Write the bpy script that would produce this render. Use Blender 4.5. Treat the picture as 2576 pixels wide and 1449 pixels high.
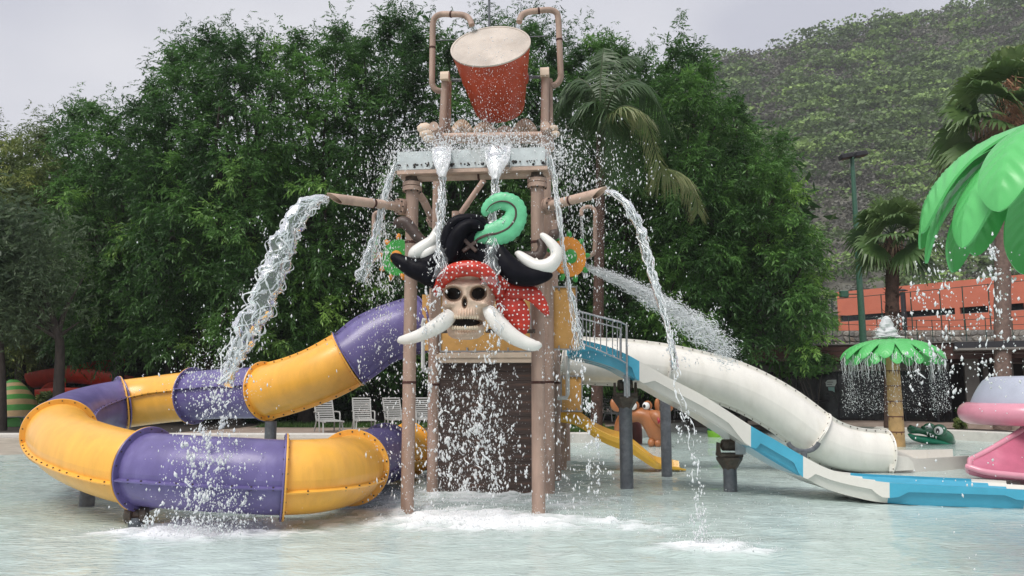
import bpy, bmesh, math, random
import numpy as np
from mathutils import Vector, Matrix, Quaternion

for o in list(bpy.data.objects):
    bpy.data.objects.remove(o)
scene = bpy.context.scene
COL = scene.collection
random.seed(7)
rng = np.random.default_rng(11)
R = math.radians

# ------------------------------------------------------------------ camera
CAM_H = 1.6
PITCH = R(7.21)
FPX = 2000.0
PW, PH = 2576.0, 1449.0
cam_d = bpy.data.cameras.new('camera')
cam = bpy.data.objects.new('camera', cam_d)
COL.objects.link(cam)
cam.location = (0, 0, CAM_H)
cam.rotation_euler = (R(90) + PITCH, 0, 0)
cam_d.sensor_width = 36
cam_d.lens = FPX / PW * 36
cam_d.clip_start = 0.05
cam_d.clip_end = 3000
scene.camera = cam

# ------------------------------------------------------------------ sky
SUN_EL, SUN_AZ = R(55), R(-145)      # azimuth measured from +Y towards +X
w = bpy.data.worlds.new('World')
scene.world = w
w.use_nodes = True
nt = w.node_tree
nt.nodes.clear()
out = nt.nodes.new('ShaderNodeOutputWorld')
bg = nt.nodes.new('ShaderNodeBackground')
sky = nt.nodes.new('ShaderNodeTexSky')
sky.sky_type = 'NISHITA'
sky.sun_disc = False
sky.sun_elevation = SUN_EL
sky.sun_rotation = SUN_AZ
sky.dust_density = 3.0
tc = nt.nodes.new('ShaderNodeTexCoord')
mp = nt.nodes.new('ShaderNodeMapping')
mp.inputs['Scale'].default_value = (1.0, 1.0, 1.9)
mp.inputs['Location'].default_value = (0.9, 0.1, 0.6)
n1 = nt.nodes.new('ShaderNodeTexNoise')
n1.inputs['Scale'].default_value = 2.1
n1.inputs['Detail'].default_value = 4
n1.inputs['Roughness'].default_value = 0.45
cr = nt.nodes.new('ShaderNodeValToRGB')
cr.color_ramp.elements[0].position = 0.36
cr.color_ramp.elements[0].color = (6.6, 6.7, 7.6, 1)
cr.color_ramp.elements[1].position = 0.60
cr.color_ramp.elements[1].color = (8.8, 8.8, 9.3, 1)
mx = nt.nodes.new('ShaderNodeMix')
mx.data_type = 'RGBA'
mx.inputs[0].default_value = 0.93          # a closed cloud deck over the clear sky
nt.links.new(tc.outputs['Generated'], mp.inputs['Vector'])
nt.links.new(mp.outputs['Vector'], n1.inputs['Vector'])
nt.links.new(n1.outputs['Fac'], cr.inputs['Fac'])
nt.links.new(sky.outputs['Color'], mx.inputs[6])
nt.links.new(cr.outputs['Color'], mx.inputs[7])
nt.links.new(mx.outputs[2], bg.inputs['Color'])
bg.inputs['Strength'].default_value = 0.0450
nt.links.new(bg.outputs['Background'], out.inputs['Surface'])

sun_d = bpy.data.lights.new('sun', 'SUN')
sun_d.energy = 1.5
sun_d.angle = R(30)
sun_d.color = (1.0, 0.96, 0.90)
sun = bpy.data.objects.new('sun', sun_d)
COL.objects.link(sun)
sdir = Vector((math.cos(SUN_EL) * math.sin(SUN_AZ), math.cos(SUN_EL) * math.cos(SUN_AZ), math.sin(SUN_EL)))
sun.rotation_euler = sdir.to_track_quat('Z', 'Y').to_euler()
sun.location = sdir * 60

vs = scene.view_settings
vs.view_transform = 'Standard'
vs.look = 'None'
vs.exposure = 1.08
vs.gamma = 1.0
vs.use_curve_mapping = False
scene.cycles.max_bounces = 8
scene.cycles.transparent_max_bounces = 12

# ------------------------------------------------------------------ picture to place
CAMP = Vector((0, 0, CAM_H))
FW = Vector((0, math.cos(PITCH), math.sin(PITCH)))
UP = Vector((0, -math.sin(PITCH), math.cos(PITCH)))
ZUP = Vector((0, 0, 1))

def ray(x, y):
    return FW * FPX + Vector((1, 0, 0)) * (x - PW / 2) + UP * (PH / 2 - y)

def P(x, y, D):
    d = ray(x, y)
    return CAMP + d * (D / d.y)

def G(x, y, z=0.0):
    d = ray(x, y)
    return CAMP + d * ((z - CAM_H) / d.z)

TA = R(6.6)
TD = Vector((math.sin(TA), math.cos(TA), 0))      # tower depth direction
TR = Vector((math.cos(TA), -math.sin(TA), 0))     # tower right
T0 = Vector((-1.38, 10.75, 0))

def TP(x, y, k):
    """point seen at pixel x,y on the plane k metres behind the tower's front posts"""
    d = ray(x, y)
    p0 = T0 + TD * k
    return CAMP + d * ((p0 - CAMP).dot(TD) / d.dot(TD))

# ------------------------------------------------------------------ numpy noise
def _hash(ix, iy, iz, s):
    h = (ix.astype(np.int64) * 374761393 + iy.astype(np.int64) * 668265263 + iz.astype(np.int64) * 2147483647 + s * 1274126177) & 0xffffffff
    h = ((h ^ (h >> 13)) * 1274126177) & 0xffffffff
    h = h ^ (h >> 16)
    return (h & 0xffff) / 65535.0

def vnoise(p, s=0):
    p = np.asarray(p, float)
    i = np.floor(p)
    f = p - i
    f = f * f * (3 - 2 * f)
    ix, iy, iz = i[:, 0], i[:, 1], i[:, 2]
    r = 0
    for dx in (0, 1):
        for dy in (0, 1):
            for dz in (0, 1):
                wgt = (f[:, 0] if dx else 1 - f[:, 0]) * (f[:, 1] if dy else 1 - f[:, 1]) * (f[:, 2] if dz else 1 - f[:, 2])
                r = r + wgt * _hash(ix + dx, iy + dy, iz + dz, s)
    return r * 2 - 1

def fbm(p, oct=3, s=0):
    a, r, q = 1.0, 0, np.asarray(p, float)
    for k in range(oct):
        r = r + a * vnoise(q, s + k)
        q = q * 2.03
        a *= 0.5
    return r

# ------------------------------------------------------------------ objects
def obj(name, data, mat, parent=None, smooth=True, kind=None):
    if isinstance(data, MB):
        me = data.mesh(name, smooth)
    else:
        me = data
    if mat is not None and not me.materials:
        for m in (mat if isinstance(mat, (list, tuple)) else [mat]):
            me.materials.append(m)
    o = bpy.data.objects.new(name, me)
    COL.objects.link(o)
    if parent is not None:
        o.parent = parent
        o.matrix_parent_inverse = world_inv(parent)
    if kind:
        o['kind'] = kind
    return o

def world_inv(p):
    m = Matrix.Identity(4)
    while p is not None:
        m = Matrix.LocRotScale(p.location, p.rotation_euler, p.scale) @ m if p.parent is None else p.matrix_parent_inverse @ Matrix.LocRotScale(p.location, p.rotation_euler, p.scale) @ m
        p = p.parent
    return m.inverted()

def tag(o, label, cat, group=None):
    o['label'] = label
    o['category'] = cat
    if group:
        o['group'] = group
    return o

def thing(name, label, cat, loc=(0, 0, 0), group=None):
    o = bpy.data.objects.new(name, None)
    COL.objects.link(o)
    o.location = loc
    o.empty_display_size = 0.2
    return tag(o, label, cat, group)

def copy_tree(o, loc, rotz=None, scale=None):
    r = o.copy()
    COL.objects.link(r)
    r.location = loc
    if rotz is not None:
        r.rotation_euler = (0, 0, rotz)
    if scale:
        r.scale = scale
    for ch in list(o.children):
        c = ch.copy()
        COL.objects.link(c)
        c.parent = r
        for g in list(ch.children):
            d = g.copy()
            COL.objects.link(d)
            d.parent = c
    return r

def np_mesh(name, V, F, mat=None, smooth=False, attrs=None):
    """V (n,3) array, F (m,k) array of k-gons; attrs {name: (domain, array)}"""
    me = bpy.data.meshes.new(name)
    V = np.ascontiguousarray(V, dtype=np.float32)
    F = np.ascontiguousarray(F, dtype=np.int32)
    m, k = F.shape
    me.vertices.add(len(V))
    me.vertices.foreach_set('co', V.ravel())
    me.loops.add(m * k)
    me.loops.foreach_set('vertex_index', F.ravel())
    me.polygons.add(m)
    me.polygons.foreach_set('loop_start', np.arange(0, m * k, k, dtype=np.int32))
    me.polygons.foreach_set('use_smooth', np.full(m, smooth))
    if attrs:
        for an, (dom, arr) in attrs.items():
            at = me.attributes.new(an, 'FLOAT', dom)
            at.data.foreach_set('value', np.ascontiguousarray(arr, dtype=np.float32))
    me.update(calc_edges=True)
    if mat:
        me.materials.append(mat)
    return me

class MB:
    def __init__(s):
        s.v, s.f, s.m = [], [], []
        s.mi = 0
    def add(s, vs, fs):
        b = len(s.v)
        s.v.extend([tuple(q) for q in vs])
        s.f.extend([tuple(i + b for i in q) for q in fs])
        s.m.extend([s.mi] * len(fs))
        return s
    def mesh(s, name, smooth=True):
        me = bpy.data.meshes.new(name)
        me.from_pydata(s.v, [], s.f)
        for p, m in zip(me.polygons, s.m):
            p.use_smooth = bool(smooth)
            p.material_index = m
        bm = bmesh.new()
        bm.from_mesh(me)
        bmesh.ops.recalc_face_normals(bm, faces=bm.faces)
        bm.to_mesh(me)
        bm.free()
        if smooth == 'auto' or smooth is True:
            try:
                me.set_sharp_from_angle(angle=R(40))
            except Exception:
                pass
        return me
    def box(s, c, size, X=(1, 0, 0), Y=(0, 1, 0), Z=(0, 0, 1), bev=0.0):
        c = Vector(c)
        X, Y, Z = Vector(X), Vector(Y), Vector(Z)
        hx, hy, hz = size[0] / 2, size[1] / 2, size[2] / 2
        if bev <= 0:
            vs = [c + X * sx * hx + Y * sy * hy + Z * sz * hz for sx, sy, sz in
                  ((-1, -1, -1), (1, -1, -1), (1, 1, -1), (-1, 1, -1), (-1, -1, 1), (1, -1, 1), (1, 1, 1), (-1, 1, 1))]
            return s.add(vs, [(0, 3, 2, 1), (4, 5, 6, 7), (0, 1, 5, 4), (1, 2, 6, 5), (2, 3, 7, 6), (3, 0, 4, 7)])
        b = min(bev, hx * .9, hy * .9, hz * .9)
        vs, fs = [], []
        idx = {}
        for sx in (-1, 1):
            for sy in (-1, 1):
                for sz in (-1, 1):
                    for a in range(3):
                        q = [sx * (hx - b), sy * (hy - b), sz * (hz - b)]
                        q[a] = (sx * hx, sy * hy, sz * hz)[a]
                        idx[(sx, sy, sz, a)] = len(vs)
                        vs.append(c + X * q[0] + Y * q[1] + Z * q[2])
        for sx in (-1, 1):
            fs.append([idx[(sx, a, b_, 0)] for a, b_ in ((-1, -1), (1, -1), (1, 1), (-1, 1))])
            fs.append([idx[(a, sx, b_, 1)] for a, b_ in ((-1, -1), (1, -1), (1, 1), (-1, 1))])
            fs.append([idx[(a, b_, sx, 2)] for a, b_ in ((-1, -1), (1, -1), (1, 1), (-1, 1))])
        for p in (-1, 1):
            for q in (-1, 1):
                fs.append([idx[(-1, p, q, 1)], idx[(1, p, q, 1)], idx[(1, p, q, 2)], idx[(-1, p, q, 2)]])
                fs.append([idx[(p, -1, q, 0)], idx[(p, 1, q, 0)], idx[(p, 1, q, 2)], idx[(p, -1, q, 2)]])
                fs.append([idx[(p, q, -1, 0)], idx[(p, q, 1, 0)], idx[(p, q, 1, 1)], idx[(p, q, -1, 1)]])
        for sx in (-1, 1):
            for sy in (-1, 1):
                for sz in (-1, 1):
                    fs.append([idx[(sx, sy, sz, 0)], idx[(sx, sy, sz, 1)], idx[(sx, sy, sz, 2)]])
        return s.add(vs, fs)
    def bar(s, p0, p1, w, h, up=ZUP, bev=0.0):
        p0, p1 = Vector(p0), Vector(p1)
        X = (p1 - p0)
        L = X.length
        X.normalize()
        Y = Vector(up).cross(X)
        if Y.length < 1e-4:
            Y = Vector((0, 1, 0)).cross(X)
        Y.normalize()
        Z = X.cross(Y)
        return s.box((p0 + p1) / 2, (L, w, h), X, Y, Z, bev)
    def sweep(s, pts, ra, rb=None, m=None, seg=12, caps=True, arc=None):
        """swept ellipse: ra half width, rb half depth along m (fixed direction) or parallel transported"""
        pts = [Vector(q) for q in pts]
        n = len(pts)
        if not hasattr(ra, '__len__'):
            ra = [ra] * n
        if rb is None:
            rb = ra
        if not hasattr(rb, '__len__'):
            rb = [rb] * n
        rings = []
        prev = None
        for i in range(n):
            t = (pts[min(i + 1, n - 1)] - pts[max(i - 1, 0)]).normalized()
            if m is not None:
                a = t.cross(Vector(m)).normalized()
                b = a.cross(t).normalized()
            else:
                if prev is None:
                    ref = ZUP if abs(t.z) < .9 else Vector((1, 0, 0))
                    a = t.cross(ref).normalized()
                else:
                    a = (prev - t * prev.dot(t)).normalized()
                prev = a
                b = t.cross(a)
            rings.append([pts[i] + a * (ra[i] * math.cos(2 * math.pi * k / seg)) + b * (rb[i] * math.sin(2 * math.pi * k / seg)) for k in range(seg)])
        vs = [q for r_ in rings for q in r_]
        fs = []
        for i in range(n - 1):
            for k in range(seg):
                fs.append((i * seg + k, i * seg + (k + 1) % seg, (i + 1) * seg + (k + 1) % seg, (i + 1) * seg + k))
        if caps:
            fs.append(tuple(range(seg - 1, -1, -1)))
            fs.append(tuple((n - 1) * seg + k for k in range(seg)))
        return s.add(vs, fs)
    def lathe(s, prof, c=(0, 0, 0), axis=(0, 0, 1), seg=32, ref=None, close=False):
        """prof list of (r, h) along axis"""
        c = Vector(c)
        Z = Vector(axis).normalized()
        ref = Vector(ref) if ref is not None else (Vector((1, 0, 0)) if abs(Z.x) < .8 else Vector((0, 1, 0)))
        X = (ref - Z * ref.dot(Z)).normalized()
        Y = Z.cross(X)
        vs, fs = [], []
        for r_, h in prof:
            for k in range(seg):
                a = 2 * math.pi * k / seg
                vs.append(c + Z * h + X * (r_ * math.cos(a)) + Y * (r_ * math.sin(a)))
        n = len(prof)
        for i in range(n - 1 + (1 if close else 0)):
            j = (i + 1) % n
            for k in range(seg):
                fs.append((i * seg + k, i * seg + (k + 1) % seg, j * seg + (k + 1) % seg, j * seg + k))
        if not close:
            if prof[0][0] > 1e-4:
                fs.append(tuple(range(seg - 1, -1, -1)))
            if prof[-1][0] > 1e-4:
                fs.append(tuple((n - 1) * seg + k for k in range(seg)))
        return s.add(vs, fs)
    def ell(s, c, r, X=(1, 0, 0), Y=(0, 1, 0), Z=(0, 0, 1), u=16, v=10):
        c = Vector(c)
        X, Y, Z = Vector(X), Vector(Y), Vector(Z)
        vs = [c - Z * r[2]]
        for j in range(1, v):
            ph = -math.pi / 2 + math.pi * j / v
            for i in range(u):
                a = 2 * math.pi * i / u
                vs.append(c + X * (r[0] * math.cos(ph) * math.cos(a)) + Y * (r[1] * math.cos(ph) * math.sin(a)) + Z * (r[2] * math.sin(ph)))
        vs.append(c + Z * r[2])
        fs = []
        for i in range(u):
            fs.append((0, 1 + (i + 1) % u, 1 + i))
            for j in range(v - 2):
                fs.append((1 + j * u + i, 1 + j * u + (i + 1) % u, 1 + (j + 1) * u + (i + 1) % u, 1 + (j + 1) * u + i))
            fs.append((1 + (v - 2) * u + i, 1 + (v - 2) * u + (i + 1) % u, len(vs) - 1))
        return s.add(vs, fs)
    def prism(s, poly, depth):
        """polygon (list of points) extruded by the vector depth"""
        depth = Vector(depth)
        n = len(poly)
        vs = [Vector(q) for q in poly] + [Vector(q) + depth for q in poly]
        fs = [tuple(range(n - 1, -1, -1)), tuple(range(n, 2 * n))]
        fs += [(i, (i + 1) % n, n + (i + 1) % n, n + i) for i in range(n)]
        return s.add(vs, fs)
    def strip(s, a, b):
        """ruled strip between two point lists"""
        n = len(a)
        return s.add(list(a) + list(b), [(i, i + 1, n + i + 1, n + i) for i in range(n - 1)])

def cat_rom(pts, per=8):
    """smooth curve through points (any dimension)"""
    q = [np.array(p, float) for p in pts]
    q = [2 * q[0] - q[1]] + q + [2 * q[-1] - q[-2]]
    out_ = []
    for i in range(1, len(q) - 2):
        for k in range(per):
            t = k / per
            out_.append(.5 * ((2 * q[i]) + (q[i + 1] - q[i - 1]) * t + (2 * q[i - 1] - 5 * q[i] + 4 * q[i + 1] - q[i + 2]) * t * t + (3 * q[i] - q[i - 1] - 3 * q[i + 1] + q[i + 2]) * t ** 3))
    out_.append(q[-2])
    return out_

# ------------------------------------------------------------------ materials
MATS = {}
def mat(name, col, rough=0.5, var=0.12, scale=6.0, bump=0.0, bscale=40.0, metal=0.0, spec=0.5, stretch=(1, 1, 1), dirt=None, dirt_amt=0.0, dirt_scale=2.0, coat=0.0, trans=0.0, transl=0.0, attr=None, detail=4):
    m = bpy.data.materials.new(name)
    m.use_nodes = True
    t = m.node_tree
    b = t.nodes['Principled BSDF']
    b.inputs['Roughness'].default_value = rough
    b.inputs['Metallic'].default_value = metal
    b.inputs['Specular IOR Level'].default_value = spec
    b.inputs['Coat Weight'].default_value = coat
    b.inputs['Coat Roughness'].default_value = 0.12
    if trans:
        b.inputs['Transmission Weight'].default_value = trans
        b.inputs['IOR'].default_value = 1.33
    tc = t.nodes.new('ShaderNodeTexCoord')
    mp = t.nodes.new('ShaderNodeMapping')
    mp.inputs['Scale'].default_value = stretch
    t.links.new(tc.outputs['Object'], mp.inputs['Vector'])
    nz = t.nodes.new('ShaderNodeTexNoise')
    nz.inputs['Scale'].default_value = scale
    nz.inputs['Detail'].default_value = detail
    nz.inputs['Roughness'].default_value = 0.6
    t.links.new(mp.outputs['Vector'], nz.inputs['Vector'])
    rp = t.nodes.new('ShaderNodeValToRGB')
    c = list(col)[:3]
    lo = [max(0, x * (1 - var * 1.6)) for x in c]
    hi = [min(1, x * (1 + var)) for x in c]
    rp.color_ramp.elements[0].position = 0.28
    rp.color_ramp.elements[0].color = (*lo, 1)
    rp.color_ramp.elements[1].position = 0.72
    rp.color_ramp.elements[1].color = (*hi, 1)
    t.links.new(nz.outputs['Fac'], rp.inputs['Fac'])
    col_out = rp.outputs['Color']
    if attr:
        an = t.nodes.new('ShaderNodeAttribute')
        an.attribute_name = attr[0]
        r2 = t.nodes.new('ShaderNodeValToRGB')
        el = r2.color_ramp.elements
        for i, (pos, cc) in enumerate(attr[1]):
            e = el[i] if i < 2 else el.new(pos)
            e.position = pos
            e.color = (*cc, 1)
        t.links.new(an.outputs['Fac'], r2.inputs['Fac'])
        col_out = r2.outputs['Color']
    if dirt is not None:
        n2 = t.nodes.new('ShaderNodeTexNoise')
        n2.inputs['Scale'].default_value = dirt_scale
        n2.inputs['Detail'].default_value = 6
        n2.inputs['Roughness'].default_value = 0.7
        t.links.new(mp.outputs['Vector'], n2.inputs['Vector'])
        r3 = t.nodes.new('ShaderNodeValToRGB')
        r3.color_ramp.elements[0].position = 0.52
        r3.color_ramp.elements[0].color = (0, 0, 0, 1)
        r3.color_ramp.elements[1].position = 0.74
        r3.color_ramp.elements[1].color = (dirt_amt,) * 3 + (1,)
        t.links.new(n2.outputs['Fac'], r3.inputs['Fac'])
        mxx = t.nodes.new('ShaderNodeMix')
        mxx.data_type = 'RGBA'
        t.links.new(r3.outputs['Color'], mxx.inputs[0])
        t.links.new(col_out, mxx.inputs[6])
        mxx.inputs[7].default_value = (*dirt, 1)
        col_out = mxx.outputs[2]
    t.links.new(col_out, b.inputs['Base Color'])
    if bump:
        n3 = t.nodes.new('ShaderNodeTexNoise')
        n3.inputs['Scale'].default_value = bscale
        n3.inputs['Detail'].default_value = 3
        t.links.new(mp.outputs['Vector'], n3.inputs['Vector'])
        bp = t.nodes.new('ShaderNodeBump')
        bp.inputs['Strength'].default_value = bump
        bp.inputs['Distance'].default_value = 0.02
        t.links.new(n3.outputs['Fac'], bp.inputs['Height'])
        t.links.new(bp.outputs['Normal'], b.inputs['Normal'])
    if transl:
        o_ = t.nodes['Material Output']
        tr = t.nodes.new('ShaderNodeBsdfTranslucent')
        t.links.new(col_out, tr.inputs['Color'])
        ms = t.nodes.new('ShaderNodeMixShader')
        ms.inputs[0].default_value = transl
        t.links.new(b.outputs['BSDF'], ms.inputs[1])
        t.links.new(tr.outputs['BSDF'], ms.inputs[2])
        t.links.new(ms.outputs['Shader'], o_.inputs['Surface'])
    MATS[name] = m
    return m

M = MATS
mat('post_tan', (0.41, 0.285, 0.225), 0.6, 0.22, 5, 0.25, 30, stretch=(1, 1, 0.25), dirt=(0.16, 0.09, 0.065), dirt_amt=0.55, dirt_scale=4)
mat('beam_tan', (0.52, 0.37, 0.29), 0.55, 0.15, 5, 0.1, 30, dirt=(0.2, 0.12, 0.09), dirt_amt=0.4, dirt_scale=3)
mat('rust_band', (0.07, 0.025, 0.018), 0.8, 0.3, 20)
mat('deck_cream', (0.66, 0.53, 0.41), 0.55, 0.12, 4, dirt=(0.3, 0.2, 0.15), dirt_amt=0.4)
mat('panel_orange', (0.60, 0.33, 0.10), 0.45, 0.12, 8, 0.06, 60, dirt=(0.4, 0.24, 0.11), dirt_amt=0.3)
mat('galv', (0.42, 0.43, 0.44), 0.38, 0.2, 14, metal=0.7, dirt=(0.2, 0.2, 0.2), dirt_amt=0.5)
mat('tray_metal', (0.60, 0.65, 0.65), 0.34, 0.12, 5, metal=0.25, dirt=(0.34, 0.29, 0.24), dirt_amt=0.5, dirt_scale=3.5)
mat('steel_grey', (0.125, 0.135, 0.15), 0.5, 0.2, 10, 0.08, 40, metal=0.2, dirt=(0.26, 0.27, 0.29), dirt_amt=0.5, dirt_scale=7)
mat('rusty_steel', (0.095, 0.075, 0.06), 0.6, 0.3, 18, 0.1, 60, metal=0.3, dirt=(0.16, 0.07, 0.035), dirt_amt=0.6, dirt_scale=6)
mat('wood_plank', (0.066, 0.042, 0.034), 0.6, 0.35, 3, 0.3, 20, stretch=(1, 1, 9), dirt=(0.14, 0.055, 0.025), dirt_amt=0.55, dirt_scale=2.4)
mat('tube_purple', (0.138, 0.113, 0.29), 0.38, 0.12, 3, 0.03, 8, coat=0.15, stretch=(1.6, 1.6, .45), dirt=(0.24, 0.215, 0.40), dirt_amt=0.35, dirt_scale=3)
mat('tube_yellow', (0.86, 0.44, 0.065), 0.36, 0.07, 3, 0.03, 8, coat=0.18, stretch=(1.6, 1.6, .45), dirt=(0.66, 0.30, 0.05), dirt_amt=0.55, dirt_scale=2.5)
mat('tube_white', (0.77, 0.75, 0.69), 0.3, 0.05, 3, 0.03, 8, coat=0.3, stretch=(1.6, 1.6, .5), dirt=(0.58, 0.56, 0.47), dirt_amt=0.45, dirt_scale=2)
mat('slide_white', (0.73, 0.71, 0.655), 0.3, 0.05, 3, coat=0.3, dirt=(0.48, 0.46, 0.40), dirt_amt=0.4, dirt_scale=3)
mat('slide_blue', (0.06, 0.38, 0.55), 0.3, 0.08, 3, coat=0.3, dirt=(0.10, 0.38, 0.53), dirt_amt=0.4, dirt_scale=3)
mat('slide_yellow', (0.78, 0.45, 0.05), 0.3, 0.07, 3, coat=0.3)
mat('bolt', (0.09, 0.075, 0.065), 0.5, 0.2, 30, metal=0.5)
mat('pvc', (0.72, 0.71, 0.68), 0.35, 0.06, 5)
mat('bucket_red', (0.47, 0.060, 0.020), 0.38, 0.13, 4, 0.05, 40, dirt=(0.34, 0.04, 0.014), dirt_amt=0.6, dirt_scale=2.5)
mat('bucket_cream', (0.56, 0.49, 0.425), 0.45, 0.16, 2, dirt=(0.38, 0.31, 0.25), dirt_amt=0.75, dirt_scale=1.6)
mat('bone', (0.66, 0.49, 0.375), 0.5, 0.16, 7, 0.12, 25, dirt=(0.36, 0.23, 0.16), dirt_amt=0.5, dirt_scale=6)
mat('tusk_white', (0.76, 0.74, 0.70), 0.35, 0.05, 5, coat=0.2, dirt=(0.55, 0.53, 0.5), dirt_amt=0.3)
mat('hat_black', (0.0055, 0.0055, 0.009), 0.5, 0.3, 9, 0.25, 16, spec=0.09)
mat('socket_black', (0.008, 0.007, 0.007), 0.6, 0.3, 9)
mat('dark_brown', (0.065, 0.04, 0.032), 0.5, 0.25, 10, 0.15, 20)
mat('feather_green', (0.13, 0.52, 0.27), 0.42, 0.12, 8, 0.15, 30)
mat('leaf_green', (0.13, 0.56, 0.17), 0.33, 0.08, 3, 0.03, 20, transl=0.12, dirt=(0.09, 0.42, 0.12), dirt_amt=0.4, dirt_scale=3)
mat('wheel_green', (0.035, 0.30, 0.045), 0.4, 0.1, 6)
mat('wheel_orange', (0.75, 0.27, 0.025), 0.4, 0.1, 6)
mat('palm_trunk_tan', (0.50, 0.31, 0.13), 0.5, 0.14, 6, 0.1, 20)
mat('trunk_line', (0.13, 0.05, 0.035), 0.6, 0.2, 12)
mat('croc_dark', (0.015, 0.13, 0.06), 0.25, 0.15, 8, coat=0.4)
mat('croc_light', (0.035, 0.36, 0.21), 0.25, 0.1, 8, coat=0.4)
mat('turtle_lime', (0.16, 0.38, 0.03), 0.35, 0.1, 8)
mat('eye_white', (0.78, 0.78, 0.76), 0.25, 0.03, 5)
mat('eye_black', (0.01, 0.01, 0.01), 0.25, 0.03, 5)
mat('moose_brown', (0.38, 0.14, 0.05), 0.4, 0.12, 4, 0.05, 20, dirt=(0.28, 0.1, 0.035), dirt_amt=0.5)
mat('moose_dark', (0.10, 0.022, 0.018), 0.5, 0.2, 4)
mat('mouth_red', (0.30, 0.012, 0.02), 0.4, 0.2, 4)
mat('pink', (0.66, 0.28, 0.36), 0.28, 0.06, 4, coat=0.3)
mat('pink_deep', (0.52, 0.15, 0.23), 0.22, 0.08, 4, coat=0.4)
mat('whale_grey', (0.42, 0.45, 0.54), 0.4, 0.06, 4, dirt=(0.33, 0.36, 0.44), dirt_amt=0.4)
mat('chair_grey', (0.36, 0.36, 0.345), 0.5, 0.08, 8)
mat('chair_white', (0.74, 0.74, 0.73), 0.45, 0.06, 8)
mat('chair_dark', (0.17, 0.18, 0.17), 0.5, 0.1, 8)
mat('concrete_white', (0.60, 0.58, 0.54), 0.7, 0.12, 3, 0.2, 20, dirt=(0.36, 0.33, 0.29), dirt_amt=0.6, dirt_scale=3)
mat('deck_pink', (0.36, 0.28, 0.235), 0.75, 0.14, 2.5, 0.3, 30, dirt=(0.2, 0.155, 0.13), dirt_amt=0.6, dirt_scale=1.2)
mat('beach', (0.46, 0.41, 0.345), 0.45, 0.15, 2.5, 0.1, 20, dirt=(0.30, 0.26, 0.2), dirt_amt=0.6, dirt_scale=0.8)
mat('soil', (0.045, 0.035, 0.028), 0.9, 0.4, 8, 0.6, 20)
mat('grass_ground', (0.05, 0.10, 0.03), 0.85, 0.3, 6, 0.4, 30)
mat('far_ground', (0.07, 0.075, 0.045), 0.9, 0.3, 0.6, 0.3, 2)
mat('bark', (0.055, 0.043, 0.036), 0.85, 0.35, 8, 0.8, 18, stretch=(1, 1, .35))
mat('palm_bark', (0.075, 0.040, 0.028), 0.85, 0.35, 12, 0.8, 14)
mat('palm_bark_pale', (0.17, 0.115, 0.095), 0.8, 0.25, 10, 0.6, 14)
mat('dead_frond', (0.30, 0.20, 0.135), 0.8, 0.3, 5)
mat('wall_coral', (0.57, 0.165, 0.10), 0.75, 0.07, 0.6, 0.08, 20, dirt=(0.42, 0.10, 0.055), dirt_amt=0.4, dirt_scale=0.5)
mat('glass_dark', (0.012, 0.014, 0.016), 0.12, 0.2, 1)
mat('fascia_brown', (0.075, 0.026, 0.018), 0.55, 0.25, 2, stretch=(1, 1, 8))
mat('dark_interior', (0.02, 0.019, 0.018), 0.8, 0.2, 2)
mat('pier_grey', (0.20, 0.185, 0.17), 0.75, 0.12, 2, 0.1, 20)
mat('cream_wall', (0.50, 0.48, 0.41), 0.7, 0.1, 2)
mat('fence_green', (0.015, 0.055, 0.042), 0.45, 0.15, 10)
mat('lamp_green', (0.045, 0.13, 0.085), 0.45, 0.15, 10)
mat('lamp_black', (0.02, 0.02, 0.025), 0.5, 0.15, 10)
mat('mortar', (0.20, 0.19, 0.17), 0.9, 0.2, 6, 0.3, 20)
for i, c in enumerate(((0.27, 0.255, 0.23), (0.20, 0.195, 0.185), (0.36, 0.34, 0.30), (0.24, 0.20, 0.16))):
    mat('stone%d' % i, c, 0.85, 0.22, 9, 0.4, 30)
mat('flume_red', (0.50, 0.042, 0.016), 0.4, 0.12, 4)
mat('stripe_green', (0.10, 0.36, 0.08), 0.4, 0.12, 4)
mat('stripe_peach', (0.62, 0.42, 0.22), 0.4, 0.12, 4)
mat('brick_cream', (0.55, 0.44, 0.33), 0.8, 0.15, 10)
mat('rock_brown', (0.17, 0.12, 0.08), 0.9, 0.35, 3, 0.9, 8)
mat('sign_white', (0.7, 0.78, 0.74), 0.5, 0.05, 3)
mat('sign_teal', (0.35, 0.6, 0.55), 0.5, 0.05, 3)
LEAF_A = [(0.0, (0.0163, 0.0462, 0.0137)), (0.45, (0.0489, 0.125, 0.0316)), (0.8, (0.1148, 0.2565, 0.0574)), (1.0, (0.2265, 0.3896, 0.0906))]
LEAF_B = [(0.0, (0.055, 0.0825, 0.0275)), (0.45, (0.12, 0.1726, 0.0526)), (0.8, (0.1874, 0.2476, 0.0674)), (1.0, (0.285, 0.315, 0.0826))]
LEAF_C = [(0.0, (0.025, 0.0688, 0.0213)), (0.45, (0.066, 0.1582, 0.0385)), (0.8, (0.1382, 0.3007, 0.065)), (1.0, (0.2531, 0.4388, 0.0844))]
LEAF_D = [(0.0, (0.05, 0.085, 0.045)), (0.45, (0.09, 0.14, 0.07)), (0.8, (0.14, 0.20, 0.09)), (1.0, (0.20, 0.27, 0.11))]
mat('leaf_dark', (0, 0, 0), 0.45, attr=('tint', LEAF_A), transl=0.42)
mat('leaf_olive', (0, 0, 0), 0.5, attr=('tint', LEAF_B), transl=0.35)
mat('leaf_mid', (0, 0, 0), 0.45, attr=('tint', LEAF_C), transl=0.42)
mat('leaf_grey', (0, 0, 0), 0.5, attr=('tint', LEAF_D), transl=0.35)
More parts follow.
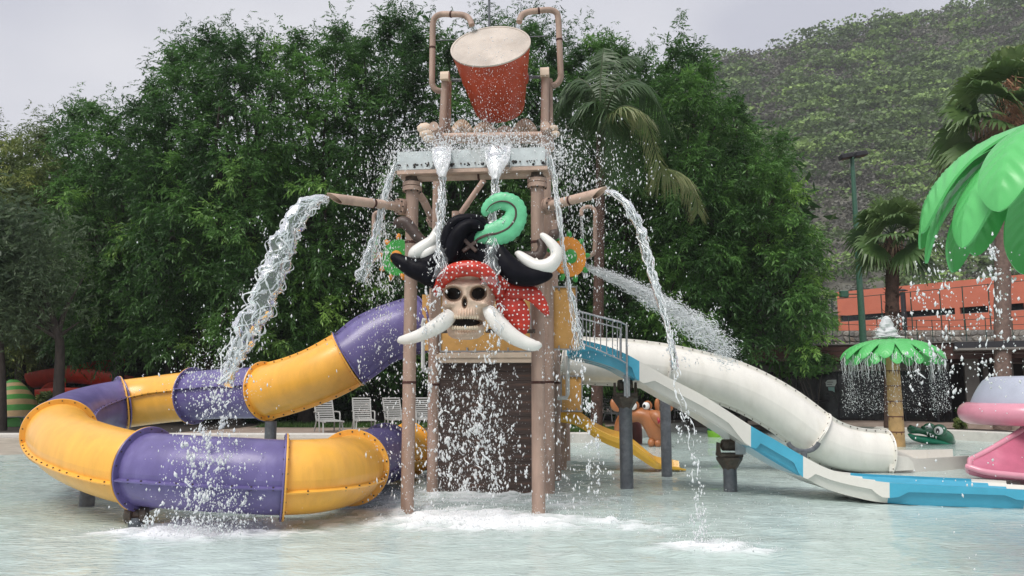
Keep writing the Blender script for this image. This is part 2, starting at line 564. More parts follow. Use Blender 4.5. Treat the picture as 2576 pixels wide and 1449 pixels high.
mat('palm_leaf', (0, 0, 0), 0.4, attr=('tint', [(0.0, (0.036, 0.075, 0.026)), (0.5, (0.07, 0.14, 0.042)), (0.85, (0.135, 0.21, 0.065)), (1.0, (0.26, 0.28, 0.12))]), transl=0.3)
mat('hill_leaf', (0, 0, 0), 0.7, attr=('tint', [(0.0, (0.115, 0.115, 0.10)), (0.30, (0.175, 0.175, 0.15)), (0.48, (0.235, 0.235, 0.19)), (0.52, (0.10, 0.145, 0.07)), (0.72, (0.155, 0.23, 0.085)), (0.88, (0.22, 0.34, 0.10)), (1.0, (0.32, 0.46, 0.14))]), transl=0.25)
mat('grass_blade', (0, 0, 0), 0.5, attr=('tint', [(0.0, (0.04, 0.09, 0.02)), (1.0, (0.12, 0.22, 0.05))]), transl=0.3)
mat('water_clear', (0.90, 0.95, 0.96), 0.03, 0.02, 3, trans=0.92)
mat('water_white', (0.93, 0.95, 0.96), 0.2, 0.02, 3, trans=0.0, transl=0.42)
mat('water_veil', (0.93, 0.95, 0.96), 0.12, 0.02, 3, 0.9, 30, stretch=(1, 1, .12), trans=0.55, transl=0.12)
mat('foam_white', (0.86, 0.88, 0.90), 0.6, 0.04, 8, transl=0.3)
# ================================================================== setting
def struct(o):
    o['kind'] = 'structure'
    return o

# ground sheet (also the pool floor)
mb = MB()
mb.add([(-420, -420, -0.45), (420, -420, -0.45), (420, 420, -0.45), (-420, 420, -0.45)], [(0, 1, 2, 3)])
struct(obj('ground', mb, M['far_ground'], smooth=False))

# edge of the pool: points (x, y) from the left round the back to the right
def px_edge(x, D):
    q = P(x, 1090, D)
    return (q.x, q.y)
edge = [(-60, 23.6), (-30, 23.6), (-12, 23.6), (-6, 23.55), (-2, 23.4)] + [px_edge(*e) for e in ((1380, 23.2), (1427, 23.9), (1540, 24.2), (1600, 26), (1683, 30), (1780, 31.4), (1886, 31.8), (2040, 30.5), (2170, 28.4), (2400, 25.5), (2575, 23.6), (2800, 21.0), (3050, 17.5))] + [(18, 8), (20, -8)]
edge_s = [Vector((q[0], q[1], 0)) for q in cat_rom(edge, 6)]
DECK_Z = 0.28
mb = MB()
poly = [Vector((q.x, q.y, DECK_Z)) for q in edge_s] + [Vector((95, -8, DECK_Z)), Vector((95, 120, DECK_Z)), Vector((-95, 120, DECK_Z)), Vector((-95, 23.6, DECK_Z))]
mb.add(poly, [tuple(range(len(poly)))])
struct(obj('pool_deck', mb, M['deck_pink'], smooth=False))
# raised white rim along the edge
mb = MB()
prof = [(-0.02, -0.3), (-0.03, 0.27), (0.0, 0.30), (0.22, 0.305), (0.26, 0.284)]
rows = []
for i, q in enumerate(edge_s):
    t = (edge_s[min(i + 1, len(edge_s) - 1)] - edge_s[max(i - 1, 0)]).normalized()
    n = Vector((-t.y, t.x, 0))
    rows.append([q + n * a + ZUP * b for a, b in prof])
for k in range(len(prof) - 1):
    mb.strip([r_[k] for r_ in rows], [r_[k + 1] for r_ in rows])
struct(obj('pool_rim', mb, M['concrete_white']))
# shallow beach on the left that slopes out of the water up to the rim
mb = MB()
bx = np.linspace(-60, 0.9, 80)
by = np.linspace(0, 1, 14)
grid = []
for j in by:
    row = []
    for x in bx:
        fade = min(1.0, max(0.0, (0.9 - x) / 2.2))
        y0 = 18.2 + 0.5 * math.sin(x * .5) + (1 - fade) * 3.5
        y = y0 + (23.55 - y0) * j
        row.append(Vector((x, y, -0.10 + (0.24 * fade + 0.04) * j)))
    grid.append(row)
for a, b in zip(grid[:-1], grid[1:]):
    mb.strip(a, b)
struct(obj('beach_entry', mb, M['beach']))

# lawn strips on the deck
def patch(name, pts, z, m):
    mb = MB()
    mb.add([(a, b, z) for a, b in pts], [tuple(range(len(pts)))])
    return struct(obj(name, mb, m, smooth=False))
patch('lawn', [(-9, 27.6), (-2, 27.2), (3.2, 27.4), (3.4, 44), (-9, 44)], DECK_Z + 0.006, M['grass_ground'])
patch('planting_bed', [(-60, 24.2), (-10.2, 24.3), (-9.2, 27), (-9.4, 60), (-60, 60)], DECK_Z + 0.006, M['soil'])
patch('planting_bed', [(3.6, 33.5), (9.2, 34.0), (9.4, 44), (3.6, 44)], DECK_Z + 0.006, M['soil'])
e0 = [q for q in edge_s if 1.6 < q.x < 3.4 and q.y < 26]
patch('lawn', [(q.x, q.y + .3) for q in e0] + [(3.5, 26.4), (1.6, 25.6)], DECK_Z + 0.010, M['grass_ground'])
e1 = [q for q in edge_s if 8.5 < q.x < 17 and q.y > 18]
patch('planting_bed', [(q.x + .15, q.y + .32) for q in e1] + [(q.x + .8, q.y + 1.7) for q in reversed(e1)], DECK_Z + 0.010, M['soil'])

def blades(name, n, sampler, h, wdt, label, zz):
    pts = np.array([sampler() for _ in range(n)])
    th = rng.uniform(0, 2 * np.pi, n)
    hh = h * rng.uniform(.5, 1.2, n)
    dx = np.stack([np.cos(th), np.sin(th), np.zeros(n)], 1)
    lean = np.stack([rng.normal(0, .35, n), rng.normal(0, .35, n), np.ones(n)], 1) * hh[:, None]
    b = np.concatenate([pts, np.full((n, 1), zz)], 1)
    V = np.stack([b - dx * wdt, b + dx * wdt, b + lean], 1).reshape(-1, 3)
    F = np.arange(n * 3).reshape(-1, 3)
    o = obj(name, np_mesh(name, V, F, M['grass_blade'], attrs={'tint': ('FACE', rng.uniform(0, 1, n))}), None)
    o['kind'] = 'stuff'
    tag(o, label, 'grass')
blades('grass', 9000, lambda: (random.uniform(-8.8, 3.2), 27.7 + 9 * random.random() ** 2), .14, .02, 'green lawn behind the grey slatted loungers', DECK_Z)
def _s():
    q = random.choice(e0)
    return (q.x + random.uniform(-.2, .2), q.y + .35 + random.random() ** 1.3 * 1.3)
blades('grass', 3500, _s, .13, .02, 'strip of green grass along the white pool rim', DECK_Z)

# ------------------------------------------------------------------ hill
ridge = [(600, 560), (900, 450), (1300, 340), (1500, 255), (1780, 158), (1900, 138), (2000, 112), (2150, 84), (2290, 62), (2400, 34), (2576, -6), (2800, -70), (3200, -150)]
HX = np.linspace(600, 3200, 160)
HR = np.interp(HX, [a for a, b in ridge], [b + 16 for a, b in ridge])
HS = np.linspace(0, 1, 60)
HV = np.zeros((len(HS) + 6, len(HX), 3))
for j, s_ in enumerate(HS):
    for i, x in enumerate(HX):
        D = 70 + (265 - 70) * s_ ** 1.05
        y = 990 + (HR[i] - 990) * (s_ ** 0.75)
        HV[j, i] = P(x, y, D)
nz_ = fbm(HV[:len(HS)].reshape(-1, 3) * 0.03, 3, 5).reshape(len(HS), len(HX))
HV[:len(HS), :, 2] += nz_ * np.linspace(0.4, 2.2, len(HS))[:, None]
HV[:len(HS), :, 2] = np.maximum(HV[:len(HS), :, 2], -.3)
for j in range(6):
    HV[len(HS) + j] = HV[len(HS) - 1] + np.array([0, (j + 1) * 16.0, -(j + 1) * 9.0])
nj, ni = HV.shape[:2]
idx = np.arange(nj * ni).reshape(nj, ni)
F = np.stack([idx[:-1, :-1], idx[:-1, 1:], idx[1:, 1:], idx[1:, :-1]], -1).reshape(-1, 4)
mat('hill_soil', (0.15, 0.145, 0.12), 0.95, 0.3, 0.12, 0.5, 0.6)
struct(obj('hill', np_mesh('hill', HV.reshape(-1, 3), F, M['hill_soil'], True), None))
# scrub forest over the hill
def scrub():
    V, T = [], []
    n = 4300
    js = rng.uniform(0, 1, n) ** 0.72 * (len(HS) - 1)
    ii = rng.uniform(62, ni - 30, n)
    # extra row along the ridge line
    js[:520] = len(HS) - 1 + rng.uniform(0, 1.2, 520)
    j0 = np.minimum(js.astype(int), nj - 2)
    i0 = np.minimum(ii.astype(int), ni - 2)
    fj, fi = (js - j0)[:, None], (ii - i0)[:, None]
    p = (HV[j0, i0] * (1 - fi) + HV[j0, i0 + 1] * fi) * (1 - fj) + (HV[j0 + 1, i0] * (1 - fi) + HV[j0 + 1, i0 + 1] * fi) * fj
    green = vnoise(p * 0.035, 3) + .6 * vnoise(p * 0.10, 9) + rng.normal(0, .62, n)
    down = 1 - js / len(HS)
    isg = green + .60 * down > 0.42
    isg[:520] &= rng.uniform(0, 1, 520) < .25
    r_ = rng.uniform(1.9, 3.9, n) * (1.0 + .25 * isg)
    scale = np.clip(p[:, 1] / 200, .55, 1.0)
    r_ *= scale
    q = 62
    d = rng.normal(0, 1, (n, q, 3))
    d /= np.linalg.norm(d, axis=2, keepdims=True)
    rad = rng.uniform(.7, 1.0, (n, q, 1))
    d[..., 2] = np.where(rng.uniform(0, 1, (n, q)) < .72, np.abs(d[..., 2]), d[..., 2])
    flat = np.where(isg, .34, .70)[:, None, None] * np.array([0, 0, 1]) + np.array([1, 1, 0])
    c = p[:, None, :] + d * rad * r_[:, None, None] * flat + np.array([0, 0, 1.0]) * (r_ * np.where(isg, 1.35, .8) * rng.uniform(.8, 1.2, n))[:, None, None]
    sz = (r_[:, None] * rng.uniform(.10, .19, (n, q)))[..., None]
    a = rng.normal(0, 1, (n, q, 3)); a /= np.linalg.norm(a, axis=2, keepdims=True)
    a[..., 2] *= .45
    b = rng.normal(0, 1, (n, q, 3)); b = np.cross(a, b); b /= np.linalg.norm(b, axis=2, keepdims=True)
    quad = np.stack([c - a * sz, c - b * sz * .7, c + a * sz, c + b * sz * .7], 2)
    base = np.where(isg, .53 + .45 * rng.uniform(0, 1, n) ** 1.5, rng.uniform(.0, .46, n))
    tint = np.clip(base[:, None] + rng.normal(0, .03, (n, q)), 0, 1)
    tint = np.where(isg[:, None], np.maximum(tint, .53), np.minimum(tint, .475))
    Vv = quad.reshape(-1, 3)
    Ff = np.arange(len(Vv)).reshape(-1, 4)
    o = obj('hill_scrub', np_mesh('hill_scrub', Vv, Ff, M['hill_leaf'], attrs={'tint': ('FACE', tint.ravel())}), None)
    o['kind'] = 'stuff'
    tag(o, 'grey leafless and bright green scrub covering the hillside', 'scrub')
scrub()

# ------------------------------------------------------------------ water
FOAM = [  # x px, y px, radius x (m), radius y (m), strength
    (520, 1335, 0.75, 0.42, 1.2), (640, 1320, 0.5, 0.3, .8), (420, 1345, .45, .25, .7),
    (1120, 1300, 0.75, 0.45, 1.0), (1270, 1312, 0.6, 0.38, 1.0), (1180, 1322, 0.8, 0.3, .9), (1010, 1285, 0.5, 0.5, .6),
    (1520, 1312, 0.30, 0.16, 1.0), (1600, 1325, .45, .2, .45),
    (1770, 1372, 0.36, 0.16, 1.25), (1860, 1388, .3, .13, .8),
    (1200, 1245, 1.0, 0.8, .55), (960, 1262, .7, .7, .5), (1440, 1265, .7, .6, .4), (1340, 1300, .3, .25, .6),
    (1700, 1190, .4, .4, .3)]
def water():
    ys = []
    y = 2.2
    while y < 33:
        ys.append(y)
        y += 0.024 + 0.0085 * y
    ys = np.array([-6, -3, 0, 1.2] + ys + [36.0])
    xs = np.concatenate([np.linspace(-40, -11, 60)[:-1], np.linspace(-11, 12, 330), np.linspace(12, 22, 40)[1:]])
    X, Y = np.meshgrid(xs, ys)
    n = X.size
    p = np.stack([X.ravel(), Y.ravel(), np.zeros(n)], 1)
    h = 0.011 * fbm(p * np.array([2.3, 5.0, 1]), 3, 20) + 0.014 * vnoise(p * np.array([.8, 1.7, 1]), 31)
    foam = np.zeros(n)
    for (fx, fy, rx, ry, st) in FOAM:
        c = G(fx, fy)
        d2 = ((p[:, 0] - c.x) / rx) ** 2 + ((p[:, 1] - c.y) / ry) ** 2
        foam = np.maximum(foam, st * np.exp(-d2 * .8)) + .25 * st * np.exp(-d2 * .3)
        # ring of churned ripples
        rr = np.hypot(p[:, 0] - c.x, p[:, 1] - c.y)
        h = h + .012 * st * np.exp(-rr * .7) * np.sin(rr * 13 - fx) * (.6 + vnoise(p * 3.0, 77))
    churn = fbm(p * np.array([6, 13, 1]), 4, 44)
    h = h + np.clip(foam, 0, 1.3) * (0.012 + 0.040 * churn)
    mask = np.clip(foam * 1.15 + churn * .60 * np.clip(foam * 3, 0, 1) - .24, 0, 1)
    p[:, 2] = h * np.clip((p[:, 1] - 0) / 3, 0.2, 1)
    ny, nx = X.shape
    idx = np.arange(n).reshape(ny, nx)
    F = np.stack([idx[:-1, :-1], idx[:-1, 1:], idx[1:, 1:], idx[1:, :-1]], -1).reshape(-1, 4)
    m = bpy.data.materials.new('pool_water')
    m.use_nodes = True
    t = m.node_tree
    b = t.nodes['Principled BSDF']
    tc = t.nodes.new('ShaderNodeTexCoord')
    n1 = t.nodes.new('ShaderNodeTexNoise'); n1.inputs['Scale'].default_value = .55; n1.inputs['Detail'].default_value = 5
    t.links.new(tc.outputs['Object'], n1.inputs['Vector'])
    r1 = t.nodes.new('ShaderNodeValToRGB')
    r1.color_ramp.elements[0].position = .3; r1.color_ramp.elements[0].color = (0.485, 0.57, 0.54, 1)
    r1.color_ramp.elements[1].position = .68; r1.color_ramp.elements[1].color = (0.525, 0.64, 0.615, 1)
    t.links.new(n1.outputs['Fac'], r1.inputs['Fac'])
    at = t.nodes.new('ShaderNodeAttribute'); at.attribute_name = 'foam'
    mxx = t.nodes.new('ShaderNodeMix'); mxx.data_type = 'RGBA'
    t.links.new(at.outputs['Fac'], mxx.inputs[0])
    t.links.new(r1.outputs['Color'], mxx.inputs[6])
    mxx.inputs[7].default_value = (.86, .88, .90, 1)
    t.links.new(mxx.outputs[2], b.inputs['Base Color'])
    mr = t.nodes.new('ShaderNodeMapRange'); mr.inputs[3].default_value = .05; mr.inputs[4].default_value = .6
    t.links.new(at.outputs['Fac'], mr.inputs[0])
    t.links.new(mr.outputs[0], b.inputs['Roughness'])
    b.inputs['IOR'].default_value = 1.33
    mp = t.nodes.new('ShaderNodeMapping'); mp.inputs['Scale'].default_value = (3.2, 8.5, 1)
    t.links.new(tc.outputs['Object'], mp.inputs['Vector'])
    n2 = t.nodes.new('ShaderNodeTexNoise'); n2.inputs['Scale'].default_value = 1.6; n2.inputs['Detail'].default_value = 4; n2.inputs['Distortion'].default_value = .6
    t.links.new(mp.outputs['Vector'], n2.inputs['Vector'])
    bp = t.nodes.new('ShaderNodeBump'); bp.inputs['Strength'].default_value = .46; bp.inputs['Distance'].default_value = .05
    t.links.new(n2.outputs['Fac'], bp.inputs['Height'])
    t.links.new(bp.outputs['Normal'], b.inputs['Normal'])
    struct(obj('pool_water', np_mesh('pool_water', p, F, m, True, {'foam': ('POINT', mask)}), None))
water()
# ================================================================== trees
def tufts(O, A, L, nl=9, lw=.16, ll=.42, droop=.5, seed=0):
    """pinnate leaf sprays. O (n,3) origins, A (n,3) unit axes, L (n,) lengths -> quads (n*nl,4,3)"""
    n = len(O)
    up = np.array([0, 0, 1.0])
    S = np.cross(A, up) + rng.normal(0, .25, (n, 3))
    S /= np.linalg.norm(S, axis=1, keepdims=True) + 1e-9
    k = np.arange(nl)
    s_ = (.15 + .85 * (k // 2 * 2 + 1) / nl)[None, :]
    sign = np.where(k % 2 == 0, 1.0, -1.0)[None, :]
    sign = np.repeat(sign, n, 0)
    sign[:, -1] = 0
    pos = O[:, None, :] + A[:, None, :] * (s_ * L[:, None])[..., None]
    pos = pos - up * ((s_ ** 2) * L[:, None] * droop * .5)[..., None]
    d = A[:, None, :] * .75 + S[:, None, :] * (sign * .85)[..., None] - up * droop * .75 + rng.normal(0, .2, (n, nl, 3))
    d /= np.linalg.norm(d, axis=2, keepdims=True)
    ln = (L[:, None] * ll * rng.uniform(.75, 1.2, (n, nl)))[..., None]
    wv = np.cross(d, np.broadcast_to(up, d.shape) + rng.normal(0, .5, d.shape))
    wv /= np.linalg.norm(wv, axis=2, keepdims=True) + 1e-9
    wd = ln * lw
    tip = pos + d * ln - up * ln * .12
    mid = pos + d * ln * .45
    return np.stack([pos, mid + wv * wd, tip, mid - wv * wd], 2).reshape(-1, 4, 3), nl

def limb_tube(mb, p0, p1, r0, r1, wob=.15, n=6):
    p0, p1 = Vector(p0), Vector(p1)
    pts, rr = [], []
    L = (p1 - p0).length
    o1 = Vector((random.uniform(-1, 1), random.uniform(-1, 1), random.uniform(-.3, .6))) * wob * L
    for i in range(n + 1):
        t = i / n
        pts.append(p0.lerp(p1, t) + o1 * math.sin(math.pi * t) * .6)
        rr.append(r0 + (r1 - r0) * t)
    mb.sweep(pts, rr, seg=7)

SKY = [(-140, 300), (0, 300), (60, 312), (140, 305), (190, 250), (220, 232), (260, 255), (310, 285), (345, 215), (400, 185), (420, 115), (470, 110), (520, 72), (560, 92), (610, 66), (680, 90), (740, 80), (800, 85), (850, 62), (890, 95), (930, 90), (960, 30), (1000, 0), (1060, 60), (1110, 75), (1170, 70), (1230, 50), (1300, 20), (1350, 40), (1400, 70), (1440, 100), (1500, 85), (1550, 70), (1590, 120), (1640, 125), (1690, 110), (1725, 90), (1765, 140), (1800, 215), (1850, 235), (1885, 275), (1920, 350), (1960, 330), (1985, 345), (1995, 400), (1970, 455), (2010, 510), (2045, 560), (2085, 620), (2100, 680), (2096, 780), (2050, 850)]
BOT = [(-140, 930), (60, 900), (120, 880), (200, 890), (340, 885), (420, 890), (560, 870), (700, 925), (900, 935), (1060, 960), (1250, 985), (1450, 985), (1580, 960), (1750, 880), (1850, 870), (1960, 890), (2040, 860), (2096, 790)]
def top_at(x):
    return np.interp(x, [a for a, b in SKY], [b for a, b in SKY])
def bot_at(x):
    return np.interp(x, [a for a, b in BOT], [b for a, b in BOT])

# centre px, half width px, depth, trunk foot px, leaf material, label, hidden height limit
TREES = [
    (30, 190, 35, 40, 'leaf_olive', 'olive-leaved tree rising behind the green striped slide'),
    (235, 150, 33, 285, 'leaf_mid', 'rounded green tree behind the red flume'),
    (440, 150, 31, 410, 'leaf_dark', 'tall dark leafy tree above the upper yellow tube section'),
    (600, 140, 30, 590, 'leaf_dark', 'dark tree with drooping leaves behind the left arcing water stream'),
    (780, 150, 31, 770, 'leaf_mid', 'broad green tree whose lighter sprays hang beside the left spout'),
    (960, 130, 32, 950, 'leaf_dark', 'tallest dark tree, its tip rising beside the left fill pipe'),
    (1160, 150, 33, 1150, 'leaf_dark', 'dark tree directly behind the tipping bucket'),
    (1380, 150, 33, 1390, 'leaf_dark', 'dark tree behind the right fill pipe and feather palm'),
    (1590, 130, 32, 1600, 'leaf_mid', 'green tree behind the feather palm fronds'),
    (1760, 140, 30, 1755, 'leaf_mid', 'bushy green tree behind the right arcing water stream'),
    (1960, 150, 30, 1900, 'leaf_mid', 'dense round green tree overhanging the pavilion roof')]
TC = [t[0] for t in TREES]
SHOOTS = []
for _ in range(330):
    x_ = random.uniform(-120, 1800)
    SHOOTS.append((x_, top_at(x_) + random.uniform(40, 125)))

def tree_depth(x, ti):
    cx, hw, D = TREES[ti][:3]
    u = min(1.0, abs(x - cx) / (hw * 1.15))
    return D, math.sqrt(1 - u * u) * 3.4

clumps = {i: [] for i in range(len(TREES))}
def add_clump(x, y, layer):
    d = [abs(x - t[0]) / t[1] for t in TREES]
    ti = int(np.argmin(d))
    D, bul = tree_depth(x, ti)
    vy = (y - top_at(x)) / max(60, bot_at(x) - top_at(x))
    prof = math.sin(math.pi * min(1, max(0.06, vy * .75 + .15)))
    if layer == 0:
        dd = D - bul * (.5 + .5 * prof) + random.uniform(-.9, .7)
    elif layer == 1:
        dd = D - bul * .35 * prof + random.uniform(-1.0, 1.0)
    else:
        dd = D + 1.6 + random.uniform(-.6, 1.6)
    clumps[ti].append((P(x, y, dd), layer, vy, D))

random.seed(21)
def poisson(spacing, layer, inset):
    pts = []
    cell = {}
    tries = int(2300 * 950 / spacing ** 2 * 14)
    for _ in range(tries):
        x = random.uniform(-130, 2100)
        y = random.uniform(-40, 960)
        if y < top_at(x) + inset + (0 if layer else random.uniform(0, 26)) or y > bot_at(x) - 8:
            continue
        if x > 2085:
            continue
        key = (int(x // spacing), int(y // spacing))
        ok = True
        for a in (-1, 0, 1):
            for b in (-1, 0, 1):
                for (u, v) in cell.get((key[0] + a, key[1] + b), ()):
                    if (u - x) ** 2 + (v - y) ** 2 < spacing ** 2:
                        ok = False
        if ok:
            cell.setdefault(key, []).append((x, y))
            pts.append((x, y))
            add_clump(x, y, layer)
    return pts
poisson(37, 0, 46)
poisson(46, 1, 60)
poisson(62, 2, 70)

for ti, (cx, hw, D, fx, lm, label) in enumerate(TREES):
    cl_ = clumps[ti]
    foot = P(fx, 1040, D)
    foot.z = DECK_Z - .05
    t = thing('leafy_tree', label, 'tree', foot, 'leafy trees behind the pool')
    cen = Vector(np.mean([c[0] for c in cl_], axis=0))
    # trunk and limbs
    mb = MB()
    fork = Vector((foot.x * .7 + cen.x * .3, D + .2, 3.2 + random.uniform(-.5, .8)))
    top = Vector((cen.x, D + .3, cen.z + 2.5))
    pts = [foot, foot.lerp(fork, .5) + Vector((.12, 0, 0)), fork, fork.lerp(top, .5) + Vector((.3, 0, 0)), top]
    mb.sweep([Vector(q) for q in cat_rom(pts, 5)], list(np.linspace(.30, .07, 21)), seg=12)
    mb.lathe([(.46, 0), (.34, .25), (.29, .7)], foot - ZUP * .05, ZUP, 12)
    obj('trunk', mb, M['bark'], t)
    mb = MB()
    sel = random.sample(cl_, min(34, len(cl_)))
    for c, layer, vy, _ in sel:
        st = fork.lerp(top, random.uniform(0, .8))
        limb_tube(mb, st, c, .10, .02)
    obj('limbs', mb, M['bark'], t)
    # crown
    O, A, Ls, big, tn = [], [], [], [], []
    for c, layer, vy, _ in cl_:
        outw = np.array(c - cen)
        outw /= np.linalg.norm(outw) + 1e-6
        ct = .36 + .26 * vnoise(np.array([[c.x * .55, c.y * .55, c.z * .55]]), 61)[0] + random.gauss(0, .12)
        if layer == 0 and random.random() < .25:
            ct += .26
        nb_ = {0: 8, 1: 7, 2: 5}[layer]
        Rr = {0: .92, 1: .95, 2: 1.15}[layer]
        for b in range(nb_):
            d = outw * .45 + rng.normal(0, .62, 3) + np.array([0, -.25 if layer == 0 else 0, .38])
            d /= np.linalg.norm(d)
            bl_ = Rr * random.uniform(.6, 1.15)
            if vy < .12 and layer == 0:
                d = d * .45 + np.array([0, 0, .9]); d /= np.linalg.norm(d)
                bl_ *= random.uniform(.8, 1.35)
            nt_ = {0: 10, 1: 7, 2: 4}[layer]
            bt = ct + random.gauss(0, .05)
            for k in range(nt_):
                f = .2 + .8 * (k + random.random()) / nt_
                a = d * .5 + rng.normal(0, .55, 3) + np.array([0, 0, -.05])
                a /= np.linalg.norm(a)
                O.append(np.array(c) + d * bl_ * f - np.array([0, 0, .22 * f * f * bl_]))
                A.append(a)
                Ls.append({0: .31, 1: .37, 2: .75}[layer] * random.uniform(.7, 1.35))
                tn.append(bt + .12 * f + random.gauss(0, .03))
    # wispy shoots rising out of the crown
    for (sx_, sy_) in SHOOTS:
        if int(np.argmin([abs(sx_ - q_[0]) / q_[1] for q_ in TREES])) != ti:
            continue
        b0 = np.array(P(sx_, sy_, D + random.uniform(-1.5, 1.0)))
        hgt = random.uniform(.9, 2.3)
        ln_ = np.array([random.gauss(0, .18), random.gauss(0, .18), 1.0])
        st_ = random.uniform(.25, .6)
        for k in range(int(hgt * 9)):
            f = (k + random.random()) / (hgt * 9)
            a = rng.normal(0, .75, 3) + np.array([0, 0, .25]); a /= np.linalg.norm(a)
            O.append(b0 + ln_ * hgt * f + rng.normal(0, .10, 3) * (1.1 - f)); A.append(a)
            Ls.append(.36 * (1.1 - .45 * f) * random.uniform(.8, 1.2)); tn.append(st_ + random.gauss(0, .05))
    O, A, Ls, tn = np.array(O), np.array(A), np.array(Ls), np.array(tn)
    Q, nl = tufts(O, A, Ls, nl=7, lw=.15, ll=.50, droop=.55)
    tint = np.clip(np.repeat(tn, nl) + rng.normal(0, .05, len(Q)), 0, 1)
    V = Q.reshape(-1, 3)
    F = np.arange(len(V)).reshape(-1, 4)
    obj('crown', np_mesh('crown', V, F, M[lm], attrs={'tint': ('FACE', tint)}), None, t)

# shaded wood behind the first row of trees
def leaf_mass(name, pts, rad, per, size, m, tint0, label, cat, stuff=True, parent=None):
    n = len(pts)
    p = np.array(pts)
    q = p[:, None, :] + rng.normal(0, 1, (n, per, 3)) * np.asarray(rad) * .55
    c = q.reshape(-1, 3)
    k = len(c)
    a = rng.normal(0, 1, (k, 3)); a[:, 2] *= .6; a /= np.linalg.norm(a, axis=1, keepdims=True)
    b = np.cross(a, rng.normal(0, 1, (k, 3))); b /= np.linalg.norm(b, axis=1, keepdims=True)
    s_ = (size * rng.uniform(.6, 1.3, k))[:, None]
    V = np.stack([c - a * s_, c + b * s_ * .38, c + a * s_, c - b * s_ * .38], 1).reshape(-1, 3)
    F = np.arange(len(V)).reshape(-1, 4)
    tt = np.clip(tint0 + rng.normal(0, .12, n).repeat(per) + rng.normal(0, .08, k), 0, 1)
    o = obj(name, np_mesh(name, V, F, m, attrs={'tint': ('FACE', tt)}), None, parent)
    if stuff:
        o['kind'] = 'stuff'
    if label:
        tag(o, label, cat)
    return o
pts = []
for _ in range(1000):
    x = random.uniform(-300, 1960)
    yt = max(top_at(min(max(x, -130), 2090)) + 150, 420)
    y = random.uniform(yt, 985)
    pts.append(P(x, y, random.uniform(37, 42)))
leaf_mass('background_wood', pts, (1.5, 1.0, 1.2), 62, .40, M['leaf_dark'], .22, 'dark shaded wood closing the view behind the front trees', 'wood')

# ------------------------------------------------------------------ single tree with a bare dark trunk, left
lt_foot = P(150, 1075, 26); lt_foot.z = DECK_Z - .03
t = thing('leafy_tree', 'grey-green tree with a dark bare trunk in front of the red flume', 'tree', lt_foot, 'leafy trees behind the pool')
mb = MB()
mb.sweep([Vector(q) for q in cat_rom([lt_foot, P(148, 980, 26), P(150, 860, 26), P(128, 790, 26), P(100, 720, 26.2)], 5)], list(np.linspace(.20, .07, 21)), seg=12)
obj('trunk', mb, M['bark'], t)
mb = MB()
for (x, y) in ((40, 720), (170, 760), (0, 690), (210, 700), (80, 640), (60, 800), (200, 810)):
    limb_tube(mb, P(145, 850, 26), P(x, y, 26 + random.uniform(-1, 1)), .08, .015, .12)
obj('limbs', mb, M['bark'], t)
O, A, Ls, tn = [], [], [], []
for _ in range(340):
    x, y = random.gauss(45, 75), random.gauss(700, 85)
    if y < 470 + abs(x - 40) * .3 or x > 240 or y > 880:
        continue
    c = np.array(P(x, y, 26 + random.uniform(-1.6, 1.6)))
    ct = .45 + random.gauss(0, .1)
    for k in range(14):
        O.append(c + rng.normal(0, .3, 3)); a = rng.normal(0, .7, 3) + np.array([0, 0, .1]); A.append(a / np.linalg.norm(a)); Ls.append(random.uniform(.2, .36)); tn.append(ct + random.gauss(0, .06))
Q, nl = tufts(np.array(O), np.array(A), np.array(Ls), nl=9, lw=.12, ll=.4, droop=.4)
obj('crown', np_mesh('crown', Q.reshape(-1, 3), np.arange(len(Q) * 4).reshape(-1, 4), M['leaf_grey'], attrs={'tint': ('FACE', np.clip(np.repeat(tn, nl), 0, 1))}), None, t)
f2 = P(2, 1062, 25.4); f2.z = DECK_Z - .03
t = thing('leafy_tree', 'dark straight tree trunk beside the dark loungers, cut by the pool rim', 'tree', f2, 'leafy trees behind the pool')
obj('trunk', MB().sweep([f2, P(0, 950, 25.4), P(-6, 840, 25.4), P(-30, 640, 25.6)], [.20, .17, .15, .08], seg=12), M['bark'], t)
pts = [P(random.gauss(-60, 60), random.gauss(620, 70), 25.5 + random.uniform(-1, 1)) for _ in range(90)]
leaf_mass('crown', pts, (.7, .7, .5), 45, .16, M['leaf_grey'], .4, None, None, False, t)

# ------------------------------------------------------------------ shrubs
def shrub(x, y, D, rx, rz, m, label, tint=.5, n=26, per=60, size=.07, group='shrubs round the pool'):
    c = P(x, y, D)
    foot = Vector((c.x, c.y, DECK_Z))
    t = thing('shrub', label, 'shrub', foot, group)
    pts = []
    for _ in range(n):
        d = rng.normal(0, 1, 3); d /= np.linalg.norm(d)
        pts.append(np.array(c) + d * np.array([rx, rx, rz]) * random.uniform(.45, .85))
    leaf_mass('foliage', pts, (rx * .28, rx * .28, rz * .28), per, size, m, tint, None, None, False, t)
    mb = MB()
    for k in range(5):
        limb_tube(mb, foot - ZUP * .03, Vector(pts[k]), .03, .008, .1, 4)
    obj('stems', mb, M['bark'], t)
shrub(2415, 1066, 26.2, .21, .21, M['leaf_olive'], 'small clipped yellow-green ball shrub beside the pavilion pier', .75, 30, 60, .035)
shrub(2418, 1040, 28.5, .22, .30, M['leaf_mid'], 'dark green shrub standing behind the clipped ball shrub', .35, 26, 50, .04)
shrub(112, 1012, 30, .35, .45, M['leaf_olive'], 'mossy green shrub between the striped slide and the red flume', .55, 30, 90, .09)
shrub(85, 950, 36.5, 1.0, 1.2, M['leaf_olive'], 'tall shrub with yellowish leaves behind the striped slide', .7, 30, 80, .10)
shrub(2050, 920, 28.5, .85, .5, M['leaf_mid'], 'feathery green shrub in front of the pavilion windows', .55, 26, 90, .07)
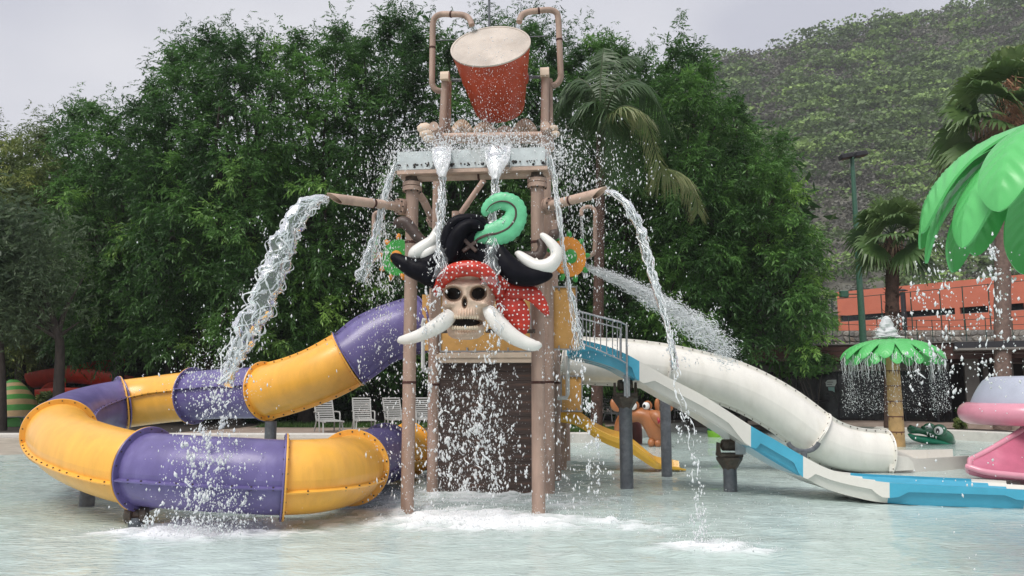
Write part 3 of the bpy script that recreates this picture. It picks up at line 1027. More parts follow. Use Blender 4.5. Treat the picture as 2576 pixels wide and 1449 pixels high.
shrub(1430, 1010, 29, 1.0, .8, M['leaf_dark'], 'dark shrub behind the white loungers near the tower', .4, 24, 90, .1)
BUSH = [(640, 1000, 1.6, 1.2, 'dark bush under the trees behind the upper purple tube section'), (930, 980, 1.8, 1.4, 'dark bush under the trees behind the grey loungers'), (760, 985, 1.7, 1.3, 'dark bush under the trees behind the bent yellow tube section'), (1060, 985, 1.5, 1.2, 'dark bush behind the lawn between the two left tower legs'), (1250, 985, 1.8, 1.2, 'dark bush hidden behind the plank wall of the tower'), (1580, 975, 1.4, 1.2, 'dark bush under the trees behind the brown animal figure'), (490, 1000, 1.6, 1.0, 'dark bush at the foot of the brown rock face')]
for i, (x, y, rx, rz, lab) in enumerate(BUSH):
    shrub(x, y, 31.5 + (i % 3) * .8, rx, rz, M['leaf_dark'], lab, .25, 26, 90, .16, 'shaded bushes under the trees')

# ------------------------------------------------------------------ fan palms
def fan_leaf(c, d, R_, nbl, tint, Vq, Tq, droop=.5):
    d = np.array(d) / np.linalg.norm(d)
    up = np.array([0, 0, 1.0])
    s_ = np.cross(d, up); s_ /= np.linalg.norm(s_) + 1e-9
    nrm = np.cross(s_, d)
    ro = random.uniform(-1.0, 1.0)
    s_, nrm = s_ * math.cos(ro) + nrm * math.sin(ro), nrm * math.cos(ro) - s_ * math.sin(ro)
    for k in range(nbl):
        a = R(-105 + 210 * (k + .5) / nbl)
        e = d * math.cos(a) + s_ * math.sin(a) + nrm * (.12 * math.cos(a))
        e /= np.linalg.norm(e)
        L = R_ * (.72 + .28 * math.cos(a * .8)) * random.uniform(.93, 1.05)
        wv = np.cross(e, nrm); wv /= np.linalg.norm(wv)
        w_ = L * .080
        p = [np.array(c)]
        for f, dr in ((.45, .04), (.75, .14), (1.0, .42)):
            p.append(np.array(c) + e * L * f - up * L * dr * droop * random.uniform(.7, 1.3))
        ws = [w_ * .25, w_, w_ * .62, w_ * .08]
        fold = nrm * w_ * (.5 if k % 2 else -.5)
        for i in range(3):
            Vq.append([p[i] - wv * ws[i], p[i] + wv * ws[i] + fold * (.6 if i else 0), p[i + 1] + wv * ws[i + 1] + fold * .6, p[i + 1] - wv * ws[i + 1]])
            Tq.append(tint + .06 * i + random.gauss(0, .03))

def fan_palm(foot, head, rt, nleaf, R_, label, bark, skirt, pet=.9, seed=1, el_lo=-25):
    random.seed(seed)
    t = thing('fan_palm', label, 'palm tree', foot, 'fan palms behind the pool')
    Vq, Tq = [], []
    mbp = MB()
    for i in range(nleaf):
        az = i * 2.39996 + random.uniform(-.2, .2)
        el = R(el_lo + (80 - el_lo) * (i / nleaf) ** .9 + random.uniform(-6, 6))
        d = np.array([math.cos(az) * math.cos(el), math.sin(az) * math.cos(el), math.sin(el)])
        pl_ = R_ * pet * random.uniform(.7, 1.05)
        b = np.array(head) + np.array([0, 0, (.5 - .5 * (1 - i / nleaf))])
        c = b + d * pl_ - np.array([0, 0, .10 * pl_])
        mbp.sweep([Vector(b), Vector(b + d * pl_ * .5), Vector(c)], [.025, .02, .012], seg=5)
        dd = d * .9 + np.array([0, 0, -.30 + .2 * i / nleaf])
        fan_leaf(c, dd, R_ * random.uniform(.85, 1.1), 24, .42 + .3 * (i / nleaf) + random.gauss(0, .07), Vq, Tq, .9)
    Q = np.array(Vq)
    obj('crown', np_mesh('crown', Q.reshape(-1, 3), np.arange(len(Q) * 4).reshape(-1, 4), M['palm_leaf'], attrs={'tint': ('FACE', np.clip(Tq, 0, 1))}), None, t)
    obj('petioles', mbp, M['palm_leaf'], t)
    # trunk
    pts, rr = [], []
    n = 40
    for i in range(n + 1):
        f = i / n
        pts.append(Vector(foot).lerp(Vector(head) + ZUP * .25, f))
        rr.append(rt * (1.15 - .2 * f + .05 * math.sin(i * 2.1)))
    obj('trunk', MB().sweep(pts, rr, seg=14), M[bark], t)
    mb = MB()
    H = head.z - foot.z
    for i in range(150 if skirt < 2 else 40):
        f = random.uniform(.35 if skirt < 2 else .8, 1.0)
        a = random.uniform(0, 6.28)
        q = Vector(foot).lerp(Vector(head), f) + Vector((math.cos(a), math.sin(a), 0)) * rt * .92
        o_ = Vector((math.cos(a), math.sin(a), .9)).normalized()
        s_ = Vector((-math.sin(a), math.cos(a), 0))
        w_ = rt * .28
        mb.add([q - s_ * w_, q + s_ * w_, q + o_ * rt * .75 + s_ * w_ * .4, q + o_ * rt * .75 - s_ * w_ * .4], [(0, 1, 2, 3)])
    obj('leaf_stubs', mb, M[bark], t, smooth=False, kind='stuff')
    if skirt:
        Vq = []
        for i in range(520 if skirt > 1 else 90):
            a = random.uniform(0, 6.28)
            rr_ = random.uniform(.25, 1.0 if skirt > 1 else .5) * R_ * .85
            z0 = random.uniform(-.2, .35)
            p0 = np.array(head) + np.array([math.cos(a) * rr_, math.sin(a) * rr_, z0])
            L = random.uniform(.5, 1.6) * (1.0 if skirt > 1 else .6)
            p1 = p0 + np.array([random.gauss(0, .12), random.gauss(0, .12), -L])
            wv = np.array([math.cos(a + 1.2), math.sin(a + 1.2), 0]) * random.uniform(.02, .045)
            Vq.append([p0 - wv * .3, p0 + wv * .3, p0 * .4 + p1 * .6 + wv, p1])
        Q = np.array(Vq)
        obj('dead_skirt', np_mesh('dead_skirt', Q.reshape(-1, 3), np.arange(len(Q) * 4).reshape(-1, 4), M['dead_frond']), None, t)
    return t
f = P(2243, 1066, 27); f.z = DECK_Z
fan_palm(f, P(2246, 615, 27), .22, 25, 1.0, 'fan palm with a dark shaggy trunk behind the palm-shaped fountain', 'palm_bark', 1, .85, 3)
f = P(2520, 1060, 26); f.z = DECK_Z
fan_palm(f, P(2524, 318, 26), .23, 38, 1.2, 'tall fan palm with a skirt of dead brown fronds above the giant green leaves', 'palm_bark_pale', 2, 1.25, 5, -35)
t = [o for o in COL.objects if o.name.startswith('fan_palm')][-1]
Vq = []
cc = np.array(P(2538, 195, 25.0))
for i in range(420):
    f_ = random.random()
    p0 = cc + np.array([random.gauss(0, .10 + .14 * f_), random.gauss(0, .15), -f_ * 1.9])
    p1 = p0 + np.array([random.gauss(0, .2), random.gauss(0, .1), -random.uniform(.05, .3)])
    wv = np.array([.02, 0, .012])
    Vq.append([p0 - wv, p0 + wv, p1 + wv * .5, p1 - wv * .5])
Q = np.array(Vq)
mat('flower_stalk', (0.36, 0.19, 0.11), 0.8, 0.25, 5)
obj('dry_flower_stalk', np_mesh('dry_flower_stalk', Q.reshape(-1, 3), np.arange(len(Q) * 4).reshape(-1, 4), M['flower_stalk']), None, t, kind='stuff')

# ------------------------------------------------------------------ feather palms
def feather_frond(pts, ll, Vq, Tq, tint, hang=.75):
    cv = [np.array(q) for q in cat_rom(pts, 14)]
    n = len(cv)
    for i in range(2, n):
        f = i / n
        t_ = cv[i] - cv[i - 1]
        t_ = t_ / (np.linalg.norm(t_) + 1e-9)
        s_ = np.cross(t_, [0, 0, 1.0]); s_ /= np.linalg.norm(s_) + 1e-9
        L = ll * (math.sin(math.pi * (.12 + .82 * f)) ** .6) * random.uniform(.85, 1.1)
        for sg in (-1, 1):
            for k in range(2):
                e = t_ * .5 + s_ * sg * .8 - np.array([0, 0, hang]) + rng.normal(0, .1, 3)
                e /= np.linalg.norm(e)
                p0 = cv[i] - t_ * .02 * k
                wv = t_ * .018
                p1 = p0 + e * L * .6
                p2 = p0 + e * L - np.array([0, 0, L * .25])
                Vq.append([p0 - wv, p0 + wv, p1 + wv, p1 - wv])
                Vq.append([p1 - wv, p1 + wv, p2, p2])
                Tq += [tint, tint + .08]

def feather_palm(foot, head, fronds, rt, label):
    t = thing('feather_palm', label, 'palm tree', foot, 'feather palms behind the tower')
    Vq, Tq = [], []
    mb = MB()
    for fr_, D, tn in fronds:
        pts = [head] + [P(x, y, D + (i * .2)) for i, (x, y) in enumerate(fr_)]
        feather_frond(pts, .95, Vq, Tq, tn - .12)
        c = [Vector(q) for q in cat_rom(pts, 8)]
        mb.sweep(c, list(np.linspace(.035, .008, len(c))), seg=5)
    Q = np.array(Vq)
    obj('fronds', np_mesh('fronds', Q.reshape(-1, 3), np.arange(len(Q) * 4).reshape(-1, 4), M['palm_leaf'], attrs={'tint': ('FACE', np.clip(np.array(Tq) + rng.normal(0, .05, len(Tq)), 0, 1))}), None, t)
    obj('frond_stalks', mb, M['leaf_olive'], t)
    n = 24
    obj('trunk', MB().sweep([Vector(foot).lerp(Vector(head), i / n) for i in range(n + 1)], [rt * (1.1 - .25 * i / n + .03 * (i % 2)) for i in range(n + 1)], seg=12), M['palm_bark'], t)
f = P(1500, 1050, 24.9); f.z = DECK_Z
feather_palm(f, P(1512, 330, 24.9), [
    ([(1560, 270), (1620, 290), (1655, 400), (1668, 420), (1720, 440), (1752, 500), (1755, 535)], 23.4, 1.05),
    ([(1545, 230), (1600, 200), (1640, 240), (1690, 330)], 24.2, .4),
    ([(1530, 220), (1560, 150), (1600, 140)], 25.5, .3),
    ([(1510, 220), (1515, 150), (1520, 120)], 25.5, .4),
    ([(1490, 230), (1450, 200), (1415, 260), (1400, 330)], 24.8, .35),
    ([(1500, 260), (1470, 270), (1450, 340), (1440, 420)], 24.0, .4),
    ([(1535, 280), (1570, 300), (1590, 380), (1600, 470)], 24.0, .4),
    ([(1520, 270), (1535, 320), (1540, 400), (1535, 470)], 23.8, .35),
    ([(1480, 230), (1430, 230), (1380, 300), (1360, 400)], 25.2, .32)], .17, 'feather-leaved palm drooping its fronds to the right of the tower')
# ================================================================== play tower
tower = thing('play_tower', 'tan pipe-frame water play tower rising from the pool with a metal splash tray', 'play tower', T0 + TR * .9)

def pipe(name, pts, r, m, parent, seg=16, smooth_path=False):
    q = [Vector(x) for x in (cat_rom(pts, 6) if smooth_path else pts)]
    return obj(name, MB().sweep(q, r, seg=seg), m, parent)

def band(parent, c, axis, r, h=.035):
    return obj('rust_band', MB().lathe([(r + .004, -h / 2), (r + .007, 0), (r + .004, h / 2)], c, axis, 20), M['rust_band'], parent)

def flange_at(parent, c, axis, r, name='flange'):
    mb = MB().lathe([(r, -.03), (r, -.028), (r, .028), (r, .03)], c, axis, 24)
    mb.lathe([(r, .04), (r, .042), (r, .09), (r, .092)], c, axis, 24)
    o = obj(name, mb, M['post_tan'], parent)
    bm_ = MB()
    ax = Vector(axis).normalized()
    u = ax.orthogonal().normalized()
    v = ax.cross(u)
    for k in range(8):
        a = k * math.pi / 4
        bm_.lathe([(.011, -.05), (.011, .11)], Vector(c) + (u * math.cos(a) + v * math.sin(a)) * r * .86, ax, 6)
    b = obj('bolts', bm_, M['bolt'], o, kind='stuff')
    return o

PR = .088
def up_post(xy, z0, z1, r=PR, bands=()):
    p = obj('post', MB().sweep([(xy.x, xy.y, z0), (xy.x, xy.y, (z0 + z1) / 2), (xy.x, xy.y, z1)], r, seg=20), M['post_tan'], tower)
    for zb in bands:
        band(p, (xy.x, xy.y, zb), ZUP, r)
    return p

pFL = T0.copy()
pFR = T0 + TR * 1.735
zb = TP(1030, 962, 0).z
zb2 = TP(1040, 610, 0).z
ztop = TP(1043, 455, 0).z
up_post(pFL, -.4, ztop, PR, (zb, zb2))
up_post(pFR, -.4, ztop, PR, (TP(1354, 962, 0).z, TP(1354, 610, 0).z))
rowR = [(2.0, 5.0), (3.8, 2.9), (5.8, 2.0), (7.6, 2.0)]
for i, (k, z1) in enumerate(rowR):
    b0 = pFR + TD * k
    up_post(b0, -.4, (3.2 if i == 0 else z1), PR, (zb + .02,))
pL2 = T0 + TD * 2.0 - TR * .10
up_post(pL2, -.4, 3.2, PR, (zb - .02,))
for i, k in enumerate((3.8, 5.8)):
    up_post(T0 + TD * k + TR * .1, -.4, 2.6, PR, ())
pM = TP(1147, 600, 2.85); pM.z = 0
up_post(pM, 1.9, ztop + .2, .075, ())
pM2 = TP(1392, 600, 3.0); pM2.z = 0
up_post(pM2, 1.9, ztop + .2, .075, ())
# collars on the post heads
for q in (pFL, pFR):
    flange_at(tower, (q.x, q.y, ztop - .12), ZUP, .135, 'post_collar')
    obj('post_cap', MB().lathe([(.1, 0), (.1, .07), (.075, .1), (.075, .16)], (q.x, q.y, ztop - .02), ZUP, 20), M['rusty_steel'], tower)
# braces
obj('brace', MB().sweep([TP(1158, 538, 2.85), TP(1218, 452, 2.85)], .05, seg=12), M['post_tan'], tower)
obj('brace', MB().sweep([TP(1150, 548, 2.85), TP(1176, 515, 2.9)], .045, seg=12), M['post_tan'], tower)
obj('brace', MB().sweep([TP(1040, 470, 1.2), TP(1066, 505, 1.6), TP(1086, 548, 2.0)], .06, seg=12), M['post_tan'], tower)
flange_at(tower, TP(1088, 552, 1.95), (TP(1088, 552, 1.95) - TP(1066, 505, 1.6)), .1, 'brace_flange')
flange_at(tower, TP(1391, 536, 1.2), TR, .105, 'brace_flange')

# splash tray --------------------------------------------------------------
zt1 = TP(1187, 376, -.17).z
zt0 = TP(1187, 424, -.17).z
tray = obj('splash_tray', MB(), M['tray_metal'], tower) if False else None
trayk0, trayk1 = -.17, .22
def tq(xpx, k, z):
    q = TP(xpx, 400, -.17)
    q = T0 + TR * (q - T0).dot(TR) + TD * k
    return Vector((q.x, q.y, z))
xl, xr = 999, 1377
mb = MB()
a, b, c, d = tq(xl, trayk0 - .02, zt0), tq(xr, trayk0 - .02, zt0), tq(xr, trayk1, zt0), tq(xl, trayk1, zt0)
mb.prism([a, b, c, d], (0, 0, -.05))
tray = obj('tray_floor', mb, M['beam_tan'], tower, smooth=False)
def notched(x0, x1, lobes):
    """panel with rounded finger flaps at the top where the spillways are"""
    n = 7
    pts = []
    h = zt1 - zt0
    A, B = tq(x0, trayk0, zt0 + .012), tq(x1, trayk0, zt0 + .012)
    u = (B - A).normalized()
    L = (B - A).length
    rr = .035
    def pt(s_, z_):
        return A + u * s_ + ZUP * z_
    pts += [pt(rr, 0), pt(L - rr, 0), pt(L, rr)]
    hh = h - .012
    if lobes[1]:
        pts += [pt(L, hh * .66), pt(L - .03, hh * .70)]
        pts += [pt(L - .03 + .21 * 0 + .20 + .03 * math.sin(t), hh * .70 + .045 - .045 * math.cos(t)) for t in np.linspace(0, math.pi, n)][0:0]
        pts += [pt(L + .02, hh * .70), pt(L + .05, hh * .78), pt(L + .02, hh * .90), pt(L - .02, hh * .93), pt(L - .02, hh)]
    else:
        pts += [pt(L, hh)]
    if lobes[0]:
        pts += [pt(.02, hh), pt(.02, hh * .93), pt(-.02, hh * .90), pt(-.05, hh * .78), pt(-.02, hh * .70), pt(.03, hh * .70), pt(0, hh * .66)]
    else:
        pts += [pt(0, hh)]
    pts += [pt(0, rr)]
    o = obj('tray_panel', MB().prism(pts, TD * .012), M['tray_metal'], tower, smooth=False)
    bb = MB()
    ss = MB()
    for k in range(5):
        s_ = L * (.1 + .2 * k)
        bb.lathe([(.013, 0), (.011, .012)], pt(s_, .06) - TD * .012, -TD, 8)
    obj('bolts', bb, M['bolt'], o, kind='stuff')
    for k in range(3):
        s_ = L * (0.03, .5, .97)[k] + random.uniform(-.06, .06)
        zz = .035 + random.uniform(0, .03)
        for q_ in range(4):
            e_ = random.uniform(.006, .026)
            ss.ell(pt(min(max(s_ + random.gauss(0, .025), .02), L - .02), max(.02, zz + random.gauss(0, .016))) - TD * .001, (e_, .004, e_ * random.uniform(.6, 1.2)), TR, TD, ZUP, 8, 6)
    obj('mould_stain', ss, M['socket_black'], o, kind='stuff')
    return o
notched(999, 1088, (0, 1))
notched(1133, 1223, (1, 1))
notched(1282, 1371, (1, 0))
for xs_, nm in ((xl, 'l'), (xr, 'r')):
    mb = MB()
    mb.prism([tq(xs_, trayk0 + .02, zt0 + .002), tq(xs_, trayk1 - .02, zt0 + .002), tq(xs_, trayk1 - .02, zt1 + .03), tq(xs_, trayk0 + .02, zt1 + (.01 if nm == 'l' else -.12))], TR * (.012 if nm == 'l' else -.012))
    obj('tray_side', mb, M['tray_metal'], tower, smooth=False)
mb = MB().prism([tq(xl + 3, trayk1, zt0 + .002), tq(xr - 3, trayk1, zt0 + .002), tq(xr - 3, trayk1, zt1 - .07), tq(xl + 3, trayk1, zt1 - .07)], TD * -.012)
obj('tray_back', mb, M['tray_metal'], tower, smooth=False)
# beams under the tray
zbm = TP(1187, 441, -.02).z
for k in (0.0,):
    q0, q1 = tq(1018, k, zbm), tq(1372, k, zbm)
    o = obj('beam', MB().sweep([q0, q1], .062, seg=16), M['beam_tan'], tower)
    band(o, q0.lerp(q1, .52), TR, .062, .03)

# upper frame that carries the bucket -------------------------------------
KB = 1.05      # bucket plane, metres behind the front posts
ub = [TP(1100, 344, KB - .25), TP(1378, 340, KB - .25)]
obj('beam', MB().sweep(ub, .055, seg=16), M['beam_tan'], tower)
o = obj('beam', MB().sweep([TP(1108, 352, KB + .35), TP(1372, 352, KB + .35)], .055, seg=16), M['beam_tan'], tower)
for (x, y) in ((1091, 317), (1371, 316)):
    q = TP(x, y, KB - .5)
    obj('beam', MB().sweep([q, q + TD * 1.1], .068, seg=20), M['beam_tan'], tower)
# legs up to the bearings
def leg(x0, y0, x1, y1, k, r=.062):
    return obj('post', MB().sweep([TP(x0, y0, k), TP(x1, y1, k)], r, seg=16), M['post_tan'], tower)
leg(1096, 800, 1104, 322, KB - .25, .075)
leg(1377, 800, 1372, 322, KB - .25, .075)
leg(1113, 330, 1121, 200, KB)
leg(1126, 330, 1128, 204, KB + .12, .05)
leg(1370, 326, 1372, 192, KB)
leg(1384, 372, 1382, 200, KB + .1, .05)
for (x, y) in ((1121, 194), (1371, 184)):
    q = TP(x, y, KB - .03)
    mb = MB()
    prof = [(-.07, -.07), (.07, -.07)] + [(.07 * math.cos(t), .0 + .07 * math.sin(t)) for t in np.linspace(0, math.pi, 9)]
    mb.prism([q + TD * (a - .04) + ZUP * b - TR * .065 for a, b in prof], TR * .13)
    obj('bearing_cap', mb, M['deck_cream'], tower)
# fill pipes
fl = [(1111, 230), (1097, 226), (1088, 213), (1087, 190), (1088, 120), (1089, 62), (1095, 44), (1110, 36), (1135, 36), (1160, 37), (1176, 43), (1184, 54), (1187, 64)]
fr = [(1386, 217), (1401, 211), (1410, 196), (1410, 175), (1407, 100), (1404, 46), (1398, 31), (1382, 25), (1355, 27), (1330, 30), (1314, 37), (1308, 48), (1306, 56)]
def dk(i, n):
    return KB + .1 - .25 * (i / (n - 1))
for lst in (fl, fr):
    pts = [TP(x, y, dk(i, 13)) for i, (x, y) in enumerate(lst)]
    pp = [Vector(q) for q in cat_rom(pts, 5)]
    o = obj('fill_pipe', MB().sweep(pp, .046, seg=16), M['post_tan'], tower)
    for i in (4, 8):
        band(o, pts[i], pts[i + 1] - pts[i], .046, .03)
# scalloped shell trim behind the bucket foot
def shell(x0, x1, ybase, ytop, k, n=9, flip=1):
    mb = MB()
    B = TP(x0, ybase, k)
    ring = []
    for i in range(n * 4 + 1):
        t = i / (n * 4)
        x = x0 + (x1 - x0) * t
        yy = ybase + (ytop - ybase) * (0.35 + .65 * abs(math.sin(math.pi * t * flip)) ** .7)
        q = TP(x, yy, k - .03 * abs(math.sin(math.pi * t * n)))
        ring.append(q)
    cen = TP((x0 + x1) / 2, ybase + 6, k - .05)
    a = [cen.lerp(q, .12) for q in ring]
    m1 = [cen.lerp(q, .6) - TD * (.05 + .035 * abs(math.sin(math.pi * i / (n * 4) * n))) for i, q in enumerate(ring)]
    mb.strip(a, m1)
    mb.strip(m1, ring)
    mb.strip(ring, [q + TD * .05 for q in ring])
    mb.strip([q + TD * .05 for q in ring], [q + TD * .05 for q in a])
    return obj('shell_trim', mb, M['deck_cream'], tower)
shell(1133, 1190, 344, 300, KB + .1)
shell(1186, 1250, 346, 306, KB + .14)
shell(1290, 1352, 344, 298, KB + .1)
shell(1240, 1300, 348, 316, KB + .16)
for (x, y, rx) in ((1068, 322, 20), (1072, 336, 18), (1078, 347, 16), (1392, 322, 12), (1396, 336, 12)):
    q = TP(x, y, KB - .3)
    s_ = rx / 2000 * 11.5
    mb = MB()
    n = 24
    rim = [q + TR * (s_ * math.cos(t) * (1 + .05 * math.cos(9 * t))) + ZUP * (s_ * .72 * math.sin(t) * (1 + .05 * math.cos(9 * t))) for t in np.linspace(0, 2 * math.pi, n, endpoint=False)]
    top = [q + (p_ - q) * .55 - TD * .03 for p_ in rim]
    mb.add([q - TD * .036] + top + rim + [p_ + TD * .04 for p_ in rim], [(0, 1 + i, 1 + (i + 1) % n) for i in range(n)] + [(1 + i, 1 + n + i, 1 + n + (i + 1) % n, 1 + (i + 1) % n) for i in range(n)] + [(1 + n + i, 1 + 2 * n + i, 1 + 2 * n + (i + 1) % n, 1 + n + (i + 1) % n) for i in range(n)] + [tuple(1 + 2 * n + i for i in range(n))])
    obj('shell_trim', mb, M['deck_cream'], tower)
for (x0, y0, x1, y1) in ((1016, 333, 1054, 328), (1398, 325, 1434, 330)):
    obj('rod', MB().sweep([TP(x0, y0, KB), TP(x1, y1, KB)], .009, seg=6), M['steel_grey'], tower)
# mast with a cross arm behind the bucket
obj('mast', MB().sweep([TP(1231, 330, 1.9), TP(1231, 150, 1.9), TP(1230, -120, 1.9)], .021, seg=10), M['steel_grey'], tower)
obj('cross_arm', MB().sweep([TP(1097, 102, 1.88), TP(1236, 95, 1.88), TP(1378, 91, 1.88)], .009, seg=8), M['steel_grey'], tower)

# spouts -------------------------------------------------------------------
def spout(fx, fy, tx, ty, sgn):
    A = TP(fx, fy, .02)
    B = P(tx, ty, 9.75)
    ax = (B - A).normalized()
    side = ax.cross(ZUP).normalized()
    vert = side.cross(ax)
    r = .062
    seg = 24
    cut = .22
    ring0 = [A + (side * math.cos(t) + vert * math.sin(t)) * r for t in np.linspace(0, 2 * math.pi, seg, endpoint=False)]
    ring1 = [B + ax * (-cut * (.5 - .5 * math.sin(t))) + (side * math.cos(t) + vert * math.sin(t)) * r for t in np.linspace(0, 2 * math.pi, seg, endpoint=False)]
    ri1 = [B + ax * (-cut * (.5 - .5 * math.sin(t))) + (side * math.cos(t) + vert * math.sin(t)) * (r - .009) for t in np.linspace(0, 2 * math.pi, seg, endpoint=False)]
    ri0 = [A + ax * .5 + (side * math.cos(t) + vert * math.sin(t)) * (r - .009) for t in np.linspace(0, 2 * math.pi, seg, endpoint=False)]
    vs = ring0 + ring1 + ri1 + ri0
    fs = []
    for j in range(3):
        fs += [(j * seg + k, j * seg + (k + 1) % seg, (j + 1) * seg + (k + 1) % seg, (j + 1) * seg + k) for k in range(seg)]
    fs.append(tuple(range(seg)))
    fs.append(tuple(3 * seg + k for k in range(seg)))
    o = obj('spout', MB().add(vs, fs), M['beam_tan'], tower)
    flange_at(o, A, ax, .115)
    band(o, A.lerp(B, .42), ax, r, .035)
    return A, B, ax
spL = spout(1014, 521, 824, 497, -1)
spR = spout(1376, 519, 1525, 481, 1)

# deck, barriers, plank wall ----------------------------------------------
zd = TP(1220, 886, 1.9).z
a, b = TP(1104, 900, 1.9), TP(1342, 900, 1.9)
h_ = .145
mb = MB()
mb.bar(Vector((a.x, a.y, zd - .05)), Vector((b.x, b.y, zd - .05)), .06, .085, bev=.008)
mb.bar(Vector((a.x, a.y, zd - .13)) + TD * .02, Vector((b.x, b.y, zd - .13)) + TD * .02, .06, .075, bev=.008)
obj('deck_edge', mb, M['deck_cream'], tower, smooth=False)
mb = MB()
d0 = [T0 + TD * 1.93 + TR * -.05, T0 + TD * 1.93 + TR * 1.75, T0 + TD * 7.6 + TR * 1.75, T0 + TD * 7.6 + TR * -.05]
mb.prism([Vector((q.x, q.y, zd - .1)) for q in d0], (0, 0, .07))
obj('platform', mb, M['deck_cream'], tower, smooth=False)
def barrier(x0, x1, y0, y1, k, frame=True):
    A, B, C_, D_ = TP(x0, y1, k), TP(x1, y1, k), TP(x1, y0, k), TP(x0, y0, k)
    o = obj('barrier_panel', MB().prism([A, B, C_, D_], TD * .02), M['panel_orange'], tower, smooth=False)
    if frame:
        mb = MB()
        for p_, q_ in ((A, B), (D_, C_), (B, C_), (A, D_)):
            mb.bar(p_ - TD * .012, q_ - TD * .012, .03, .025)
        obj('panel_frame', mb, M['galv'], o, smooth=False)
        cl = MB()
        for t in (.3, .75):
            cl.box(A.lerp(B, t) + ZUP * .03 - TD * .02, (.025, .03, .06), TR, TD, ZUP)
            cl.box(D_.lerp(C_, t) - ZUP * .03 - TD * .02, (.025, .03, .06), TR, TD, ZUP)
        obj('clamps', cl, M['galv'], o, smooth=False, kind='stuff')
    return o
barrier(1108, 1336, 742, 884, 1.95)
barrier(1388, 1450, 722, 879, 2.05)
barrier(1062, 1084, 741, 882, 2.1, False)
barrier(1412, 1464, 946, 1034, 5.3)
barrier(1412, 1466, 1034, 1038, 5.32, False)
# plank wall
W0, W1 = TP(1104, 1100, 2.02), TP(1341, 1100, 2.02)
zw1, zw0 = zd - .165, -.35
npl = 17
wall = obj('plank_backing', MB().prism([Vector((W0.x, W0.y, zw0)) + TD * .03, Vector((W1.x, W1.y, zw0)) + TD * .03, Vector((W1.x, W1.y, zw1)) + TD * .03, Vector((W0.x, W0.y, zw1)) + TD * .03], TD * .03), M['socket_black'], tower, smooth=False)
hp = (zw1 - zw0) / npl
L = (W1 - W0).length
pm = [MB().box((0, 0, 0), (L, .035, hp - g_), TR, TD, ZUP, .003).mesh('plank', False) for g_ in (.003, .004, .0055)]
for i in range(npl):
    o = obj('plank', pm[i % 3], M['wood_plank'], wall)
    c = (W0 + W1) / 2 + TD * random.uniform(-.003, .003)
    o.location = (c.x, c.y, zw0 + hp * (i + .5))
# plastic pipes
pv = [TP(1071, 806, 1.5), TP(1066, 803, 1.5), TP(1064, 812, 1.5), TP(1064, 925, 1.5), TP(1066, 931, 1.55), TP(1082, 930, 1.8)]
pipe('pvc_pipe', pv, .03, M['pvc'], tower)
pv = [TP(1428, 896, 3.3), TP(1428, 992, 3.3), TP(1424, 1001, 3.3), TP(1402, 1001, 3.3)]
pipe('pvc_pipe', pv, .036, M['pvc'], tower)
# small shower pipes feeding the wheels
s1 = [(1440, 648), (1470, 648), (1490, 640), (1496, 622), (1497, 560), (1497, 534), (1488, 522), (1474, 521), (1464, 527), (1462, 542)]
pipe('shower_pipe', [TP(x, y, 1.0) for x, y in s1], .03, M['post_tan'], tower, smooth_path=True)
s2 = [(962, 648), (945, 645), (940, 630), (940, 560), (942, 540), (952, 534), (962, 540), (964, 552)]
pipe('shower_pipe', [TP(x, y, 1.0) for x, y in s2], .03, M['post_tan'], tower, smooth_path=True)

# stair rail beside the open slide ------------------------------------------
hr_t = [P(1455, 783, 12.45), P(1500, 795, 12.42), P(1560, 810, 12.4), P(1576, 818, 12.4)]
hr_b = [P(1455, 862, 12.45), P(1500, 878, 12.42), P(1560, 905, 12.4), P(1576, 914, 12.4)]
rail = obj('stair_rail', MB().sweep(hr_t + [P(1577, 918, 12.4), P(1578, 1000, 12.4)], .017, seg=8), M['galv'], tower)
obj('rail', MB().sweep([q - ZUP * .10 for q in hr_t[:3]] + [hr_b[2].lerp(hr_t[2], .55), hr_b[2]], .012, seg=6), M['galv'], rail)
obj('rail', MB().sweep(hr_b, .012, seg=6), M['galv'], rail)
for x in (1458, 1466, 1475, 1484, 1496, 1511, 1526, 1541, 1553, 1563):
    t = (x - 1455) / 121
    q1 = P(x, np.interp(x, [1455, 1500, 1560, 1576], [783, 795, 810, 818]), 12.42)
    q0 = P(x, np.interp(x, [1455, 1500, 1560, 1576], [862, 878, 905, 914]), 12.42)
    obj('baluster', MB().sweep([q0, q1], .0085, seg=6), M['galv'], rail)

# ------------------------------------------------------------------ bucket
BC = TP(1246, 198, KB + .05)
lean, tilt = R(1.5), R(52)
ax = (TR * (-math.sin(lean)) + (ZUP * math.cos(tilt) - TD * math.sin(tilt)) * math.cos(lean)).normalized()
bucket = thing('tipping_bucket', 'large orange-red tipping bucket with a cream inside, tilted over the splash tray', 'bucket', BC)
r_top, r_bot, bl = .595, .40, 1.13
prof_o = [(0.0, -.58), (r_bot * .82, -.58), (r_bot * .95, -.55), (r_bot, -.50), (r_bot + (r_top - r_bot) * .5, 0), (r_top, .55)]
prof_i = [(r_top - .02, .552), (r_bot + (r_top - r_bot) * .5 - .022, 0), (r_bot - .025, -.5), (0.0, -.54)]
obj('bucket_shell', MB().lathe(prof_o, BC, ax, 56), M['bucket_red'], bucket)
obj('bucket_lining', MB().lathe(prof_i, BC, ax, 56), M['bucket_cream'], bucket)
obj('bucket_rim', MB().lathe([(r_top + .006, .535), (r_top + .008, .558), (r_top - .022, .560), (r_top - .024, .54)], BC, ax, 56, close=True), M['bucket_cream'], bucket)
axl = TR
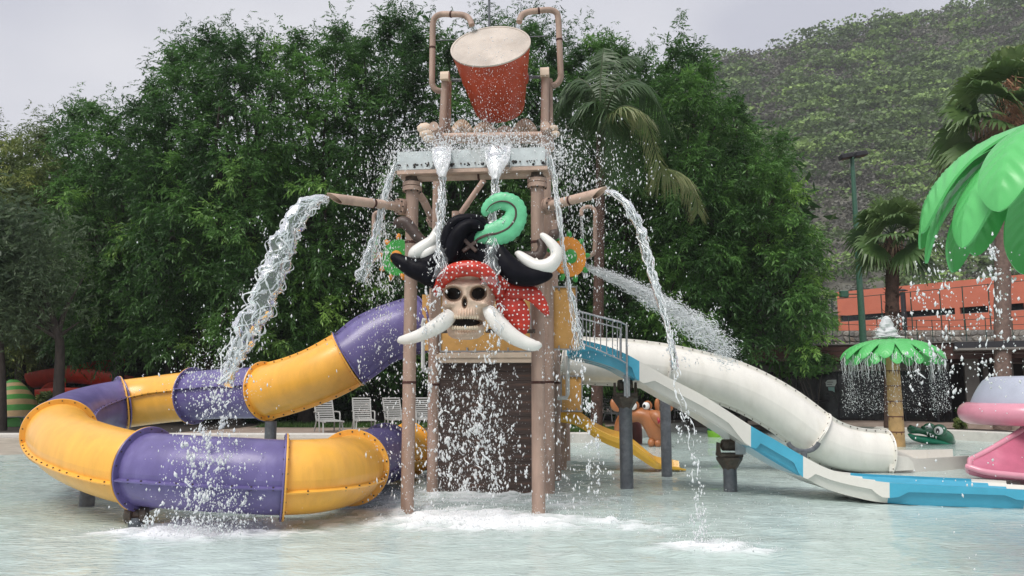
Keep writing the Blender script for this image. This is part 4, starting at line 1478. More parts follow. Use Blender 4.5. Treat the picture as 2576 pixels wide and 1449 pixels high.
for sgn, xe in ((-1, 1136), (1, 1362)):
    q = TP(xe, 201 if sgn < 0 else 194, KB + .05)
    q = BC + TR * ((q - BC).dot(TR)) + ZUP * ((q - BC).dot(ZUP)) * .6
    obj('axle', MB().sweep([BC + TR * sgn * .46, q], .024, seg=12), M['steel_grey'], bucket)
    obj('axle_plate', MB().lathe([(.10, -.01), (.10, .012), (.04, .03)], BC + TR * sgn * .485, TR * sgn, 16), M['bucket_red'], bucket)

# ------------------------------------------------------------------ water wheels
def wheel(x, y, k, r, yaw, cd, cc, label):
    c = TP(x, y, k)
    t = thing('spinning_water_toy', label, 'water wheel', c, 'water wheels beside the skull')
    n = (-TD * math.cos(yaw) + TR * math.sin(yaw)).normalized()
    u = n.cross(ZUP).normalized()
    obj('disc', MB().lathe([(0, -.03), (r * .97, -.03), (r, -.02), (r, .02), (r * .97, .03), (0, .03)], c, n, 40), M[cd], t)
    obj('hub', MB().lathe([(r * .36, .03), (r * .36, .06), (r * .26, .09), (0, .10)], c, n, 24), M[cc], t)
    for i in range(9):
        a = i * 2 * math.pi / 9 + .2
        d = u * math.cos(a) + ZUP * math.sin(a)
        e = -u * math.sin(a) + ZUP * math.cos(a)
        obj('cup', MB().ell(c + d * (r * 1.10), (r * .22, r * .13, r * .16), d, e, n, 12, 8), M[cc], t)
    obj('axle', MB().sweep([c - n * .35, c], .03, seg=10), M['post_tan'], t)
wheel(1431, 646, .55, .285, R(38), 'wheel_orange', 'wheel_green', 'orange water wheel with green cups beside the white bone of the pirate hat')
wheel(1001, 648, .62, .27, R(-20), 'wheel_green', 'wheel_orange', 'green water wheel with orange cups behind the left tip of the pirate hat')
# ================================================================== closed tube slide, purple and yellow
def frames(pts):
    n = len(pts)
    out_ = []
    for i in range(n):
        t = (pts[min(i + 1, n - 1)] - pts[max(i - 1, 0)]).normalized()
        s_ = t.cross(ZUP).normalized()
        out_.append((t, s_, s_.cross(t)))
    return out_

def tube_section(parent, pts, r, m, seam, wall=.018, seg=40, fl0=True, fl1=True, half=False, nb=18, label=None, seams=True):
    fr = frames(pts)
    n = len(pts)
    lo, hi = (math.pi * 1.0, math.pi * 2.0) if half else (0, 2 * math.pi)
    mb = MB()
    A = [[p + (s_ * math.cos(a) + u * math.sin(a)) * r for a in np.linspace(lo, hi, seg + 1)] for p, (t, s_, u) in zip(pts, fr)]
    B = [[p + (s_ * math.cos(a) + u * math.sin(a)) * (r - wall) for a in np.linspace(lo, hi, seg + 1)] for p, (t, s_, u) in zip(pts, fr)]
    for i in range(n - 1):
        mb.strip(A[i], A[i + 1])
        mb.strip(B[i + 1], B[i])
    for i in (0, n - 1):
        mb.strip(A[i], B[i])
    if half:
        for k in (0, seg):
            mb.strip([A[i][k] for i in range(n)], [B[i][k] for i in range(n)])
    sec = obj('tube_section', mb, m, parent)
    if label:
        sec['label'] = label
    bolts = MB()
    def ring(i, sg):
        p, (t, s_, u) = pts[i], fr[i]
        w_ = .022
        f0 = .075
        q = p + t * sg * w_ * .5
        mbf = MB()
        if half:
            mbf.strip([p + t * 0 + (s_ * math.cos(a) + u * math.sin(a)) * (r - .01) for a in np.linspace(lo, hi, 24)], [p + (s_ * math.cos(a) + u * math.sin(a)) * (r + f0) for a in np.linspace(lo, hi, 24)])
        else:
            mbf.lathe([(r - .012, -w_ / 2), (r + f0 - .006, -w_ / 2), (r + f0, 0), (r + f0 - .006, w_ / 2), (r - .012, w_ / 2)], q, t, 48, ref=s_, close=True)
        obj('flange', mbf, m, sec)
        if not half:
            for k in range(nb):
                a = 2 * math.pi * (k + .5) / nb
                d = s_ * math.cos(a) + u * math.sin(a)
                bolts.lathe([(.012, -.020), (.010, .020)], q + d * (r + f0 * .58), t, 6)
    if fl0:
        ring(0, 1)
    if fl1:
        ring(n - 1, -1)
    if seams:
        for sd in (seam, seam + math.pi):
            a0, a1, b0, b1 = [], [], [], []
            for p, (t, s_, u) in zip(pts, fr):
                d = s_ * math.cos(sd) + u * math.sin(sd)
                e = -s_ * math.sin(sd) + u * math.cos(sd)
                a0.append(p + d * (r - .01) + e * .012); a1.append(p + d * (r + .062) + e * .009)
                b0.append(p + d * (r - .01) - e * .012); b1.append(p + d * (r + .062) - e * .009)
            ms_ = MB()
            ms_.strip(a0, a1); ms_.strip(a1, b1); ms_.strip(b1, b0)
            ms_.add([a0[0], a1[0], b1[0], b0[0]], [(0, 1, 2, 3)])
            ms_.add([a0[-1], a1[-1], b1[-1], b0[-1]], [(0, 1, 2, 3)])
            obj('seam_flange', ms_, m, sec)
            Lt = 0
            for i in range(1, n):
                Lt += (pts[i] - pts[i - 1]).length
                if Lt > .17:
                    Lt = 0
                    p, (t, s_, u) = pts[i], fr[i]
                    d = s_ * math.cos(sd) + u * math.sin(sd)
                    e = -s_ * math.sin(sd) + u * math.cos(sd)
                    bolts.lathe([(.012, -.022), (.012, .022)], p + d * (r + .038), e, 6)
    if bolts.v:
        obj('bolts', bolts, M['bolt'], sec, kind='stuff')
    return sec

def support(parent, top, zb=-.35, r=.09, m='steel_grey', head=True, tubes=None, rad=.43, hs=1.0):
    c = obj('support_column', MB().sweep([(top.x, top.y, zb), (top.x, top.y, top.z)], r, seg=20), M[m], parent)
    if head:
        mb = MB()
        mb.lathe([(r * 1.0, -.18), (r * 2.0, -.02), (r * 2.0, 0.02), (0, .02)], top, ZUP, 6)
        mb.box(top + ZUP * .05, (.36, .30, .05), bev=.006)
        for s_ in (-1, 1):
            mb.prism([top + Vector((s_ * .16, -.12, .07)), top + Vector((s_ * .16, .12, .07)), top + Vector((s_ * .16, .08, .24)), top + Vector((s_ * .16, -.08, .24))], (.02 * s_, 0, 0))
        mb.lathe([(.07, -.12), (.09, -.1), (.09, .1), (.07, .12)], top + ZUP * .20, (1, 0, 0), 14)
        obj('bracket', mb, M['rusty_steel'], c, smooth=False)
    return c

tube = thing('tube_slide', 'purple and yellow enclosed tube slide coiling down from the tower into the pool', 'slide', (-3.6, 11.5, 0))
TRAD = .43
# centre line: (x px, y px, depth, fixed height or None)
CL = [(1090, 812, 13.4), (1028, 822, 13.2), (948, 851, 13.1), (877, 902, 13.0), (780, 950, 13.05), (668, 984, 13.45), (560, 990, 13.95), (458, 998, 14.3), (380, 1007, 14.45), (300, 1018, 14.3), (226, 1035, 13.7), (172, 1057, 12.8), (150, 1087, 11.8), (175, 1120, 10.95), (240, 1150, 10.3), (330, 1175, 9.85), (430, 1185, 9.6), (520, 1191, 9.5), (620, 1196, 9.45), (715, 1200, 9.5), (800, 1196, 9.7), (868, 1184, 10.4), (905, 1164, 11.6), (945, 1146, 13.0), (985, 1136, 14.2), (1030, 1131, 14.9), (1090, 1126, 15.3)]
cl = [Vector(q) for q in cat_rom([P(x, y, D) for x, y, D in CL], 10)]
for q in cl:
    q.z = max(q.z, .40)
def seg_pts(a, b):
    i0, i1 = int(round(a * 10)), int(round(b * 10))
    return cl[i0:i1 + 1]
SEC = [  # from, to, material, seam angle
    (0.6, 3.0, 'tube_purple', R(78)), (3.0, 5.0, 'tube_yellow', R(82)), (5.0, 6.7, 'tube_purple', R(-14)), (6.7, 8.9, 'tube_yellow', R(-12)),
    (8.9, 12.1, 'tube_purple', R(-20)), (12.1, 15.4, 'tube_yellow', R(-16)), (15.4, 18.95, 'tube_purple', R(-10)), (18.95, 21.4, 'tube_yellow', R(-16)),
    (21.4, 23.6, 'tube_purple', R(-20)), (23.6, 25.0, 'tube_yellow', R(-20))]
for i, (a, b, m, sm) in enumerate(SEC):
    tube_section(tube, seg_pts(a, b), TRAD, M[m], sm, label=None)
tube_section(tube, [q + ZUP * .02 for q in seg_pts(25.0, 26.0)], TRAD, M['tube_purple'], 0, half=True, seams=False, fl0=False)
def under(px, py, D, dz=0):
    q = P(px, py, D)
    return q
# saddle feet
q = P(345, 1262, 9.62); q.z = .10
sup = support(tube, q, r=.085, head=False)
obj('saddle', MB().lathe([(.07, -.13), (.10, -.11), (.10, -.05), (.06, -.03), (.06, .03), (.10, .05), (.10, .11), (.07, .13)], q + ZUP * .03, (1, .25, 0), 18), M['rusty_steel'], sup)
q = P(222, 1215, 11.2); q.z = .42
support(tube, q, r=.10, head=False)
q = P(682, 1052, 13.35); q.z -= .05
support(tube, q, r=.095, head=False)
obj('saddle', MB().lathe([(.05, -.05), (.05, .05)], q + ZUP * .1, (0, 1, 0), 16), M['steel_grey'], tube)
q = P(1010, 1170, 14.4); q.z = .1
support(tube, q, r=.08, head=False)

# ================================================================== white tube slide
wt = thing('tube_slide', 'white enclosed tube slide behind the blue and white open slide', 'slide', (4.0, 16, 0))
WC = [(1392, 898, 16.2), (1480, 908, 16.1), (1580, 913, 16.0), (1680, 926, 15.95), (1760, 943, 15.9), (1830, 962, 15.85), (1900, 992, 15.8), (1975, 1036, 15.75), (2050, 1092, 15.7), (2095, 1118, 15.7), (2150, 1134, 15.75), (2232, 1142, 15.8)]
wl = [Vector(q) for q in cat_rom([P(x, y, D) for x, y, D in WC], 10)]
WR = .42
for a, b, sm in ((0.3, 3.0, R(86)), (3.0, 8.0, R(80)), (8.0, 10.9, R(70))):
    tube_section(wt, wl[int(a * 10):int(b * 10) + 1], WR, M['tube_white'], sm, nb=16)
q = P(1673, 1000, 15.0)
support(wt, q, r=.098, m='steel_grey', head=False)
q = P(1700, 1018, 14.95)
cr_ = P(2022, 1130, 15.25)
mb = MB()
arc = [cr_ + Vector((.30 * math.cos(t), 0, .22 * math.sin(t) + .18)) for t in np.linspace(R(195), R(345), 12)]
mb.sweep(arc, .045, .03, m=(0, 1, 0), seg=8)
mb.sweep([cr_ + Vector((0, 0, -.05)), cr_ + Vector((-.02, 0, -.55))], .06, seg=10)
obj('saddle', mb, M['steel_grey'], wt)
# run-out trough at the foot
def wall_run(pts, h, th, dz=0):
    mb = MB()
    for p_, q_ in zip(pts[:-1], pts[1:]):
        mb.bar(p_ + ZUP * (h / 2 - .2 + dz), q_ + ZUP * (h / 2 - .2 + dz), th, h + .4)
    return mb
near = [P(2236, 1176, 15.5), P(2300, 1178, 15.6), P(2400, 1173, 16.1), P(2500, 1168, 16.6), P(2640, 1160, 17.2)]
far = [P(2250, 1150, 17.9), P(2330, 1149, 18.0), P(2395, 1147, 18.2)]
for q in near + far:
    q.z = 0
mb = MB()
top_n = [(0, .42), (.15, .40), (.32, .34), (.5, .22), (.8, .22)]
pl, ph = [], []
nn = [Vector(q) for q in cat_rom(near, 8)]
L0 = 0
for i, q in enumerate(nn):
    if i:
        L0 += (nn[i] - nn[i - 1]).length
    h = np.interp(L0, [0, .12, .35, .55, .7, 9], [.46, .44, .36, .27, .25, .25])
    pl.append(Vector((q.x, q.y, -.3)))
    ph.append(Vector((q.x, q.y, h)))
off = Vector((0, .06, 0))
mb.strip(pl, ph)
mb.strip(ph, [q + off for q in ph])
mb.strip([q + off for q in ph], [q + off for q in pl])
obj('trough_side', mb, M['slide_white'], wt)
mb = wall_run(far, .25, .06)
obj('trough_side', mb, M['slide_white'], wt, smooth=False)
mb = MB().bar(Vector((nn[0].x, nn[0].y, .14)) + Vector((.45, -.02, 0)), Vector((nn[0].x, nn[0].y, .14)) + Vector((1.2, -.0, 0)), .03, .16)
mb = MB()
fl_ = [Vector((q.x, q.y + .06, .06)) for q in nn]
mb.strip(fl_, [Vector((q.x, q.y + 1.9, .06)) for q in nn])
obj('trough_floor', mb, M['slide_white'], wt)
cap_ = [P(2240, 1180, 15.45), P(2290, 1182, 15.5)]
mb = MB()
mb.prism([P(2238, 1150, 15.40), P(2262, 1146, 15.42), P(2285, 1150, 15.44), P(2297, 1163, 15.46), P(2301, 1182, 15.47), P(2238, 1186, 15.40)], (0, .03, 0))
obj('trough_cup', mb, M['tube_white'], wt, smooth=False)

# ================================================================== open blue and white slide
ls = thing('lane_slide', 'open three-lane slide in alternating blue and white sections running into the pool', 'slide', (3.2, 12.5, 0))
# near top edge, near lower edge, depth
LE = [(1440, 851, 884, 12.75), (1523, 872, 912, 12.55), (1575, 893, 940, 12.45), (1608, 911, 958, 12.4), (1690, 956, 1006, 12.28), (1775, 1001, 1052, 12.15), (1888, 1073, 1124, 12.0), (1950, 1109, 1162, 11.85), (2019, 1149, 1200, 11.7), (2082, 1181, 1226, 11.6), (2158, 1203, 1243, 11.48), (2236, 1216, 1252, 11.36), (2400, 1225, 1256, 11.15), (2580, 1234, 1259, 10.92), (2680, 1240, 1262, 10.8)]
le = cat_rom([(*P(x, y, D), *P(x, y2, D)) for x, y, y2, D in LE], 6)
topE = [Vector(q[:3]) for q in le]
botE = [Vector(q[3:]) for q in le]
LW = 1.28
def lane_shell(name, i0, i1, m):
    """three U lanes between raised rims"""
    us = np.linspace(0, 1, 49)
    mb = MB()
    rows, rows2 = [], []
    for i in range(i0, i1 + 1):
        p = topE[i]
        dep = min(.26, max(.07, (topE[i].z + .02) * .9))
        r_, r2 = [], []
        for u in us:
            v = (u * 3) % 1.0 if u < 1 else 1.0
            sd = 2 * abs(v - .5)
            prof = 1 - min(1, max(0, (sd - .62) / .30)) ** 1.5 if sd < .92 else 0.0
            z = -dep * prof
            r_.append(p + Vector((0, LW * u, z)))
            r2.append(p + Vector((0, LW * u, z - .02)))
        rows.append(r_); rows2.append(r2)
    for a, b in zip(rows[:-1], rows[1:]):
        mb.strip(a, b)
    for a, b in zip(rows2[:-1], rows2[1:]):
        mb.strip(b, a)
    for a, b in ((rows[0], rows2[0]), (rows[-1], rows2[-1])):
        mb.strip(a, b)
    for k in (0, -1):
        mb.strip([q[k] for q in rows], [q[k] for q in rows2])
    o = obj(name, mb, m, ls)
    # skirt along both sides: full depth at the joints, arched between
    for side, y0 in ((0, -.022), (1, LW - .01)):
        ms_ = MB()
        a, b = [], []
        n = i1 - i0
        for i in range(i0, i1 + 1):
            t = (i - i0) / n
            arch = min(1.0, max(0.0, (min(t, 1 - t) - .05) / .13))
            arch = arch * arch * (3 - 2 * arch)
            q = topE[i].lerp(botE[i], 1 - .48 * arch)
            a.append(topE[i] + Vector((0, y0, .012)))
            b.append(q + Vector((0, y0, 0)))
        th = Vector((0, .03, 0))
        ms_.strip(a, b)
        ms_.strip([q + th for q in b], [q + th for q in a])
        ms_.strip([q + th for q in a], a)
        ms_.strip(b, [q + th for q in b])
        ms_.add([a[0], b[0], b[0] + th, a[0] + th], [(0, 1, 2, 3)])
        ms_.add([a[-1], b[-1], b[-1] + th, a[-1] + th], [(3, 2, 1, 0)])
        obj('skirt', ms_, m, o)
        if side == 0:
            # recessed flank of the lane seen under the arch
            fl_ = MB()
            fl_.strip([topE[i].lerp(botE[i], .40) + Vector((0, .09, 0)) for i in range(i0, i1 + 1)], [topE[i].lerp(botE[i], .99) + Vector((0, .12, 0)) for i in range(i0, i1 + 1)])
            fl_.strip([topE[i].lerp(botE[i], .99) + Vector((0, .12, 0)) for i in range(i0, i1 + 1)], [topE[i].lerp(botE[i], 1.0) + Vector((0, LW - .12, 0)) for i in range(i0, i1 + 1)])
            fl_.strip([topE[i].lerp(botE[i], .40) + Vector((0, .09, 0)) for i in range(i0, i1 + 1)], [topE[i].lerp(botE[i], .38) + Vector((0, -.01, 0)) for i in range(i0, i1 + 1)])
            obj('flank', fl_, m, o)
    return o
cuts = [0, 3, 6, 8, 11, 13, 14]
cols = ['slide_blue', 'slide_white', 'slide_blue', 'slide_white', 'slide_blue', 'slide_white']
for a, b, m in zip(cuts[:-1], cuts[1:], cols):
    lane_shell('slide_section', a * 6, b * 6, M[m])
q = P(1573, 1000, 13.05)
support(ls, q, r=.107)
q2 = P(1835, 1152, 12.75)
support(ls, q2, r=.105)
mb = MB()
mb.box(q2 + Vector((.12, -.2, .24)), (.16, .015, .34), bev=.004)
obj('hanger_plate', mb, M['galv'], ls, smooth=False)
mb = MB().box(q + Vector((0, -.2, .2)), (.10, .015, .36), bev=.004)
obj('hanger_plate', mb, M['galv'], ls, smooth=False)

# ================================================================== small yellow slide
ys_ = thing('yellow_slide', 'small yellow wavy slide under the white tube slide', 'slide', P(1660, 1180, 15.8))
YE = [(1405, 1036, 1060, 16.0), (1440, 1040, 1066, 15.95), (1470, 1054, 1081, 15.9), (1500, 1076, 1103, 15.85), (1540, 1095, 1122, 15.8), (1580, 1107, 1136, 15.75), (1610, 1127, 1154, 15.7), (1645, 1156, 1177, 15.7), (1665, 1168, 1180, 15.85), (1705, 1176, 1183, 15.8), (1725, 1180, 1184, 15.75)]
ye = cat_rom([(*P(x, y, D), *P(x, y2, D)) for x, y, y2, D in YE], 5)
mb = MB()
rowsY = []
for q in ye:
    a, b = Vector(q[:3]), Vector(q[3:])
    h = a.z - b.z
    pr = [(-.03, -h * .55), (-.03, -h * .1), (0, 0), (.06, 0), (.12, -h * .6), (.35, -h * .7), (.58, -h * .5), (.64, .10), (.70, .10), (.73, -h * .2), (.73, -h), (.0, -h * 1.05), (-.03, -h * .55)]
    rowsY.append([a + Vector((0, u, z)) for u, z in pr])
for a, b in zip(rowsY[:-1], rowsY[1:]):
    mb.strip(a, b)
mb.add(rowsY[-1][:-1], [tuple(range(len(rowsY[-1]) - 1))])
obj('slide_bed', mb, M['slide_yellow'], ys_)
# ================================================================== pirate skull sign
def S(zx, zy, off=0.0):
    return TP(905.6 + zx * .3334, 456.2 + zy * .3334, -.32 - off)
ZU = .001745          # metres per drawing unit on the sign plane
sign = thing('pirate_skull_sign', 'sculpted pirate skull with black hat, red dotted bandana and white tusks on the tower front', 'sculpture', T0 + TR * .85 - TD * .3 + ZUP * 2.0)

m = bpy.data.materials.new('bandana_red')
m.use_nodes = True
t = m.node_tree
b = t.nodes['Principled BSDF']
tc = t.nodes.new('ShaderNodeTexCoord')
sx = t.nodes.new('ShaderNodeSeparateXYZ')
cx = t.nodes.new('ShaderNodeCombineXYZ')
t.links.new(tc.outputs['Object'], sx.inputs[0])
t.links.new(sx.outputs['X'], cx.inputs['X'])
t.links.new(sx.outputs['Z'], cx.inputs['Y'])
vo = t.nodes.new('ShaderNodeTexVoronoi')
vo.voronoi_dimensions = '2D'
vo.inputs['Scale'].default_value = 15.5
vo.inputs['Randomness'].default_value = 0.45
t.links.new(cx.outputs[0], vo.inputs['Vector'])
cp = t.nodes.new('ShaderNodeMath'); cp.operation = 'LESS_THAN'; cp.inputs[1].default_value = .165
t.links.new(vo.outputs['Distance'], cp.inputs[0])
nz = t.nodes.new('ShaderNodeTexNoise'); nz.inputs['Scale'].default_value = 9
rp = t.nodes.new('ShaderNodeValToRGB')
rp.color_ramp.elements[0].color = (.36, .018, .010, 1); rp.color_ramp.elements[0].position = .3
rp.color_ramp.elements[1].color = (.58, .040, .020, 1); rp.color_ramp.elements[1].position = .7
t.links.new(tc.outputs['Object'], nz.inputs['Vector'])
t.links.new(nz.outputs['Fac'], rp.inputs['Fac'])
mxx = t.nodes.new('ShaderNodeMix'); mxx.data_type = 'RGBA'
t.links.new(cp.outputs[0], mxx.inputs[0]); t.links.new(rp.outputs['Color'], mxx.inputs[6]); mxx.inputs[7].default_value = (.78, .76, .74, 1)
t.links.new(mxx.outputs[2], b.inputs['Base Color'])
b.inputs['Roughness'].default_value = .35
M['bandana'] = m

mat('tooth_ivory', (0.66, 0.55, 0.42), 0.4, 0.12, 20)
def skull():
    ys = np.linspace(600, 1196, 150)
    us = np.linspace(-1, 1, 121)
    hw_k = ([600, 660, 720, 800, 880, 930, 960, 1000, 1060, 1120, 1160, 1185, 1196], [110, 170, 196, 206, 202, 198, 182, 156, 144, 142, 130, 95, 40])
    cx_k = ([600, 900, 1000, 1196], [828, 822, 800, 795])
    H_k = ([600, 680, 780, 900, 1000, 1080, 1150, 1196], [90, 160, 190, 190, 170, 160, 135, 50])
    X = np.zeros((len(ys), len(us))); Y = np.zeros_like(X); Hh = np.zeros_like(X); black = np.zeros_like(X)
    for j, y in enumerate(ys):
        hw = np.interp(y, *hw_k)
        x = np.interp(y, *cx_k) + us * hw
        X[j] = x; Y[j] = y
        Hh[j] = np.interp(y, *H_k) * np.sqrt(np.clip(1 - us ** 2, 0, 1)) ** .8
    def g(cx_, cy, rx, ry, p=1.0):
        return np.exp(-(((X - cx_) / rx) ** 2 + ((Y - cy) / ry) ** 2) * p)
    def hole(cx_, cy, rx, ry, depth, soft=.35, rot=0):
        dx, dy = X - cx_, Y - cy
        c, s_ = math.cos(rot), math.sin(rot)
        d = np.sqrt(((dx * c + dy * s_) / rx) ** 2 + ((-dx * s_ + dy * c) / ry) ** 2)
        k = np.clip((1 + soft - d) / soft, 0, 1)
        k = k * k * (3 - 2 * k)
        return -depth * k, d
    # brows, cheeks, jaw
    Hh += 42 * g(695, 783, 75, 24) + 42 * g(898, 781, 70, 24) + 22 * g(800, 800, 40, 34)
    Hh += 26 * g(795, 862, 26, 50) + 44 * g(648, 928, 50, 26) + 44 * g(945, 926, 47, 26)
    Hh -= 60 * g(655, 1015, 36, 46) + 60 * g(935, 1015, 36, 46)
    Hh += 34 * g(790, 1005, 95, 40) + 30 * g(790, 1155, 80, 28) - 18 * g(790, 1120, 110, 10)
    Hh += 7 * np.sin((Y - 700) * .13 + .006 * (X - 800) ** 2 * .01) * g(800, 745, 120, 40)
    Hh += 9 * np.sin(X * .30) * g(790, 990, 95, 26) + 8 * np.sin(X * .30) * g(790, 1135, 95, 16)
    d1, e1 = hole(706, 848, 54, 46, 130, .38, .25)
    d2, e2 = hole(893, 845, 51, 46, 130, .38, -.25)
    d3, e3 = hole(790, 914, 15, 34, 70, .6)
    d4, e4 = hole(790, 1066, 118, 32, 90, .25)
    Hh = Hh + d1 + d2 + d3 + d4
    blk = (e1 < 1.02) | (e2 < 1.02) | (e3 < 1.0) | (e4 < 1.0)
    Hh += 3.0 * fbm(np.stack([X.ravel() * .03, Y.ravel() * .03, np.zeros(X.size)], 1), 3, 8).reshape(X.shape)
    vs = []
    for j in range(len(ys)):
        for i in range(len(us)):
            vs.append(S(X[j, i], Y[j, i], max(-20, Hh[j, i]) * ZU))
    nj, ni = X.shape
    mb = MB()
    idx = lambda j, i: j * ni + i
    fs, ms = [], []
    for j in range(nj - 1):
        for i in range(ni - 1):
            fs.append((idx(j, i), idx(j, i + 1), idx(j + 1, i + 1), idx(j + 1, i)))
            ms.append(1 if (blk[j, i] and blk[j + 1, i + 1]) else 0)
    # flat back
    nb_ = len(vs)
    ring = [(0, i) for i in range(ni)] + [(j, ni - 1) for j in range(1, nj)] + [(nj - 1, i) for i in range(ni - 2, -1, -1)] + [(j, 0) for j in range(nj - 2, 0, -1)]
    for (j, i) in ring:
        vs.append(S(X[j, i], Y[j, i], -.10))
    n = len(ring)
    for q in range(n):
        a, b_ = ring[q], ring[(q + 1) % n]
        fs.append((idx(*a), nb_ + q, nb_ + (q + 1) % n, idx(*b_)))
        ms.append(0)
    fs.append(tuple(nb_ + q for q in range(n)))
    ms.append(0)
    me = bpy.data.meshes.new('skull')
    me.from_pydata([tuple(v) for v in vs], [], fs)
    me.materials.append(M['bone']); me.materials.append(M['socket_black'])
    for p, k in zip(me.polygons, ms):
        p.material_index = k
        p.use_smooth = True
    me.update()
    return obj('skull', me, None, sign)
sk = skull()
# teeth
for row, (y, n, x0, x1, hh, off) in enumerate(((1022, 11, 690, 895, 17, 186), (1108, 11, 692, 893, 16, 176))):
    for i in range(n):
        u = (i + .5) / n
        x = x0 + (x1 - x0) * u
        du = (u - .5) * 2
        o_ = (off - 46 * du * du) * ZU
        obj('tooth', MB().ell(S(x, y + (5 if row == 0 else -5) * du * du, o_), (10.5 * ZU, 11 * ZU, hh * ZU), TR, TD, ZUP, 8, 6), M['tooth_ivory'], sk)

def sw(name, pts, w_, d_, mname, per=6, parent=None, serr=0.0, seg=16):
    """flattened sweep on the sign: pts (zx, zy, off units), half widths and half depths in drawing units"""
    P3 = cat_rom([(*p, ww, dd) for p, ww, dd in zip(pts, w_, d_)], per)
    q = [S(v[0], v[1], v[2] * ZU) for v in P3]
    ra = [max(.002, v[3] * ZU * (1 + serr * math.sin(i * 2.2))) for i, v in enumerate(P3)]
    rb = [max(.002, v[4] * ZU) for v in P3]
    return obj(name, MB().sweep(q, ra, rb, m=-TD, seg=seg), M[mname], parent or sign)

# bandana
band_pts = [(588, 850, 50), (596, 800, 95), (628, 740, 135), (684, 690, 185), (752, 664, 215), (830, 656, 224), (908, 670, 215), (976, 714, 190), (1026, 775, 150), (1055, 850, 100)]
sw('bandana', band_pts, [18, 38, 52, 58, 58, 58, 58, 58, 56, 38], [36, 60, 66, 66, 66, 66, 66, 66, 66, 50], 'bandana', 6)
sw('bandana_knot', [(1030, 720, 110), (1080, 760, 120), (1110, 790, 100)], [30, 62, 36], [30, 50, 30], 'bandana')
sw('bandana_tail', [(1070, 800, 70), (1140, 830, 85), (1230, 835, 90), (1300, 850, 95), (1350, 900, 95), (1390, 960, 90), (1420, 1012, 85)], [50, 62, 56, 60, 50, 36, 12], [26, 32, 30, 28, 26, 20, 8], 'bandana')
sw('bandana_tail', [(1050, 850, 60), (1110, 920, 70), (1165, 980, 75), (1210, 1050, 75), (1235, 1110, 70), (1246, 1152, 66)], [40, 92, 104, 80, 46, 8], [22, 30, 30, 26, 20, 6], 'bandana')
# tusks
sw('tusk', [(690, 1000, 120), (640, 1050, 150), (560, 1105, 165), (450, 1162, 160), (360, 1190, 145), (300, 1198, 130), (286, 1197, 126)], [50, 62, 58, 47, 40, 26, 10], [46, 52, 50, 42, 36, 24, 10], 'tusk_white', 7)
sw('tusk', [(945, 940, 110), (990, 1000, 140), (1060, 1090, 160), (1140, 1160, 160), (1230, 1212, 150), (1310, 1238, 140), (1355, 1232, 130), (1368, 1226, 126)], [30, 56, 64, 58, 50, 42, 26, 10], [30, 48, 52, 48, 42, 36, 24, 10], 'tusk_white', 7)
# hat
body = [(560, 818), (575, 740), (640, 650), (655, 560), (655, 430), (690, 330), (760, 280), (840, 270), (920, 285), (965, 340), (990, 450), (1060, 470), (1090, 560), (1150, 640), (1180, 780), (1060, 770), (990, 700), (900, 640), (800, 610), (700, 640), (640, 720), (600, 800)]
bp_ = [S(x, y, .10) for x, y in body]
mbb = MB()
cen_ = S(820, 520, .27)
n = len(bp_)
inner = [q.lerp(cen_, .35) - TD * .10 for q in bp_]
mbb.add(bp_ + inner + [cen_] + [q + TD * .22 for q in bp_], [(i, (i + 1) % n, n + (i + 1) % n, n + i) for i in range(n)] + [(n + i, n + (i + 1) % n, 2 * n) for i in range(n)] + [(i, 2 * n + 1 + i, 2 * n + 1 + (i + 1) % n, (i + 1) % n) for i in range(n)] + [tuple(2 * n + 1 + i for i in range(n))])
hat = obj('hat_body', mbb, M['hat_black'], sign)
sw('hat_fold', [(640, 640, 100), (650, 520, 120), (672, 400, 125), (720, 320, 125), (800, 292, 120), (890, 300, 110), (945, 350, 100), (960, 420, 90)], [40, 52, 56, 52, 46, 46, 40, 26], [70, 86, 90, 86, 80, 70, 60, 40], 'hat_black')
sw('hat_fold', [(690, 600, 140), (705, 500, 160), (740, 410, 165), (800, 350, 160), (870, 335, 150), (930, 365, 130)], [56, 64, 64, 58, 48, 30], [76, 86, 88, 80, 70, 46], 'hat_black')
sw('hat_brim', [(236, 582, 120), (262, 578, 130), (320, 612, 140), (400, 655, 145), (490, 690, 140), (560, 740, 120), (590, 800, 90)], [14, 40, 56, 72, 80, 78, 36], [14, 38, 52, 62, 68, 62, 36], 'hat_black')
sw('hat_brim', [(400, 600, 110), (480, 620, 120), (560, 600, 120), (640, 590, 120), (680, 640, 110)], [24, 50, 60, 60, 40], [30, 44, 50, 50, 40], 'hat_black')
sw('hat_brim', [(1040, 470, 110), (1062, 540, 130), (1100, 620, 145), (1170, 690, 150), (1260, 720, 150), (1350, 718, 145), (1425, 700, 130), (1440, 690, 125)], [26, 56, 80, 86, 74, 58, 38, 10], [36, 56, 68, 72, 64, 52, 36, 10], 'hat_black')
